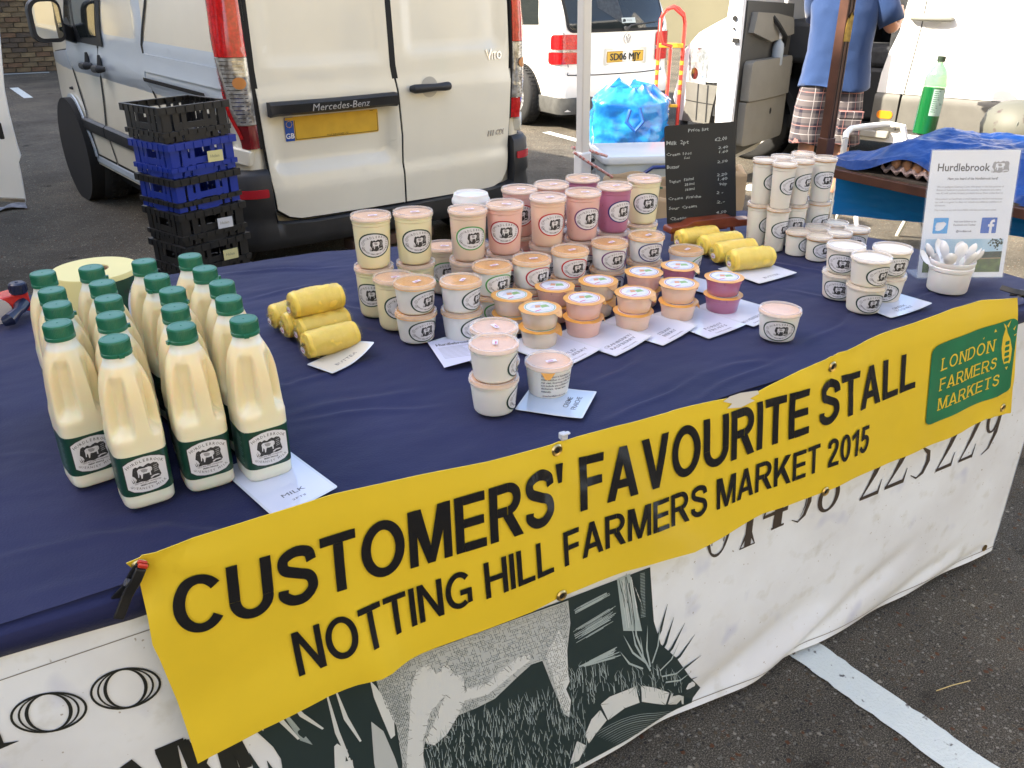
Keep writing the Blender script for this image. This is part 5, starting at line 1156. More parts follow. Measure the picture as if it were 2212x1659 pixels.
def lid_me(r,name='lid',m=None,dome=0):
    m=m or [lid_clear,lid_rim]
    b_=MB(); b_.lathe([(r-.0015,-.0065),(r+.0012,-.0068),(r+.0016,-.0030),(r+.0004,-.0008),(r+.0004,.0016),(r-.0024,.0022),(r-.0050,.0016),(r-.0060,-.0006),(r-.010,-.0010),(.0005,-.0010+dome)],40,mis=[1,1,1,1,1,1,1,0,0,0],capb=False); return b_.mesh(name,m,40)
LID={'big':lid_me(.0436),'cream':lid_me(.0325),'creamlow':lid_me(.0340)}
SEAL={'big':lathe_me('seal',[(.0436,-.0040),(.0432,-.0030),(.020,-.0026),(.0005,-.0028)],peach,capb=False),'foilbig':lathe_me('seal',[(.0450,-.0068),(.0440,-.0030),(.0005,-.0026)],foil,capb=False)}
SEAL['ivory']=lathe_me('seal',[(.0436,-.0040),(.0432,-.0030),(.020,-.0026),(.0005,-.0028)],mat('ivory_lid_seal',(.72,.62,.46),.4,coat=.6),capb=False)
seal_c=mat('ivory_seal',(.66,.57,.42),.45); seal_o=mat('seal_edge',(.48,.25,.09),.5)
SEAL['cream']=lathe_me('seal',[(.0322,-.0088),(.0326,-.0070),(.0318,-.0060),(.031,-.0022),(.0005,-.0020)],[seal_o,seal_c],mis=[0,0,0,1,1],capb=False)
SEAL['creamlow']=lathe_me('seal',[(.0337,-.0088),(.0341,-.0070),(.033,-.0060),(.0325,-.0022),(.0005,-.0020)],[seal_o,seal_c],mis=[0,0,0,1,1],capb=False)
price=mat('price_sticker',(.72,.66,.70),.5); pink_ink=mat('pink_ink',(.55,.10,.22),.5)
PS=sheet('price_sticker',[(rrect(-.010,-.0045,.010,.0045,.001,2),0,0),(rrect(-.007,-.0025,.003,.0,.0003,1),1,1)],lambda u,v,h=0:Vector((u,v,h)),[price,pink_ink],mesh_only=True)
def pot(kind,cont,ring,x,y,z,lab,grp,rot=0,lid='big',tilt=(0,0),sticker=True,foil_=False,nm='yogurt_tub',cat='tub',txt=False):
    h={'tall':.114,'low':.063,'fraiche':.063,'cream':.120,'creamlow':.065}[kind]
    t=empty(nm,(x,y,z),0,lab,cat,grp); t.rotation_euler=(tilt[0],tilt[1],rot-math.atan2(x,y)+rnd.uniform(-.04,.04))
    obj('tub',body_me[kind,cont],t)
    if ring: obj('label',label_mesh(kind,ring),t)
    if txt: obj('label',TXT,t)
    s=obj('seal',SEAL['ivory' if cont=='v' else 'foilbig' if foil_ else lid],t,(0,0,h-.0010))
    l=obj('lid',LID[lid],t,(0,0,h-.0002))
    if sticker: obj('price_sticker',PS,l,(.004,-.002,-.0006),rnd.uniform(-.3,.5))
    return t
tt=[]
for i,s in enumerate(('This product is handmade in','small batches on our farm using','our own Guernsey milk. We do','not include any additives or','thickeners. Great taste','naturally.')): tt+=text2d(s,.0052,.02,-.016,.046-i*.0062,'L',mi=1,ly=1,res=1)
tt+=text2d('www.hurdlebrook.co.uk',.0048,.02,-.014,.006,'L',mi=1,ly=1,res=1)
TXT=sheet('label',tt,cone_map(.0365,.0425,0,.058),[lab_w,lab_k],cell=(.006,0),mesh_only=True)
def za(x,y): return ((1050+x*.45198)/1.4756,(600+y*.45198)/1.4756)
def zb_(x,y): return ((1600+x*.27125)/1.4756,(520+y*.27125)/1.4756)
def zc(x,y): return ((1700+x*.31646)/1.4756,(750+y*.31646)/1.4756)
def zd(x,y): return ((2380+x*.36166)/1.4756,(450+y*.36166)/1.4756)
def stack(px,kind,n,cont,ring,labs,grp,rots=(0,0),**k):
    h={'tall':.114,'low':.063,'fraiche':.063,'cream':.120,'creamlow':.065}[kind]
    p=G(*px,T+n*h); out=[]
    for i in range(n):   # i=0 lowest
        kk=dict(k)
        if 'conts' in kk: c_=kk.pop('conts')[i]
        else: c_=cont
        out.append(pot(kind,c_,ring,p.x+(rnd.uniform(-.0025,.0025) if i<n-1 else 0),p.y+(rnd.uniform(-.0025,.0025) if i<n-1 else 0),T+i*h+.0005,labs[i],grp,rots[i],**kk))
    return out
gT='tall clear yogurt tubs'; gL='short white yogurt tubs'; gM='small foil topped yogurt pots'
def L2(what,where): return ['lower of two %s, %s'%(what,where),'upper of two %s, %s'%(what,where)]
stack(za(290,187),'tall',2,'cream','dark',L2('tall cream yogurt tubs','leftmost stack, left behind the white tubs'),gT,(-.28,.13))
stack(za(588,162),'tall',2,'cream','dark',L2('tall cream yogurt tubs','second stack from the left'),gT,(.2,.25))
stack(za(452,622),'tall',1,'cream','dark',['single tall cream yogurt tub pressed beside the leftmost white stack'],gT,(.30,))
stack(za(975,143),'tall',2,'beige','green',L2('tall green ringed yogurt tubs','behind the small orange foil pots'),gT,(.4,.20))
stack(za(800,402),'tall',1,'buff','green',['single tall green ringed tub standing low in the gap behind the short white tubs'],gT,(.15,))
stack(za(1235,106),'tall',2,'pink','crimson',L2('tall crimson ringed pink tubs','third pair in the front tall row'),gT,(.1,.0))
stack(zb_(205,295),'tall',2,'rose','red',L2('tall red ringed tubs in the back row','beside the white coffee cup'),gT,(.2,.1))
stack(zb_(585,242),'tall',2,'rose','red',L2('tall red tubs in the back row','middle of the back row'),gT,(.6,.4))
stack(zb_(950,168),'tall',2,'purple','navy',L2('tall purple tubs in the back row','before the white pole'),gT,(.6,.4))
stack(zb_(540,392),'tall',2,'peach','red',L2('tall red ringed peach tubs','fourth pair in the front tall row'),gT,(.2,.35))
stack(zb_(955,332),'tall',2,'rose','purple',L2('tall purple ringed rose tubs','left of the deep purple tub'),gT,(.3,.49))
stack(zb_(1325,258),'tall',2,'purple','navy',L2('tall deep purple tubs with navy ring','in the front tall row'),gT,(.3,.62))
stack(zb_(1675,172),'tall',2,'buff','dark',L2('tall pale yogurt tubs','rightmost pair beside the price board'),gT,(.3,.26),conts=('cream','cream'))
stack(za(600,655),'low',2,'w','dark',L2('white dark green labelled tubs','leftmost of the short white stacks'),gL,(.46,.70),foil_=True)
stack(za(925,645),'low',2,'w','dark',L2('white dark green labelled tubs','second short white stack from left'),gL,(.85,.94),foil_=True)
stack(za(1148,540),'low',2,'w','green',L2('white green ringed tubs','behind the green ringed foil pots'),gL,(.45,.50),foil_=True)
stack(za(1425,492),'low',2,'w','crimson',L2('white crimson ringed tubs','right of the green ringed white tub'),gL,(.45,.57),foil_=True)
stack(zb_(800,1012),'low',2,'w','red',L2('white red ringed tubs','below the tall peach tub'),gL,(.3,.46),foil_=True)
stack(zb_(1265,922),'low',2,'w','purple',L2('white purple ringed tubs','below the deep purple tall tub'),gL,(.5,.52),foil_=True)
stack(zb_(1700,838),'low',2,'w','navy',L2('white navy ringed tubs','right end of the short white row'),gL,(.4,.48),foil_=True)
stack(zc(1540,138),'low',1,'w','green',['single white tub with lid standing right of the foil pots by the butter'],gL,(1.24,),foil_=True)
stack(za(1160,975),'fraiche',2,'w','dark',L2('white tubs without foil','just behind the front pair of creme fraiche tubs'),'creme fraiche tubs',(1.6,1.6))
stack(za(1160,1090),'fraiche',2,'w','dark',L2('white creme fraiche tubs','frontmost pair on the blue cloth'),'creme fraiche tubs',(1.5,1.57))
t=stack(za(1548,1212),'fraiche',1,'w',None,['white creme fraiche tub turned to show its printed text, on its price card'],'creme fraiche tubs',(.10,),txt=True)[0]
stack((1686,667),'fraiche',1,'w','dark',['single white creme fraiche tub alone at the front right of the flavour cards'],'creme fraiche tubs',(.15,),sticker=False)
# foil pull tabs
tabm=MB(); tabm.add([(-.013,-.0425,.0),(.013,-.0425,0),(.004,-.047,-.012),(-.004,-.047,-.012)],[(0,1,2,3)]); tabme=tabm.mesh('foil_tab',foil)
obj('foil_tab',tabme,t,(0,-.001,.0565),-.1)
# small foil topped pots
mini_lid={}
grass_i=mat('print_grass',(.25,.40,.16),.5); skin_i=mat('print_warm',(.60,.30,.16),.5); sky_i=mat('print_pale',(.52,.54,.60),.5)
for k,rg in RING.items():
    D=[(ell(0,0,.0445,.0445,40),0,0),(ell(0,0,.0335,.0335,36),1,1)]+[(q,2,2) for q in ringpoly(ell(0,0,.0315,.0315,36),ell(0,0,.0300,.0300,36))]
    D+=[([(.0,-.006),(.018,-.010),(.020,.004),(.006,.007)],3,2),([(-.010,.004),(-.002,.014),(.006,.008),(.0,-.002)],4,3),([(-.022,.008),(-.004,.018),(.014,.012),(.0,.004)],5,2),(rrect(-.024,-.014,-.008,-.011,.0003,1),6,2),(rrect(-.022,-.019,.004,-.017,.0003,1),5,2),(rrect(-.004,-.024,.016,-.022,.0003,1),5,2)]
    for rr_ in(.024,.027): D+=[(q,5,2) for q in stroke([(rr_*math.cos(R(a)),rr_*math.sin(R(a))) for a in range(-60,40,12)],.0009)]
    mini_lid[k]=sheet('foil_lid',D,lambda u,v,h=0:Vector((u,v,h+.0006*math.sin(u*160)*math.cos(v*140)-.0012*sst(.040,.0447,math.hypot(u,v)))),[foil,lab_w,rg,grass_i,skin_i,sky_i,pink_ink],cell=(.012,.012),thick=.0006,lift=.0002,mesh_only=True)
mtab=MB(); mtab.add([(-.018,-.0400,.0),(.020,-.0395,0),(.010,-.047,-.012),(.002,-.048,-.016),(-.006,-.046,-.010)],[(0,1,2,3,4)]); mtabme=mtab.mesh('foil_tab',foil)
def mini(px,cont,ring,where,rot=(0,0),tab=(1,1)):
    p=G(*px,T+.080)
    for i in range(2):
        t=empty('yogurt_pot',(p.x+(rnd.uniform(-.003,.003) if i==0 else 0),p.y+(rnd.uniform(-.003,.003) if i==0 else 0),T+.0012+i*.0402),rnd.uniform(-.2,.2),'%s foil topped pot %s'%(('lower','upper')[i],where),'yogurt pot',gM)
        obj('tub',body_me['mini',cont],t); l=obj('foil_lid',mini_lid[ring],t,(0,0,.0385),rot[i])
        if tab[i]: obj('foil_tab',mtabme,l,(0,0,-.0005),[.6,.25][i]+rnd.uniform(-.3,.5))
mini(za(1285,748),'beige','green','with green ring, back one nearest the white tubs',(0,.2))
mini(za(1485,838),'buff','green','with green ring at the front left of the foil pots',(0,.3))
mini(zc(215,503),'rose','crimson','with crimson ring, behind the front crimson pot')
mini(zc(512,628),'pink','crimson','with crimson ring on the cranberry card')
mini(zc(655,450),'buff','red','with red ring, behind the front strawberry pot')
mini(zc(1025,568),'peach','red','with red ring on the strawberry card')
mini(zc(1115,362),'pink','purple','with purple ring, left behind the forest fruits pot',tab=(0,0))
mini(zc(1470,478),'peach','purple','with purple ring on the forest fruits card',tab=(1,0))
mini(zc(1475,300),'purple','navy','of purple yogurt behind the forest fruits pot')
mini(zc(1925,412),'purple','navy','of purple yogurt at the right end on the blueberry card',tab=(0,0))
# right hand dairy: cream, cream small, sour cream
gC='tall white cream tubs'; gc='short white cream tubs'; gR='wide white tubs on the right'
for i,(px,w_) in enumerate((((165,158),'left front'),((320,132),'left back'),((340,192),'nearest the camera'),((500,106),'rear middle'),((495,162),'centre'),((695,142),'right end'))):
    stack(zd(*px),'cream',2,'w','dark',L2('tall white cream tubs','%s stack of the cream group'%w_),gC,((1.5,1.4),(1.5,1.3),(.9,1.1),(.7,.8),(.3,.9),(.8,.42))[i],lid='cream',sticker=False)
for i,(px,w_) in enumerate((((460,788),'frontmost left by the tall tubs'),((630,752),'second in the back row'),((645,832),'front middle'),((820,803),'behind the right wide tubs'),((790,717),'at the very back'),((975,768),'right end with its label showing'))):
    stack(zd(*px),'creamlow',1,'w','dark',['short white cream tub %s'%w_],gc,((1.24,),(.6,),(.7,),(.5,),(.6,),(.0,))[i],lid='creamlow',sticker=False)
stack(zd(880,915),'fraiche',2,'v','dark',L2('wide white lidded tubs','left stack of the three on the right'),gR,(-.05,-.08),sticker=False)
stack(zd(1105,1015),'fraiche',2,'v','dark',L2('wide white lidded tubs','front stack of the three on the right'),gR,(.51,.81),sticker=False)
stack(zd(1290,935),'fraiche',2,'v','dark',L2('wide white lidded tubs','rear right stack of the three on the right'),gR,(0,.5),sticker=False)
# ------------------------------------------------------------------ milk bottles
milk=mat('milk_in_plastic',(.80,.73,.47),.33,coat=.25,sss=.35,bump=.04,bs=200)
def cross(z):                            # half widths of the bottle at height z, and corner power
    if z<.006: k=.84+.16*math.sqrt(max(0,z/.006)); 
    else: k=1
    W=lin([(0,.0355),(.10,.0365),(.118,.0368),(.135,.0358),(.155,.0352),(.175,.0340),(.190,.0318),(.202,.0285),(.211,.0245),(.218,.0210),(.224,.0190),(.232,.0182)],z)
    return W*k, W*k*lin([(0,1.08),(.15,1.08),(.21,1.0),(.24,1.0)],z), lin([(0,4.6),(.12,4.4),(.17,3.2),(.205,2.2),(.24,2.0)],z)
def bottle_mesh():
    rings=[]; N=96
    zs=[0,.002,.006,.014]+[.02+.006*i for i in range(35)]+[.232]
    for z in zs:
        a,b_,pw=cross(z); P=[]
        for k in range(N):
            t=2*PI*k/N-PI/2; c_,s_=math.cos(t),math.sin(t)
            r=1/((abs(c_/a)**pw+abs(s_/b_)**pw)**(1/pw))
            # handle: hollows either side of a front grip
            dt=(t+PI/2+PI)%(2*PI)-PI; 
            zz=sst(.112,.128,z)*(1-sst(.190,.208,z))
            hol=0
            d1=abs(dt+.50); d2=abs(dt-.78)
            hol=max(1-sst(.26,.46,d1),(1-sst(.20,.38,d2)))
            back=max(0,1-sst(.25,.6,abs(abs(dt)-1.9)))*.4
            r*=1-.36*hol*zz*(1-.35*sst(.15,.20,z))-.10*back*zz
            r*=1-.10*zz*(1-hol)*(1 if abs(dt-.1)<.25 else .2)*0
            if z<.018: r*=1
            P.append(Vector((r*c_,r*s_,z)))
        rings.append(P)
    m=MB(); m.loft(rings); return m.mesh('bottle_body',milk,60)
n=milk.node_tree; tc=n.nodes.new('ShaderNodeTexCoord'); sp=n.nodes.new('ShaderNodeSeparateXYZ'); n.links.new(tc.outputs['Object'],sp.inputs[0]); rp=n.nodes.new('ShaderNodeValToRGB'); mr=n.nodes.new('ShaderNodeMapRange'); mr.inputs[2].default_value=.235; n.links.new(sp.outputs[2],mr.inputs[0]); n.links.new(mr.outputs[0],rp.inputs[0])
e=rp.color_ramp.elements; e[0].position=.10; e[0].color=(.80,.79,.66,1); e[1].position=.52; e[1].color=(.82,.745,.50,1); q=e.new(.75); q.color=(.84,.71,.42,1); q=e.new(.905); q.color=(.84,.72,.44,1); q=e.new(.925); q.color=(.78,.78,.68,1); n.links.new(rp.outputs[0],n.nodes['Principled BSDF'].inputs['Base Color'])
BM=bottle_mesh()
cg=mat('cap_green',(.012,.155,.085),.42,var=.1,vs=40,coat=.1)
m=MB(); m.lathe([(.0198,.2285),(.0204,.2290),(.0206,.2335),(.0198,.2340),(.0198,.2350),(.0195,.2500),(.0185,.2515),(.0150,.2520),(.0145,.2516),(.0015,.2516),(.0010,.2522)],48)
for k in range(60):
    a=2*PI*k/60; m.box((.0197*math.cos(a),.0197*math.sin(a),.2425),(.0008,.0008,.013),rz=a)
m.box((.0215,.0,.2315),(.005,.007,.005)); CM_=m.mesh('cap',cg,35)
# wrap label: square-round section unrolled
tab=[];Nn=720; a_,b2_,pw_=cross(.05)
for k in range(Nn+1):
    t=2*PI*k/Nn-PI/2; c_,s_=math.cos(t),math.sin(t); r=1/((abs(c_/a_)**pw_+abs(s_/b2_)**pw_)**(1/pw_)); tab.append(Vector((r*c_,r*s_,0)))
cum=[0]
for i in range(Nn): cum.append(cum[-1]+(tab[i+1]-tab[i]).length)
PER=cum[-1]
import bisect
def fW(u,v,h=0):
    s=u%PER; i=min(max(bisect.bisect_right(cum,s)-1,0),Nn-1); t=(s-cum[i])/(cum[i+1]-cum[i]); p=tab[i].lerp(tab[i+1],t); n_=(tab[i+1]-tab[i]).normalized(); n_=Vector((n_.y,-n_.x,0))
    return Vector((p.x,p.y,v))+n_*(h+.0005)
Dm=[([(-PER/2+.0001,.024),(PER/2-.0001,.024),(PER/2-.0001,.088),(-PER/2+.0001,.088)],0,0)]
def badge(s): return [(s*.0285,.036),(s*.0285,.076)]
bo=[(-.028,.0365),(-.021,.0315),(-.010,.0285),(0,.0278),(.010,.0285),(.021,.0315),(.028,.0365),(.0285,.075),(.021,.0800),(.010,.0832),(0,.084),(-.010,.0832),(-.021,.0800),(-.0285,.075)]
def sc_(P,k): return [(x*k,(y-.056)*k+.056) for x,y in P]
Dm+=[(sc_(bo,1.04),2,1),(bo,1,2)]
Dm+=xf(cow_art(2,1,3,3),0,.0585,.0385,.034)
Dm+=arctext('HURDLEBROOK',.0066,0,.0335,.0425,PI/2,mi=2,ly=3,bold=.0,step=.112)
Dm+=text2d('NATURAL AND UNTREATED',.0028,.01,0,.0425,'C',mi=2,ly=3,res=1)+text2d('FRESH WHOLE',.0033,.04,0,.0385,'C',mi=2,ly=3,res=1)
Dm+=arctext('GUERNSEY MILK',.0052,0,.080,.0480,-PI/2,mi=2,ly=3,bold=.0,up=False,step=.086)
for i in range(14): 
    wdt=.020 if i%5 else .012; Dm.append((rrect(-.062,.079-i*.0036,-.062+wdt-(i*7%5)*.001,.0802-i*.0036,.0002,1),4,1))
for i in range(9): Dm.append((rrect(.044,.079-i*.0036,.060-(i*5%4)*.001,.0802-i*.0036,.0002,1),4,1))
WL=sheet('wrap_label',Dm,fW,[dk_green,lab_w,lab_k,lab_g,mat('label_pale_green_text',(.16,.26,.22),.4)],cell=(.004,0),lift=.00012,mesh_only=True)
caps=[(235,225),(285,320),(315,400),(317,505),(505,195),(567,280),(600,365),(613,460),(632,590),(798,160),(870,245),(957,320),(972,415),(1007,520),(1055,130),(1138,200),(1233,280),(1270,365),(1355,480)]
cols=[4,5,5,5]; names=['leftmost column','second column from the left','third column from the left','rightmost column']
idx=0
for ci,nn_ in enumerate(cols):
    for j in range(nn_):
        cx_,cy_=caps[idx]; idx+=1
        p=G((cx_*.57262)/1.4756,(750+(cy_-18)*.57262)/1.4756,T+.2515)
        place='front bottle' if j==nn_-1 else ('back bottle' if j==0 else ['','second bottle from the back','third bottle from the back','fourth bottle from the back'][j])
        t=empty('milk_bottle',(p.x,p.y,T),R(6)+rnd.uniform(-.10,.10),'green capped milk bottle, %s of the %s'%(place,names[ci]),'milk bottle','green capped milk bottles')
        obj('bottle_body',BM,t); obj('wrap_label',WL,t); obj('cap',CM_,t,None,rnd.uniform(0,6.28))
# ------------------------------------------------------------------ roll of labels behind the bottles
p=G(203,580,T+.155); t=empty('label_roll',(p.x+.0,p.y,T),0,'big yellow roll of sticky labels lying flat behind the milk bottles','label roll')
ry=mat('roll_yellow',(.76,.66,.28),.6,var=.06,vs=6)
m=MB(); m.lathe([(.028,.155),(.028,.01),(.028,0),(.082,.0),(.084,.002),(.084,.151),(.082,.155),(.028,.155)],56,capb=False,capt=False); 
m.build('roll',ry,t,40); m=MB(); m.lathe([(.028,.001),(.028,.153),(.025,.153),(.025,.001)],40,capb=False,capt=False); m.build('cardboard_core',mat('cardboard',(.30,.19,.10),.8),t)
fr_=lambda u,v,h=0: Vector(((.0846+h)*math.cos(u/.084-PI/2),(.0846+h)*math.sin(u/.084-PI/2),v))
D=[([(-.02,.01),(.16,.01),(.16,.145),(-.02,.145)],0,0),(ell(.085,.078,.042,.060,30),1,1)]+xf(cow_art(2,1,3,2),.085,.08,.055,.05)+text2d('HURDLEBROOK',.012,.01,.085,.115,'C',mi=2,ly=2)
sheet('label_face',D,fr_,[dk_green,lab_w,lab_k,lab_g],t,cell=(.01,0))
# ------------------------------------------------------------------ red tape dispenser at the left edge
t=empty('tape_dispenser',(0,0,0),0,'red and navy tape dispenser lying on the cloth at the far left edge','tape dispenser')
rdp=mat('glossy_red',(.62,.035,.025),.25,coat=.6); nv=mat('navy_plastic',(.014,.020,.05),.35,coat=.3)
a=G(-60,668,T+.030); b2=G(60,634,T+.045); d=(b2-a)
m=MB(); m.loft([[a+d*s+Vector((0,0,z))+Vector((-d.y,d.x,0)).normalized()*w_ for w_,z in((-.024,-.016-q),(.024,-.016-q),(.026,.014),(-.026,.014))] for s,q in((-.3,.02),(.2,.012),(.55,.006),(.85,.012),(1.0,.02))]); m.build('frame',rdp,t,50,bevel=.003)
p=G(38,620,T+.07); m=MB(); m.lathe([(.016,-.014),(.0175,-.012),(.0175,.008),(.014,.011),(.004,.011),(.003,.013)],20,p)
for k in range(12): a2=2*PI*k/12; m.box((p.x+.0175*math.cos(a2),p.y+.0175*math.sin(a2),p.z-.002),(.003,.003,.016),rz=a2)
m.build('knob',nv,t)
p1=G(55,655,T+.03);p2=G(22,690,T+.015); m=MB(); m.tube([p1+Vector((0,0,.004)),p1-Vector((0,0,.004))+Vector((-.012,-.01,0)),(p1+p2)/2,p2,p2+Vector((-.012,.005,-.004))],[.013,.015,.010,.015,.011],10); m.build('grip',nv,t)
m=MB(); q1=G(-10,672,T+.02); m.lathe([(.030,-.020),(.034,-.020),(.034,.020),(.030,.020)],24,q1,M=Matrix.Rotation(PI/2,3,'X')); m.build('tape_reel',mat('tape_grey',(.55,.50,.46),.4),t)
# ------------------------------------------------------------------ butter rolls
but=mat('butter',(.90,.65,.10),.40,var=.10,vs=40,coat=.35,sss=.2,bump=.25,bs=45); wrap_=clear('cling_wrap',(.92,.80,.35),.14,.15)
q_=wrap_.node_tree; nz_=q_.nodes.new('ShaderNodeTexNoise'); nz_.inputs['Scale'].default_value=70; nz_.inputs['Detail'].default_value=3; bp_=q_.nodes.new('ShaderNodeBump'); bp_.inputs['Strength'].default_value=1; bp_.inputs['Distance'].default_value=.006; q_.links.new(nz_.outputs[0],bp_.inputs['Height']); q_.links.new(bp_.outputs[0],q_.nodes['Principled BSDF'].inputs['Normal'])
def butter(x,y,z,rz,lab,grp,L=.115,r=.0285):
    t=empty('butter_roll',(x,y,z),rz,lab,'butter',grp); s=rnd.random()*9
    m=MB(); rings=[]
    for i in range(41):
        u=i/40; xx=(u-.5)*L; e=min(1,math.sin(PI*min(max(u,.0),1))**.12 if 0<u<1 else 0); rr_=r*(.62+.38*e) if 0<u<1 else r*.45
        rings.append([Vector((xx+(.003*noise.noise((k*.9,s,u)) if i in(0,40) else 0),rr_*math.cos(2*PI*k/24)*1.04*(1+.09*noise.noise((k*.4,u*5,s))+.06*noise.noise((k*1.2,u*16,s))),rr_*math.sin(2*PI*k/24)*(1+.11*noise.noise((k*.5,u*6,s+3))+.06*noise.noise((k*1.3,u*15,s+3))))) for k in range(24)])
    m.loft(rings); m.build('butter',but,t,60)
    m=MB(); rings=[]
    for i in range(15):
        u=i/14; xx=(u-.5)*(L+.008); rr_=(r+.0012)*(1 if .08<u<.92 else .72); rings.append([Vector((xx,rr_*math.cos(2*PI*k/28)*(1.03+.05*noise.noise((k*1.3,u*22,s))),rr_*math.sin(2*PI*k/28)*(1.02+.06*noise.noise((k*1.7,u*19,s+5))))) for k in range(28)])
    m.loft(rings,cap=False); m.build('cling_wrap',wrap_,t,20)
    m=MB()
    for k in range(7): a=rnd.uniform(0,6.28); q=rnd.uniform(.003,.015); m.tube([(-L/2-.002,q*math.cos(a),q*math.sin(a)),(-L/2-.007,q*.6*math.cos(a+.5),q*.6*math.sin(a+.5))],[.005,.002],6)
    m.build('twisted_end',wrap_,t)
    sheet('end_sticker',[(ell(0,0,.010,.007,12),0,0),(rrect(-.006,-.003,.005,-.0005,.0003,1),1,1)],lambda u,v,h=0:Vector((-L/2-.006-h,-u-.004,v-.006)),[price,pink_ink],t)
    return t
gb1='butter rolls on the left'; gb2='butter rolls on the right'
zz=T+.028
for (u,v,z,lab) in ((714,733,zz,'front cling wrapped butter roll of the left heap, resting on the price card'),(698,702,zz,'second butter roll of the left heap, under the top one'),(668,692,zz,'third butter roll of the left heap, partly hidden'),(640,674,zz,'rearmost butter roll of the left heap, showing at the left'),(683,649,T+.078,'top butter roll of the left heap lying on the others')):
    p=G(u,v,z); butter(p.x,p.y,z,R(3)+rnd.uniform(-.06,.06),lab,gb1)
for (u,v,lab) in ((1506,512,'rearmost butter roll of the right row, nearest the easel'),(1556,525,'second butter roll of the right row from the back'),(1586,541,'third butter roll of the right row from the back'),(1622,558,'front butter roll of the right row on its price card')):
    p=G(u,v,zz); butter(p.x,p.y,zz,R(-8)+rnd.uniform(-.06,.06),lab,gb2,L=.125)
# ------------------------------------------------------------------ price cards
card_m=mat('laminated_card',(.66,.68,.76),.12,coat=.8); card_c=mat('cream_card',(.66,.62,.52),.2,coat=.6); cedge=mat('card_edge',(.60,.63,.66),.12,coat=.8); ctext=mat('card_text',(.09,.09,.10),.5)
def card(q,lines,lab,curl=.0,mt=None,small=None,lift=.0,tx=.5,nm='price_card',cat='price card',sc_=1.0):
    # q: photo pixels back-left, back-right, front-right, front-left
    P=[G(*c,T+.002) for c in q]
    o=(P[3]); X=(P[2]-P[3]); Y=((P[0]-P[3])+(P[1]-P[2]))/2; W=X.length; X.normalize(); Hh=Y.length; Y=(Y-X*Y.dot(X)).normalized()
    def f(u,v,h=0):
        cz=curl*(max(0,(u/W-.25))**2)*(1-.55*min(1,v/Hh))+lift*(.5+.5*math.sin(u*20))*.0; p=o+X*u+Y*v; return Vector((p.x,p.y,T+.0015+lift+cz+h))
    D=[(rrect(0,0,W,Hh,.003,2),1,0),(rrect(.004,.004,W-.004,Hh-.004,.002,2),0,1)]
    n=len(lines); yo=.020 if lines==['MILK'] else .009; y=.010+yo+(.0115*(n-1))*sc_+(.006 if small else 0)
    for s in lines: D+=text2d(s,1,.0,W*tx,y,'C',w=min(.0092*sc_*len(s),W*.9),h=.0095*sc_,mi=2,ly=2,res=1); y-=.0135*sc_
    if small: D+=text2d(small,1,.0,W*tx,yo,'C',w=(.052 if len(small)>5 else .022)*sc_,h=.0045*sc_,mi=2,ly=2,res=1)
    t=sheet(nm,D,f,[mt or card_m,cedge,ctext],None,cell=(.012,.02),thick=.0006,lift=.00015); tag(t,lab,cat,'price cards'); return t
card([(496,990),(633,972),(731,1059),(591,1117)],['MILK'],'white laminated price card reading MILK under the front right milk bottle',.012,small='2PTS')
card([(680,768),(770,752),(811,763),(718,806)],['BUTTER'],'cream price card reading BUTTER under the left butter rolls',.045,mt=card_c)
card([(932,736),(1010,712),(1110,752),(1020,783)],['NATURAL','YOGHURT'],'white card reading NATURAL YOGHURT partly under the front tubs',.0,tx=.4)
t=card([(1110,735),(1200,705),(1299,757),(1215,795)],['APPLE/','BLACKBERRY'],'white card under the green ringed foil pots, half hidden behind a tub',.008,small='500ML/250ML')
card([(1203,712),(1290,690),(1407,731),(1330,769)],['CRANBERRY/','RASPBERRY'],'white card reading CRANBERRY RASPBERRY in front of the crimson pots',.012,small='500ML/250ML')
card([(1300,690),(1380,665),(1506,708),(1432,746)],['STRAW','BERRY'],'white card reading STRAWBERRY in front of the red ringed pots',.012,small='500ML/250ML')
card([(1412,673),(1500,655),(1612,703),(1531,731)],['FOREST','FRUITS'],'white card reading FOREST FRUITS in front of the purple ringed pots',.006,small='500ML/250ML')
card([(1507,656),(1590,635),(1695,675),(1628,705)],['BLUEBERRY'],'white card reading BLUEBERRY in front of the purple pots',.004,small='500ML/250ML',tx=.35)
card([(1498,588),(1540,578),(1560,612),(1520,632)],[],'white card lying under the single white tub beside the purple pots',.0)
card([(1560,575),(1650,560),(1722,591),(1640,612)],['BUTTER'],'white price card reading BUTTER under the right butter rolls',.006)
card([(1858,650),(1950,628),(2013,662),(1925,686)],['GREEK','YOGURT'],'white price card curling up under the wide tubs on the right',.016)
# creme fraiche card, turned sideways
P=[G(*c,T+.002) for c in ((1112,884),(1150,848),(1290,848),(1258,906))]
o=P[0]; X=(P[3]-P[0]); Wc=X.length; X.normalize(); Y=(P[1]-P[0]); Y=(Y-X*Y.dot(X)).normalized(); Hc=((P[2]-P[3])).length
D=[(rrect(0,0,Wc,Hc,.003,2),1,0),(rrect(.004,.004,Wc-.004,Hc-.004,.002,2),0,1)]
for i,s in enumerate(('CREME','FRAICHE')):
    D+=xf(text2d(s,1,.01,0,0,'C',w=.042 if i==0 else .052,h=.010,mi=2,ly=2),Wc-.036+i*.016,Hc*.5,1,rot=PI/2)
t=sheet('price_card',D,lambda u,v,h=0:o+X*u+Y*v+Vector((0,0,h+.012*max(0,u/Wc-.55)**2)),[mat('blue_card',(.50,.58,.68),.12,coat=.8),cedge,ctext],None,cell=(.012,.02),thick=.0006,lift=.00015)
tag(t,'pale blue card reading CREME FRAICHE under the front single tub','price card','price cards')
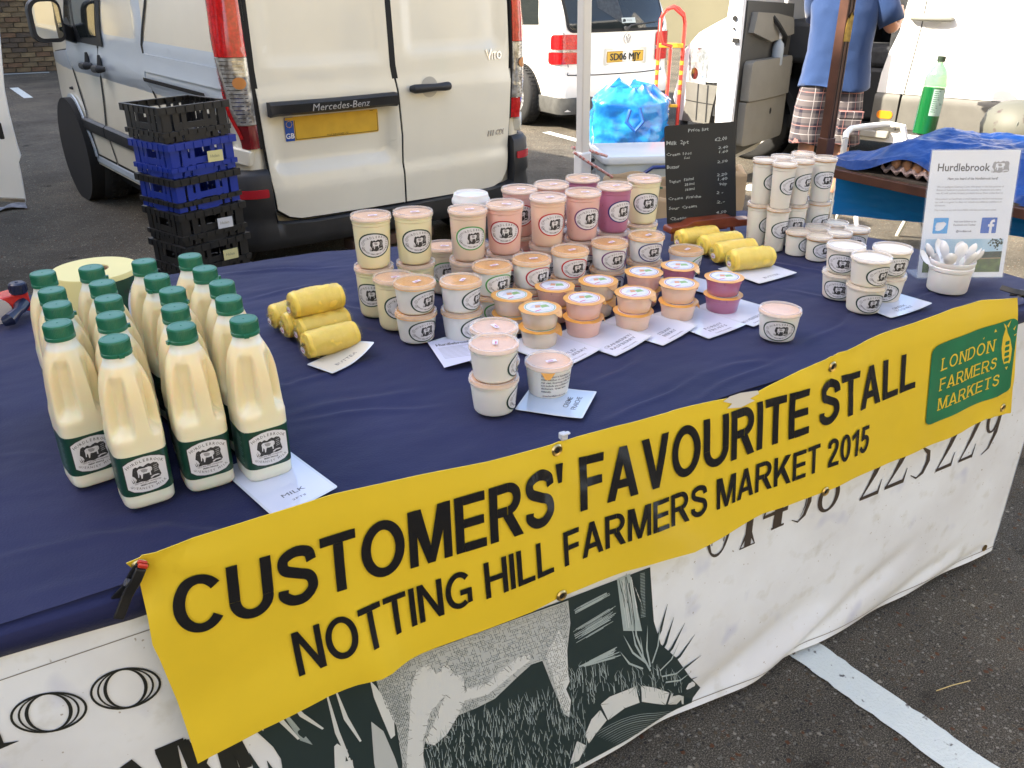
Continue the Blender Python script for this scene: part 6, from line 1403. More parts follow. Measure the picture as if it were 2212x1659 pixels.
# leaflet
P=[G(*c,T+.002) for c in ((881,748),(985,728),(1052,782),(960,795))]
o=P[3]; X=(P[2]-P[3]); W=X.length; X.normalize(); Y=(P[0]-P[3]); Hh=Y.length; Y=(Y-X*Y.dot(X)).normalized()
D=[([(0,0),(W,0),(W,Hh),(0,Hh)],0,0)]+text2d('Hurdlebrook',.03,.03,.012,Hh-.03,'L',mi=1,ly=1,w=.075,h=.012)
for i in range(10): D.append(([(.012,Hh-.042-i*.006),(.012+.07-(i*13%7)*.003,Hh-.042-i*.006),(.082-(i*13%7)*.003,Hh-.0405-i*.006),(.012,Hh-.0405-i*.006)],2,1))
t=sheet('leaflet',D,lambda u,v,h=0:o+X*u+Y*v+Vector((0,0,h+.001+.012*max(0,1-v/.03)**2*(u/W))),[mat('paper_lilac',(.60,.60,.72),.6),ctext,lab_g],None,cell=(.015,.01),thick=.0003,lift=.0001)
tag(t,'thin paper leaflet headed Hurdlebrook lying partly under the NATURAL YOGHURT card','leaflet')
# ------------------------------------------------------------------ takeaway cup
p=G(1017,418,T+.235); t=empty('coffee_cup',(p.x,p.y,T),0,'white lidded takeaway coffee cup behind the pink tubs','cup')
m=MB(); m.lathe([(.028,0),(.030,.004),(.041,.105),(.042,.108)],30); m.build('cup',mat('cup_brown',(.10,.035,.02),.6),t); m=MB(); m.lathe([(.0445,.100),(.0455,.104),(.0445,.110),(.042,.113),(.040,.122),(.037,.124),(.035,.118),(.001,.118)],36,capb=False); m.build('cup_lid',tub_w,t)
t.location.z=T; 
# raise cup on a tub hidden behind the display
t.location=(p.x,p.y,T+.114)
q=pot('tall','beige','green',p.x,p.y,T,'tall tub behind the pink tubs, carrying the coffee cup','tall clear yogurt tubs')
# ------------------------------------------------------------------ price board on its easel
bl0=G(1450,478,T+.065); 
ea=G(1468,522,T); eb=G(1598,507,T)
bx=Vector((eb.x-ea.x,eb.y-ea.y,0)); bwid=bx.length; bx.normalize(); by=Vector((-bx.y,bx.x,0))   # by points away from camera
if by.y<0: by=-by
rz=math.atan2(bx.y,bx.x)
eo=(ea+eb)/2; ez=empty('table_easel',(eo.x-.016,eo.y,T),rz,'small red brown wooden table easel behind the butter rolls','easel')
wood=mat('mahogany',(.20,.038,.012),.35,var=.35,vs=18,coat=.3)
LN=R(12)
for sx in(-1,1):
    m=MB(); m.bar((sx*bwid/2,.012,0),(sx*(bwid/2-.035),.22*math.tan(LN)+.018,.22),.014,.010); m.build('leg',wood,ez,bevel=.001)
m=MB(); m.bar((0,.024,.0),(0,.27*math.tan(LN)+.024,.27),.014,.010); m.build('leg',wood,ez,bevel=.001)
m=MB(); m.bar((0,.16,0),(0,.06,.24),.014,.010); m.build('prop_leg',wood,ez,bevel=.001)
m=MB(); lw=.140
m.loft([[Vector((x,yy,zz_)) for yy,zz_ in((-.030,.036),(.012,.036),(.012,.048+hh),(-.030,.048+hh))] for x,hh in((-lw,.0),(-lw+.005,.006),(-.085,.008),(-.065,.018),(.065,.018),(.085,.008),(lw-.005,.006),(lw,.0))]); m.build('shelf',wood,ez,40,bevel=.0015)
m=MB(); m.bar((-.075,.012,.028),(.075,.012,.028),.008,.014); m.build('cross_bar',wood,ez,bevel=.001)
slate=mat('chalkboard_black',(.012,.013,.013),.62,var=.3,vs=6); chalk=mat('chalk',(.34,.36,.34),.9)
# board: lower edge rests on the shelf
BW,BH=.230,.275
bc=eo+Vector((0,0,0)); up_=Vector((by.x*math.sin(LN),by.y*math.sin(LN),math.cos(LN))); bn_=bx.cross(up_).normalized()
if bn_.y>0: bn_=-bn_
bbase=Vector((eo.x,eo.y,T+.048))+by*.005-bx*.028
def fCB(u,v,h=0): return bbase+bx*u+up_*(v if h==-.004 else v)+bn_*h
D=[(rrect(-BW/2,0,BW/2,BH,.008,4),0,0)]
def hand(s,x,y,h,w_,sh_=.12): 
    g=text2d(s,1,.012,0,0,'L',w=w_,h=h,mi=1,ly=1,shear=sh_,res=1); out=[]
    for p,m_,l_ in g: out.append(([(x+a+.0008*math.sin(b_*900+a*300),y+b_+.0010*math.sin(a*170+x*50)) for a,b_ in p],m_,l_))
    return out
L=-BW/2
D+=hand('Price list',L+.075,.306,.011,.065)
D+=hand('Milk  2pt',L+.006,.268,.013,.070)+hand('£2.00',L+.160,.270,.013,.040)
D+=hand('Cream 10oz',L+.006,.232,.010,.080)+hand('5oz',L+.060,.219,.008,.020)+hand('2.40',L+.170,.243,.009,.032)+hand('1.60',L+.172,.229,.009,.030)
D+=hand('Butter',L+.006,.190,.012,.040)+hand('2.50',L+.166,.196,.009,.034)
D+=hand('Yoghurt',L+.012,.143,.010,.036)+hand('500ml',L+.058,.146,.010,.032)+hand('250ml',L+.060,.130,.009,.032)+hand('160ml',L+.062,.113,.009,.030)+hand('2.20',L+.164,.152,.010,.034)+hand('1.40',L+.167,.137,.010,.032)+hand('90p',L+.172,.120,.010,.026)
D+=hand('Creme  Fraiche',L+.008,.086,.010,.104)+hand('2 -',L+.162,.092,.010,.022)
D+=hand('Sour  Cream',L+.008,.054,.010,.090)+hand('2.-',L+.162,.060,.010,.028)
D+=hand('Cheese',L+.012,.018,.011,.052)+hand('4.50',L+.160,.024,.010,.034)
D=[([(x*1.03,y*BH/.33) for x,y in p],m_,l_) for p,m_,l_ in D[1:]]
D.insert(0,(rrect(-BW/2,0,BW/2,BH,.008,4),0,0))
t=sheet('price_board',D,fCB,[slate,chalk],None,cell=(.05,.05),thick=.004); tag(t,'black chalkboard price list with handwritten chalk prices on the easel','chalkboard')
# ------------------------------------------------------------------ leaflet stand
s0=G(1980,603,T); s1=G(2164,601,T); sx=Vector((s1.x-s0.x,s1.y-s0.y,0)); sw=sx.length; sx.normalize(); sy=Vector((-sx.y,sx.x,0)); 
if sy.y<0: sy=-sy
SL=R(10); su=Vector((sy.x*math.sin(SL),sy.y*math.sin(SL),math.cos(SL))); sn=-sx.cross(su).normalized()
if sn.y>0: sn=-sn
SW=sw; SH=SW*297/210*1.0
st=empty('sign_holder',(0,0,0),0,'clear acrylic stand holding the Hurdlebrook information sheet beside the spoons','sign holder')
def fSg(u,v,h=0): return s0+Vector((0,0,.004))+sx*u+su*v+sn*h
acry=clear('acrylic',(.80,.85,.90),.07,.05)
sheet('acrylic_front',[(rrect(-.002,-.002,SW+.002,SH+.003,.002,2),0,0)],lambda u,v,h=0:fSg(u,v,h+.003),[acry],st,thick=.002)
sheet('acrylic_back',[(rrect(-.002,-.002,SW+.002,SH+.003,.002,2),0,0)],lambda u,v,h=0:fSg(u,v,h-.002),[acry],st,thick=.002)
m=MB(); m.loft([[s0+sx*(SW*u)+Vector((0,0,z)) +sy*d for z,d in((.001,-.004),(.004,-.004),(.004,.07),(.001,.07))] for u in(0,1)]); m.build('acrylic_foot',acry,st)
paper=mat('sheet_paper',(.66,.70,.76),.3,coat=.5); skyb=mat('photo_sky',(.28,.47,.62),.4,col2=(.45,.60,.70),vs=20); fieldg=mat('photo_field',(.10,.16,.035),.5,var=.5,vs=60); hedge=mat('photo_hedge',(.020,.045,.018),.5,var=.5,vs=90); tanb=mat('photo_tan',(.30,.20,.10),.5); twb=mat('twitter_blue',(.03,.28,.62),.4); fbb=mat('facebook_blue',(.02,.10,.42),.4)
k=SW/.21
D=[([(0,0),(SW,0),(SW,SH),(0,SH)],0,0)]
def Tt(s,x,y,w_,h,b_=.0,al='L'): return text2d(s,1,b_,x*k,y*k,al,w=w_*k,h=h*k,mi=1,ly=1,res=2)
D+=Tt('Hurdlebrook',.018,.250,.125,.018,.02)
D+=xf(cow_art(2,0,2,2),.168*k,.259*k,.042*k,.034*k)
D+=Tt('Have you heard of the Hurdlebrook herd?',.105,.230,.120,.006,.02,'C')
for i,s in enumerate(('We are pedigree Guernsey Cows, who graze on the lush pastures of','Babcary in Somerset to produce this exclusive, wholesome and creamy','raw A2 milk and the fantastic products farmer Dave makes from it.')): D+=Tt(s,.022,.212-.0075*i,.160-.006*(i%2),.0048,-.005)
for i,s in enumerate(('His products are handmade in small batches on the farm and because','our milk is so good, he does not include any additives, stabilisers or','thickeners.')): D+=Tt(s,.022,.184-.0075*i,.160 if i<2 else .026,.0048,-.005)
D+=Tt("This is not just any milk this is REAL milk like you've never tasted.",.022,.158,.150,.0048,-.005)
D.append((rrect(.024*k,.105*k,.060*k,.142*k,.002,2),3,1)); D.append((rrect(.140*k,.105*k,.178*k,.142*k,.002,2),4,1))
bird=[(.029,.1215),(.032,.1200),(.0345,.1190),(.031,.1170),(.034,.1150),(.030,.1130),(.036,.1112),(.043,.1125),(.049,.1165),(.0525,.1225),(.0555,.1280),(.0535,.1285),(.0545,.1310),(.0520,.1300),(.0490,.1330),(.0450,.1320),(.0435,.1280),(.0440,.1260),(.0380,.1275),(.0320,.1310),(.0305,.1270),(.0325,.1240)]
D.append(([(x*k,y*k) for x,y in bird],0,2))
D+=[(q,0,2) for q in stroke([(.164*k,.105*k),(.164*k,.130*k),(.166*k,.1335*k),(.172*k,.1345*k)],.0062*k)]+[(q,0,2) for q in stroke([(.157*k,.1235*k),(.1715*k,.1235*k)],.0055*k)]
D+=Tt('And now follow us on',.100,.131,.054,.0050,.01,'C')+Tt('Facebook and Twitter',.100,.123,.054,.0050,.01,'C')+Tt('@Hurdlebrook',.100,.108,.038,.0050,.02,'C')
ph=[(.010,.014,.200,.094)]
D.append((rrect(.010*k,.012*k,.200*k,.092*k,.001,1),5,1)); D.append(([(.010*k,.012*k),(.200*k,.012*k),(.200*k,.050*k),(.010*k,.046*k)],6,2)); D.append(([(.010*k,.044*k),(.200*k,.047*k),(.200*k,.062*k),(.15*k,.061*k),(.08*k,.058*k),(.010*k,.060*k)],7,3)); D.append(([(.06*k,.040*k),(.200*k,.045*k),(.200*k,.047*k),(.010*k,.043*k)],8,4))
for i in range(70):
    x=rr.gauss(.186,.009); y=rr.gauss(.082,.006)
    if x<.198 and y<.0915: D.append((ell(x*k,y*k,.0022*k,.0018*k,5,rr.random()*3),7,4))
sheet('information_sheet',D,lambda u,v,h=0:fSg(u,v,h),[paper,ctext,lab_g,twb,fbb,skyb,fieldg,hedge,tanb],st,lift=.00012)
# ------------------------------------------------------------------ tub of spoons
p=G(2045,632,T); p=G(2044,625,T); t=empty('spoon_tub',(p.x,p.y,T),R(20),'white tub holding the plastic tasting spoons before the sign holder','tub')
m=MB(); m.lathe([(.040,.0),(.0445,.001),(.046,.004),(.0485,.052),(.0505,.054),(.0510,.062),(.0495,.064),(.0505,.066),(.0520,.074),(.0515,.077),(.0490,.077),(.0470,.060),(.044,.01),(.001,.008)],44,capt=True); m.build('tub',tub_w,t,35)
sheet('smudge',[(ell(.0,.030,.004,.009,9),0,0)],lambda u,v,h=0:Vector(((.0478)*math.cos((u+.018)/.047-PI/2),(.0478)*math.sin((u+.018)/.047-PI/2),v)),[mat('smudge_brown',(.10,.07,.05),.7,var=.8,vs=300)],t,cell=(.002,0))
SPL=['leaning left and towards the back','leaning furthest left','bowl at the front left','leaning right with its bowl turned sideways','bowl at the front right','leaning to the right rim','leaning back and right','upright in the back','leaning back left with bowl showing','leaning right and forwards','almost upright in front','almost upright on the left']
sp_w=mat('spoon_white',(.80,.80,.80),.25,coat=.4)
for i,(a,tl_,tw,l) in enumerate(((150,42,20,.125),(205,30,-10,.120),(262,26,0,.118),(-60,28,10,.120),(300,15,20,.125),(20,32,-20,.120),(60,38,10,.125),(95,20,0,.122),(120,30,-20,.12),(-20,36,15,.118),(240,10,0,.128),(170,15,0,.13))):
    s_=empty('tasting_spoon',(p.x,p.y,T+.012),0,None,None)
    A=R(a); tl2=R(tl_); d=Vector((math.cos(A)*math.sin(tl2),math.sin(A)*math.sin(tl2),math.cos(tl2))); sd=d.cross(Vector((0,0,1))).normalized(); nn2=sd.cross(d).normalized()
    sd2=sd*math.cos(R(tw*2))+nn2*math.sin(R(tw*2)); n3=sd2.cross(d).normalized()
    m=MB(); P=[]
    for u,w_,dp2 in ((0,.003,0),(.03,.003,0),(.06,.0035,0),(.072,.006,.001),(.082,.0120,.004),(.094,.0150,.006),(.106,.0130,.005),(.114,.0070,.002),(.117,.001,0)):
        uu=u*l*.86/.117; P.append([d*uu-sd2*w_,d*uu-sd2*w_*.5-n3*dp2,d*uu+sd2*w_*.5-n3*dp2,d*uu+sd2*w_,d*uu+sd2*w_*.5-n3*(dp2-.0012),d*uu-sd2*w_*.5-n3*(dp2-.0012)])
    m.loft(P); sm=m.build('spoon',sp_w,None,60); bpy.data.objects.remove(s_)
    sm.name='tasting_spoon'; sm.location=(p.x+.012*math.cos(A),p.y+.012*math.sin(A),T+.018)
    tag(sm,'white plastic tasting spoon in the tub, '+SPL[i],'spoon','tasting spoons in the tub')
# ------------------------------------------------------------------ gazebo pole behind the table, with its canopy
pj=G(1272,352,.95); gp_=empty('gazebo_frame',(pj.x,pj.y,0),R(4),'white enamelled gazebo pole behind the yogurt tubs with red elastic cord','gazebo pole')
enam=mat('white_enamel',(.70,.69,.64),.35,coat=.3,col2=(.16,.14,.10),vs=9,thr=(.28,.36)); inner=mat('inner_pole',(.45,.45,.44),.4,metal=.5)
m=MB(); m.box((0,0,1.62),(.032,.032,1.30)); m.build('outer_pole',enam,gp_,bevel=.004)
m=MB(); m.box((0,0,.49),(.025,.025,.98)); m.build('inner_pole',inner,gp_,bevel=.003)
m=MB(); m.box((0,0,.945),(.042,.042,.09)); m.build('collar',mat('collar_white',(.72,.73,.72),.4),gp_,bevel=.006)
m=MB(); gp_.rotation_euler.y=R(-1.6); m.tube([(.020,0,.935),(.038,0,.935)],.011,12); m.tube([(.026,-.012,.96),(.036,-.012,.96)],.006,10); m.build('locking_pin',under,gp_)
m=MB(); m.box((0,0,.005),(.09,.09,.01)); m.build('foot_plate',inner,gp_,bevel=.002)
cordm=mat('elastic_cord',(.60,.10,.06),.7,col2=(.7,.6,.55),vs=120)
m=MB(); m.tube([(-.06,-.03,1.00),(-.01,-.035,.965),(.05,-.03,.93),(.11,-.02,.895)],.0045,8); m.tube([(-.02,.03,1.0),(.04,.03,.985),(.12,.02,.955)],.0045,8); m.build('elastic_cord',cordm,gp_)
# ------------------------------------------------------------------ storage box and paper bags
boxc=clear('translucent_box',(.62,.70,.72),.80,.25)
bo_=G(1306,352,.52); t=empty('storage_box',(bo_.x+.45,bo_.y+.14,0),R(-24),'translucent plastic storage box with a blue handle behind the price board','box')
for (w0,w1,z0,z1,nm) in((.30,.325,.0,.50,'box_body'),):
    m=MB(); m.loft([[Vector((x,y,z)) for x,y in rrect(-w_,-w_*.66,w_,w_*.66,.03,3)] for z,w_ in((0,.29),(.02,.30),(.47,.325),(.50,.325))]); m.build('box_body',boxc,t,50)
m=MB(); m.loft([[Vector((x,y,z)) for x,y in rrect(-w_,-w_*.67,w_,w_*.67,.04,3)] for z,w_ in((.492,.340),(.520,.345),(.535,.335),(.538,.30))]); m.build('box_lid',mat('cloudy_lid',(.62,.66,.68),.3,coat=.4,bump=.1,bs=20),t,50)
m=MB(); m.tube([(-.11,-.232,.40),(-.10,-.245,.44),(-.05,-.250,.475),(.05,-.250,.475),(.10,-.245,.44),(.11,-.232,.40)],.011,10); m.build('handle',mat('handle_blue',(.012,.03,.16),.35,coat=.3),t)
def bag(q0,q1,ztop,h,dep,lab,printed=False,rzz=None):
    a=G(*q0,ztop); b2=G(*q1,ztop); d=(b2-a); wd=d.length; rz2=math.atan2(d.y,d.x); c=(a+b2)/2
    t=empty('paper_bag',(c.x,c.y,0),rz2,lab,'bag','paper bags behind the table'); kraft=mat('kraft_paper',(.42,.31,.19),.8,var=.15,vs=7,bump=.3,bs=14)
    m=MB()
    def prof(s,z): 
        cr=.012*noise.noise((s*7,z*9,3)); return cr
    def F(u,v):
        z=ztop*v; P=[(-wd/2,0),(wd/2,0),(wd/2,dep),(0,dep+.01),(-wd/2,dep),(-wd/2,0)]; s=u*5; i=min(int(s),4); f_=s-i; x=P[i][0]+(P[i+1][0]-P[i][0])*f_; y=P[i][1]+(P[i+1][1]-P[i][1])*f_
        k_=1-.08*(1-v); return Vector((x*k_+.010*noise.noise((u*9,v*6,1)),y+.012*noise.noise((u*8,v*6,5)),z+(.012*math.sin(u*22) if v>.98 else 0)))
    m.grid(F,50,16); o=m.build('bag_wall',kraft,t,40); so2=o.modifiers.new('t','SOLIDIFY'); so2.thickness=.002
    if printed:
        D=[(q,0,0) for q in stroke([(-.10,-.02),(-.09,.06),(.16,.065),(.16,.06),(-.08,.055),(-.09,-.02)],.005)]+[(ell(.05,.0,.06,.018,16),0,0)]+text2d('WHITE HOUSE FARM',.014,.0,-.03,.03,'L',mi=0)
        sheet('printed_mark',D,lambda u,v,h=0:Vector((u,-.018-h,ztop-.08+v)),[mat('bag_green',(.03,.14,.09),.6)],t)
    return t
bag((1302,388),(1440,398),.47,0,.22,'brown paper carrier bag with a green print behind the white pole',True)
bag((1330,418),(1470,430),.42,0,.10,'plain brown paper bag in front of the printed carrier bag')
bag((1560,372),(1614,372),.45,0,.20,'brown paper bag peeping out right of the price board')
# ------------------------------------------------------------------ crates left of the van
cblk=mat('crate_black',(.014,.014,.014),.38,coat=.15,bump=.05,bs=80); cblu=mat('crate_blue',(.008,.030,.27),.38,coat=.15)
def crate_mesh(mt,wx=.280,wy=.235,h=.138,wm=0):
    m=MB(); t_=.004
    for z,hh,o in((h-.013,.026,.010),(.040,.018,.006)):
        for sy in(-1,1): m.box((0,sy*(wy/2+o),z),(wx+2*o+.004,.006,hh)); m.box((0,sy*(wy/2+o/2),z+hh/2-.002),(wx+2*o,o,.004)); m.box((0,sy*(wy/2+o/2),z-hh/2+.002),(wx+2*o,o,.003))
        for sx in(-1,1): m.box((sx*(wx/2+o),0,z),(.006,wy+2*o+.004,hh)); m.box((sx*(wx/2+o/2),0,z+hh/2-.0022),(o,wy+2*o-.001,.004)); m.box((sx*(wx/2+o/2),0,z-hh/2+.0022),(o,wy+2*o-.001,.003))
        n=7
        for i in range(n):
            x=-wx/2+wx*(i+.5)/n
            for sy in(-1,1): m.box((x,sy*(wy/2+o/2+.001),z),(.004,o+.010,hh-.004))
            y=-wy/2+wy*(i+.5)/n
            for sx in(-1,1): m.box((sx*(wx/2+o/2+.001),y,z),(o+.010,.004,hh-.004))
    # slotted walls: uprights with windows between
    def wall(L,ax,s):
        off=(wy if ax=='x' else wx)/2
        segs=[(-.5,-.37),(-.33,-.24),(-.20,-.13),(.13,.20),(.24,.33),(.37,.5)]
        for a0,a1 in segs:
            c=(a0+a1)/2*L; w_=(a1-a0)*L
            if ax=='x': m.box((c,s*off,h*.47),(w_,t_,h*.78),mi=wm)
            else: m.box((s*off,c,h*.47),(t_,w_,h*.78),mi=wm)
        for z0,z1,a0,a1 in ((.052,.076,-.27,.27),(.038,.046,-.5,.5),(.004,.034,-.14,.14)):
            c=(a0+a1)/2*L; w_=(a1-a0)*L
            if ax=='x': m.box((c,s*(off-.0006),(z0+z1)/2),(w_,t_,z1-z0),mi=wm)
            else: m.box((s*(off-.0006),c,(z0+z1)/2),(t_,w_,z1-z0),mi=wm)
        for xx in(-.35,.35,-.22,.22):
            for zz2 in(.085,.115):
                P=ell(0,0,.010,.013,10)
                if ax=='x': pass
    for s in(-1,1): wall(wx,'x',s); wall(wy,'y',s)
    # base lattice and foot
    for i in range(9): m.box((-wx/2+wx*(i+.5)/9,0,.006),(.008,wy-.02,.008)); 
    for i in range(8): m.box((0,-wy/2+wy*(i+.5)/8,.007),(wx-.02,.008,.008))
    for i in range(11): 
        x=-wx/2+.03+(wx-.06)*i/10
        for sy in(-1,1): m.box((x,sy*(wy/2-.006),.018),(.014 if i%2 else .005,.004,.036))
    return m.mesh('crate_wall',mt,None)
CB,CU,CRX=crate_mesh(cblk),crate_mesh(cblu),crate_mesh([cblk,cblu],wm=1)
pc0=None
best=None
for k in range(360,430):
    y=k/100; p=PL(378,222,y,(0,1,0))
    if best is None or abs(p.z-1.10)<best[0]: best=(abs(p.z-1.10),p)
cp_=best[1]
note=mat('sticky_note',(.66,.60,.28),.8); wnote=mat('white_note',(.6,.6,.6),.8); ntx=mat('note_pencil',(.25,.23,.15),.8)
hh_=.125; zt_=cp_.z
seq=[('b',None),('u','y'),('b',None),('b','w'),('b','y'),('b',None),('b',None)]
descr=['topmost black crate of the stack beside the white van','blue crate with a yellow note, second in the stack','crate with blue walls and black rims directly below the blue one','black crate with a scrap of white label, fourth in the stack','black crate with a yellow note, fifth in the stack','black crate near the bottom of the stack','lowest black crate standing on the tarmac']
step=zt_/8
cy=R(21)
for i in range(8):
    z=zt_-step*(i+1)
    k_,nt_=seq[min(i,6)]
    if i==2: descr_='blue and black crate below the yellow noted blue crate'
    t=empty('milk_crate',(cp_.x+.003*i+rnd.uniform(-.004,.004),cp_.y-.0,z),cy+rnd.uniform(-.03,.03),descr[i] if i<5 else ['black crate sixth from the top of the stack, mostly behind the table edge','black crate directly on top of the lowest crate of the stack','lowest black crate standing on the tarmac'][i-5],'crate','plastic crates stacked beside the van')
    obj('crate_wall',CU if k_=='u' else CRX if i==2 else CB,t); 
    if i in(2,):
        pass
    if nt_:
        D=[(rrect(-.032,-.020,.032,.022,.001,1),0,0)]
        D+=text2d('Helen',.02,.0,-.02,-.004,'L',mi=1,ly=1,w=.036,h=.012)
        sheet('paper_note',D,lambda u,v,h=0:Vector((.045+u,-.132-.0-h-.004*math.sin(u*40),.070+v)),[note if nt_=='y' else wnote,ntx],t,cell=(.01,0),thick=.0006)
# ------------------------------------------------------------------ neighbouring stall: board table, blue tarpaulin, post
tk=mat('rust_brown_metal',(.075,.030,.018),.5,var=.4,vs=12); ply=mat('old_plywood',(.07,.055,.042),.85,var=.4,vs=14,bump=.3,bs=60)
ta=G(1801,359,.80); tb_=G(1979,396,.80); tdir=Vector((tb_.x-ta.x,tb_.y-ta.y,0)).normalized(); tin=Vector((-tdir.y,tdir.x,0)); 
if tin.x<0: tin=-tin
tL=1.9
nt2=empty('market_table',(ta.x,ta.y,0),0,'dark plywood market table with a rusty brown frame beside the stall','table')
def tp(s,d,z): return Vector((tdir.x*s+tin.x*d,tdir.y*s+tin.y*d,z))
m=MB(); m.loft([[tp(s,0.012,.80),tp(s,1.02,.80),tp(s,1.02,.785),tp(s,.012,.785)] for s in(-.05,tL)]); m.build('board',ply,nt2)
m=MB(); m.bar(tp(-.06,0,.775),tp(tL,0,.775),.025,.034); m.bar(tp(-.06,0.0,.775),tp(-.06,1.02,.775),.024,.034); m.build('frame_rail',tk,nt2,bevel=.002)
for s,d in((.02,.98),(1.5,.05),(1.5,.98)):
    m=MB(); m.bar(tp(s,d,.76),tp(s,d,0),.03); m.build('leg',tk,nt2)
# post with a scrap of yellow tape
p0=G(1779,345,.80); po=empty('market_post',(p0.x,p0.y,0),0,'brown painted market post with peeling yellow tape','post')
m=MB(); m.box((0,0,1.25),(.042,.042,2.5)); m.build('post',tk,po,bevel=.002)
for (w_,z0_) in((.010,1.2),(-.010,1.2)): m=MB(); m.box((w_,-.0215,1.25),(.003,.002,2.4)); m.build('groove',under,po)
m=MB(); m.box((0,0,.84),(.050,.050,.10)); m.build('socket',tk,po,bevel=.003)
q=PL(1815,60,p0.y-.021,(0,1,0)); 
sheet('yellow_tape',[([(-.018,-.05),(.019,-.052),(.019,.045),(.010,.040),(.006,.055),(-.004,.030),(-.012,.034),(-.018,.0)],0,0)],lambda u,v,h=0:Vector((u,-.0235-h,q.z+v)),[mat('old_yellow_tape',(.42,.26,.03),.6,var=.5,vs=40)],po,thick=.001)
# tarpaulin heap over the goods and hanging skirt
SE=(G(1950,388,.80)-ta).dot(tdir)
tarp=mat('blue_tarpaulin',(.002,.040,.20),.42,spec=.3,coat=.03,var=.35,vs=7,bump=.9,bs=16)
def heap(s,d):                          # height of the covered goods above the board
    h=.02
    h+=.105*sst(-.02,.20,s)*sst(.03,.20,d)*(1-sst(.50,.80,d))
    h+=.03*noise.noise((s*5,d*6,2))*sst(.0,.15,d)
    h+=.010*noise.noise((s*16,d*19,7))+.006*noise.noise((s*38,d*44,1))
    return h
tp_=empty('tarpaulin',(ta.x,ta.y,0),0,'creased blue tarpaulin covering the goods on the next stall','tarpaulin')
m=MB()
def tf(u,v):
    s=-.12+2.05*u; d=.02+.75*v
    lift=.060*math.exp(-((s-SE)/.16)**2)*(1-sst(.0,.14,d-.02))
    back=-.25*sst(.72,.86,d)
    z=.803+heap(s,d)+lift+back-.02*sst(.02,-.12,s)
    if v==0: z=.803-.008+.078*math.exp(-((s-SE)/.13)**2)
    return tp(s,d-.02*math.sin(s*9)*(1-v),z)
m.grid(tf,130,60); m.build('cover',tarp,tp_,55)
zh1=PL(1810,460,ta.dot(tin)+.12,tin).z; zh2=PL(1979,444,ta.dot(tin)+.12,tin).z
thin=bpy.data.materials.new('thin_tarpaulin'); thin.use_nodes=True; n=thin.node_tree; tr=n.nodes.new('ShaderNodeBsdfTranslucent'); tr.inputs[0].default_value=(.01,.22,.55,1); ms=n.nodes.new('ShaderNodeMixShader'); ms.inputs[0].default_value=.55; b_=n.nodes['Principled BSDF']; b_.inputs['Base Color'].default_value=(.004,.08,.32,1); b_.inputs['Roughness'].default_value=.4; n.links.new(b_.outputs[0],ms.inputs[1]); n.links.new(tr.outputs[0],ms.inputs[2]); n.links.new(ms.outputs[0],n.nodes['Material Output'].inputs[0])
m=MB()
def ts_(u,v): 
    s=-.05+1.9*u; z=.765-(.765-(zh1+(zh2-zh1)*min(1,s/.85)))*v; return tp(s,.10+.012*math.sin(s*13+v*2)+.03*v*math.sin(s*5)+.008*noise.noise((s*20,v*9,0)),z)
m.grid(ts_,90,20); o=m.build('hanging_skirt',thin,tp_,55)
ho=MB(); ho.lathe([(.004,0),(.009,.002),(.009,0)],14,tp(.50,.085,.62),M=Matrix.Rotation(PI/2,3,'Y').to_3x3(),capt=False); ho.build('eyelet',brass,tp_)
# egg tray under the tarpaulin
eg=G(1950,358,.835); _e=ta+tdir*SE+tin*.105; t=empty('egg_tray',(_e.x,_e.y,.802),math.atan2(tdir.y,tdir.x),'pulp egg tray with brown eggs under the edge of the blue tarpaulin','egg tray'); pulp=mat('egg_pulp',(.36,.27,.25),.9,bump=.3,bs=90)
m=MB()
def ef(u,v): x=(u-.5)*.22; y=(v-.5)*.16; return Vector((x,y,.022+.017*math.cos(x*2*PI/.046)*math.cos(y*2*PI/.046)))
m.grid(ef,44,32); o=m.build('tray',pulp,t,60); so2=o.modifiers.new('t','SOLIDIFY'); so2.thickness=.003
for i in range(4):
    for j in range(3):
        e=empty('egg',(0,0,0)) if False else None
        m=MB(); r_=.020; m.lathe([(r_*math.sin(PI*q/10)*(1-.08*math.cos(PI*q/10)),-r_*1.25*math.cos(PI*q/10)) for q in range(11)],16); m.build('egg',mat('egg_brown',(.50,.25,.13),.5),t,60,loc=((i-1.5)*.046,(j-1)*.046,.040))
# bottle of pop standing behind the heap
bp_=PL(1992,262,2.95,(0,1,0)); gz_=.86
d_=ray(1990,262); 
gb_=G(1994,292,.80); t=empty('drink_bottle',(gb_.x,gb_.y,.802),0,'large green plastic drink bottle with black cap, half empty','bottle'); t.rotation_euler=(0,R(4),0); t.scale=(.98,.98,.76)
gl_=clear('green_pet',(.06,.55,.12),.62,.06); gd=mat('green_drink',(.004,.085,.022),.08,coat=.6)
m=MB(); m.lathe([(.040,.0),(.052,.01),(.052,.20),(.0515,.26),(.050,.285)],32); m.build('drink',gd,t)
m=MB(); m.lathe([(.0505,.286),(.0525,.30),(.050,.345),(.038,.385),(.018,.415),(.014,.425),(.014,.440)],32,capb=False); m.build('bottle_shell',gl_,t)
m=MB(); m.lathe([(.0185,.432),(.0185,.462),(.017,.464)],20); m.build('cap',mat('black_cap',(.02,.035,.02),.4),t)
sheet('label',[(rrect(-.045,.12,.02,.275,.002,2),0,0)]+[(rrect(-.040,.262-.012*i,-.012-(i*3%4)*.003,.266-.012*i,.0005,1),1,1) for i in range(11)]+text2d('2L e',.016,.02,-.006,.185,'L',mi=1,ly=1),lambda u,v,h=0:Vector((.0528*math.cos(u/.052-PI/2-.1),.0528*math.sin(u/.052-PI/2-.1),v)),[mat('label_pale_green',(.30,.42,.36),.5),dk_green],t,cell=(.01,0))
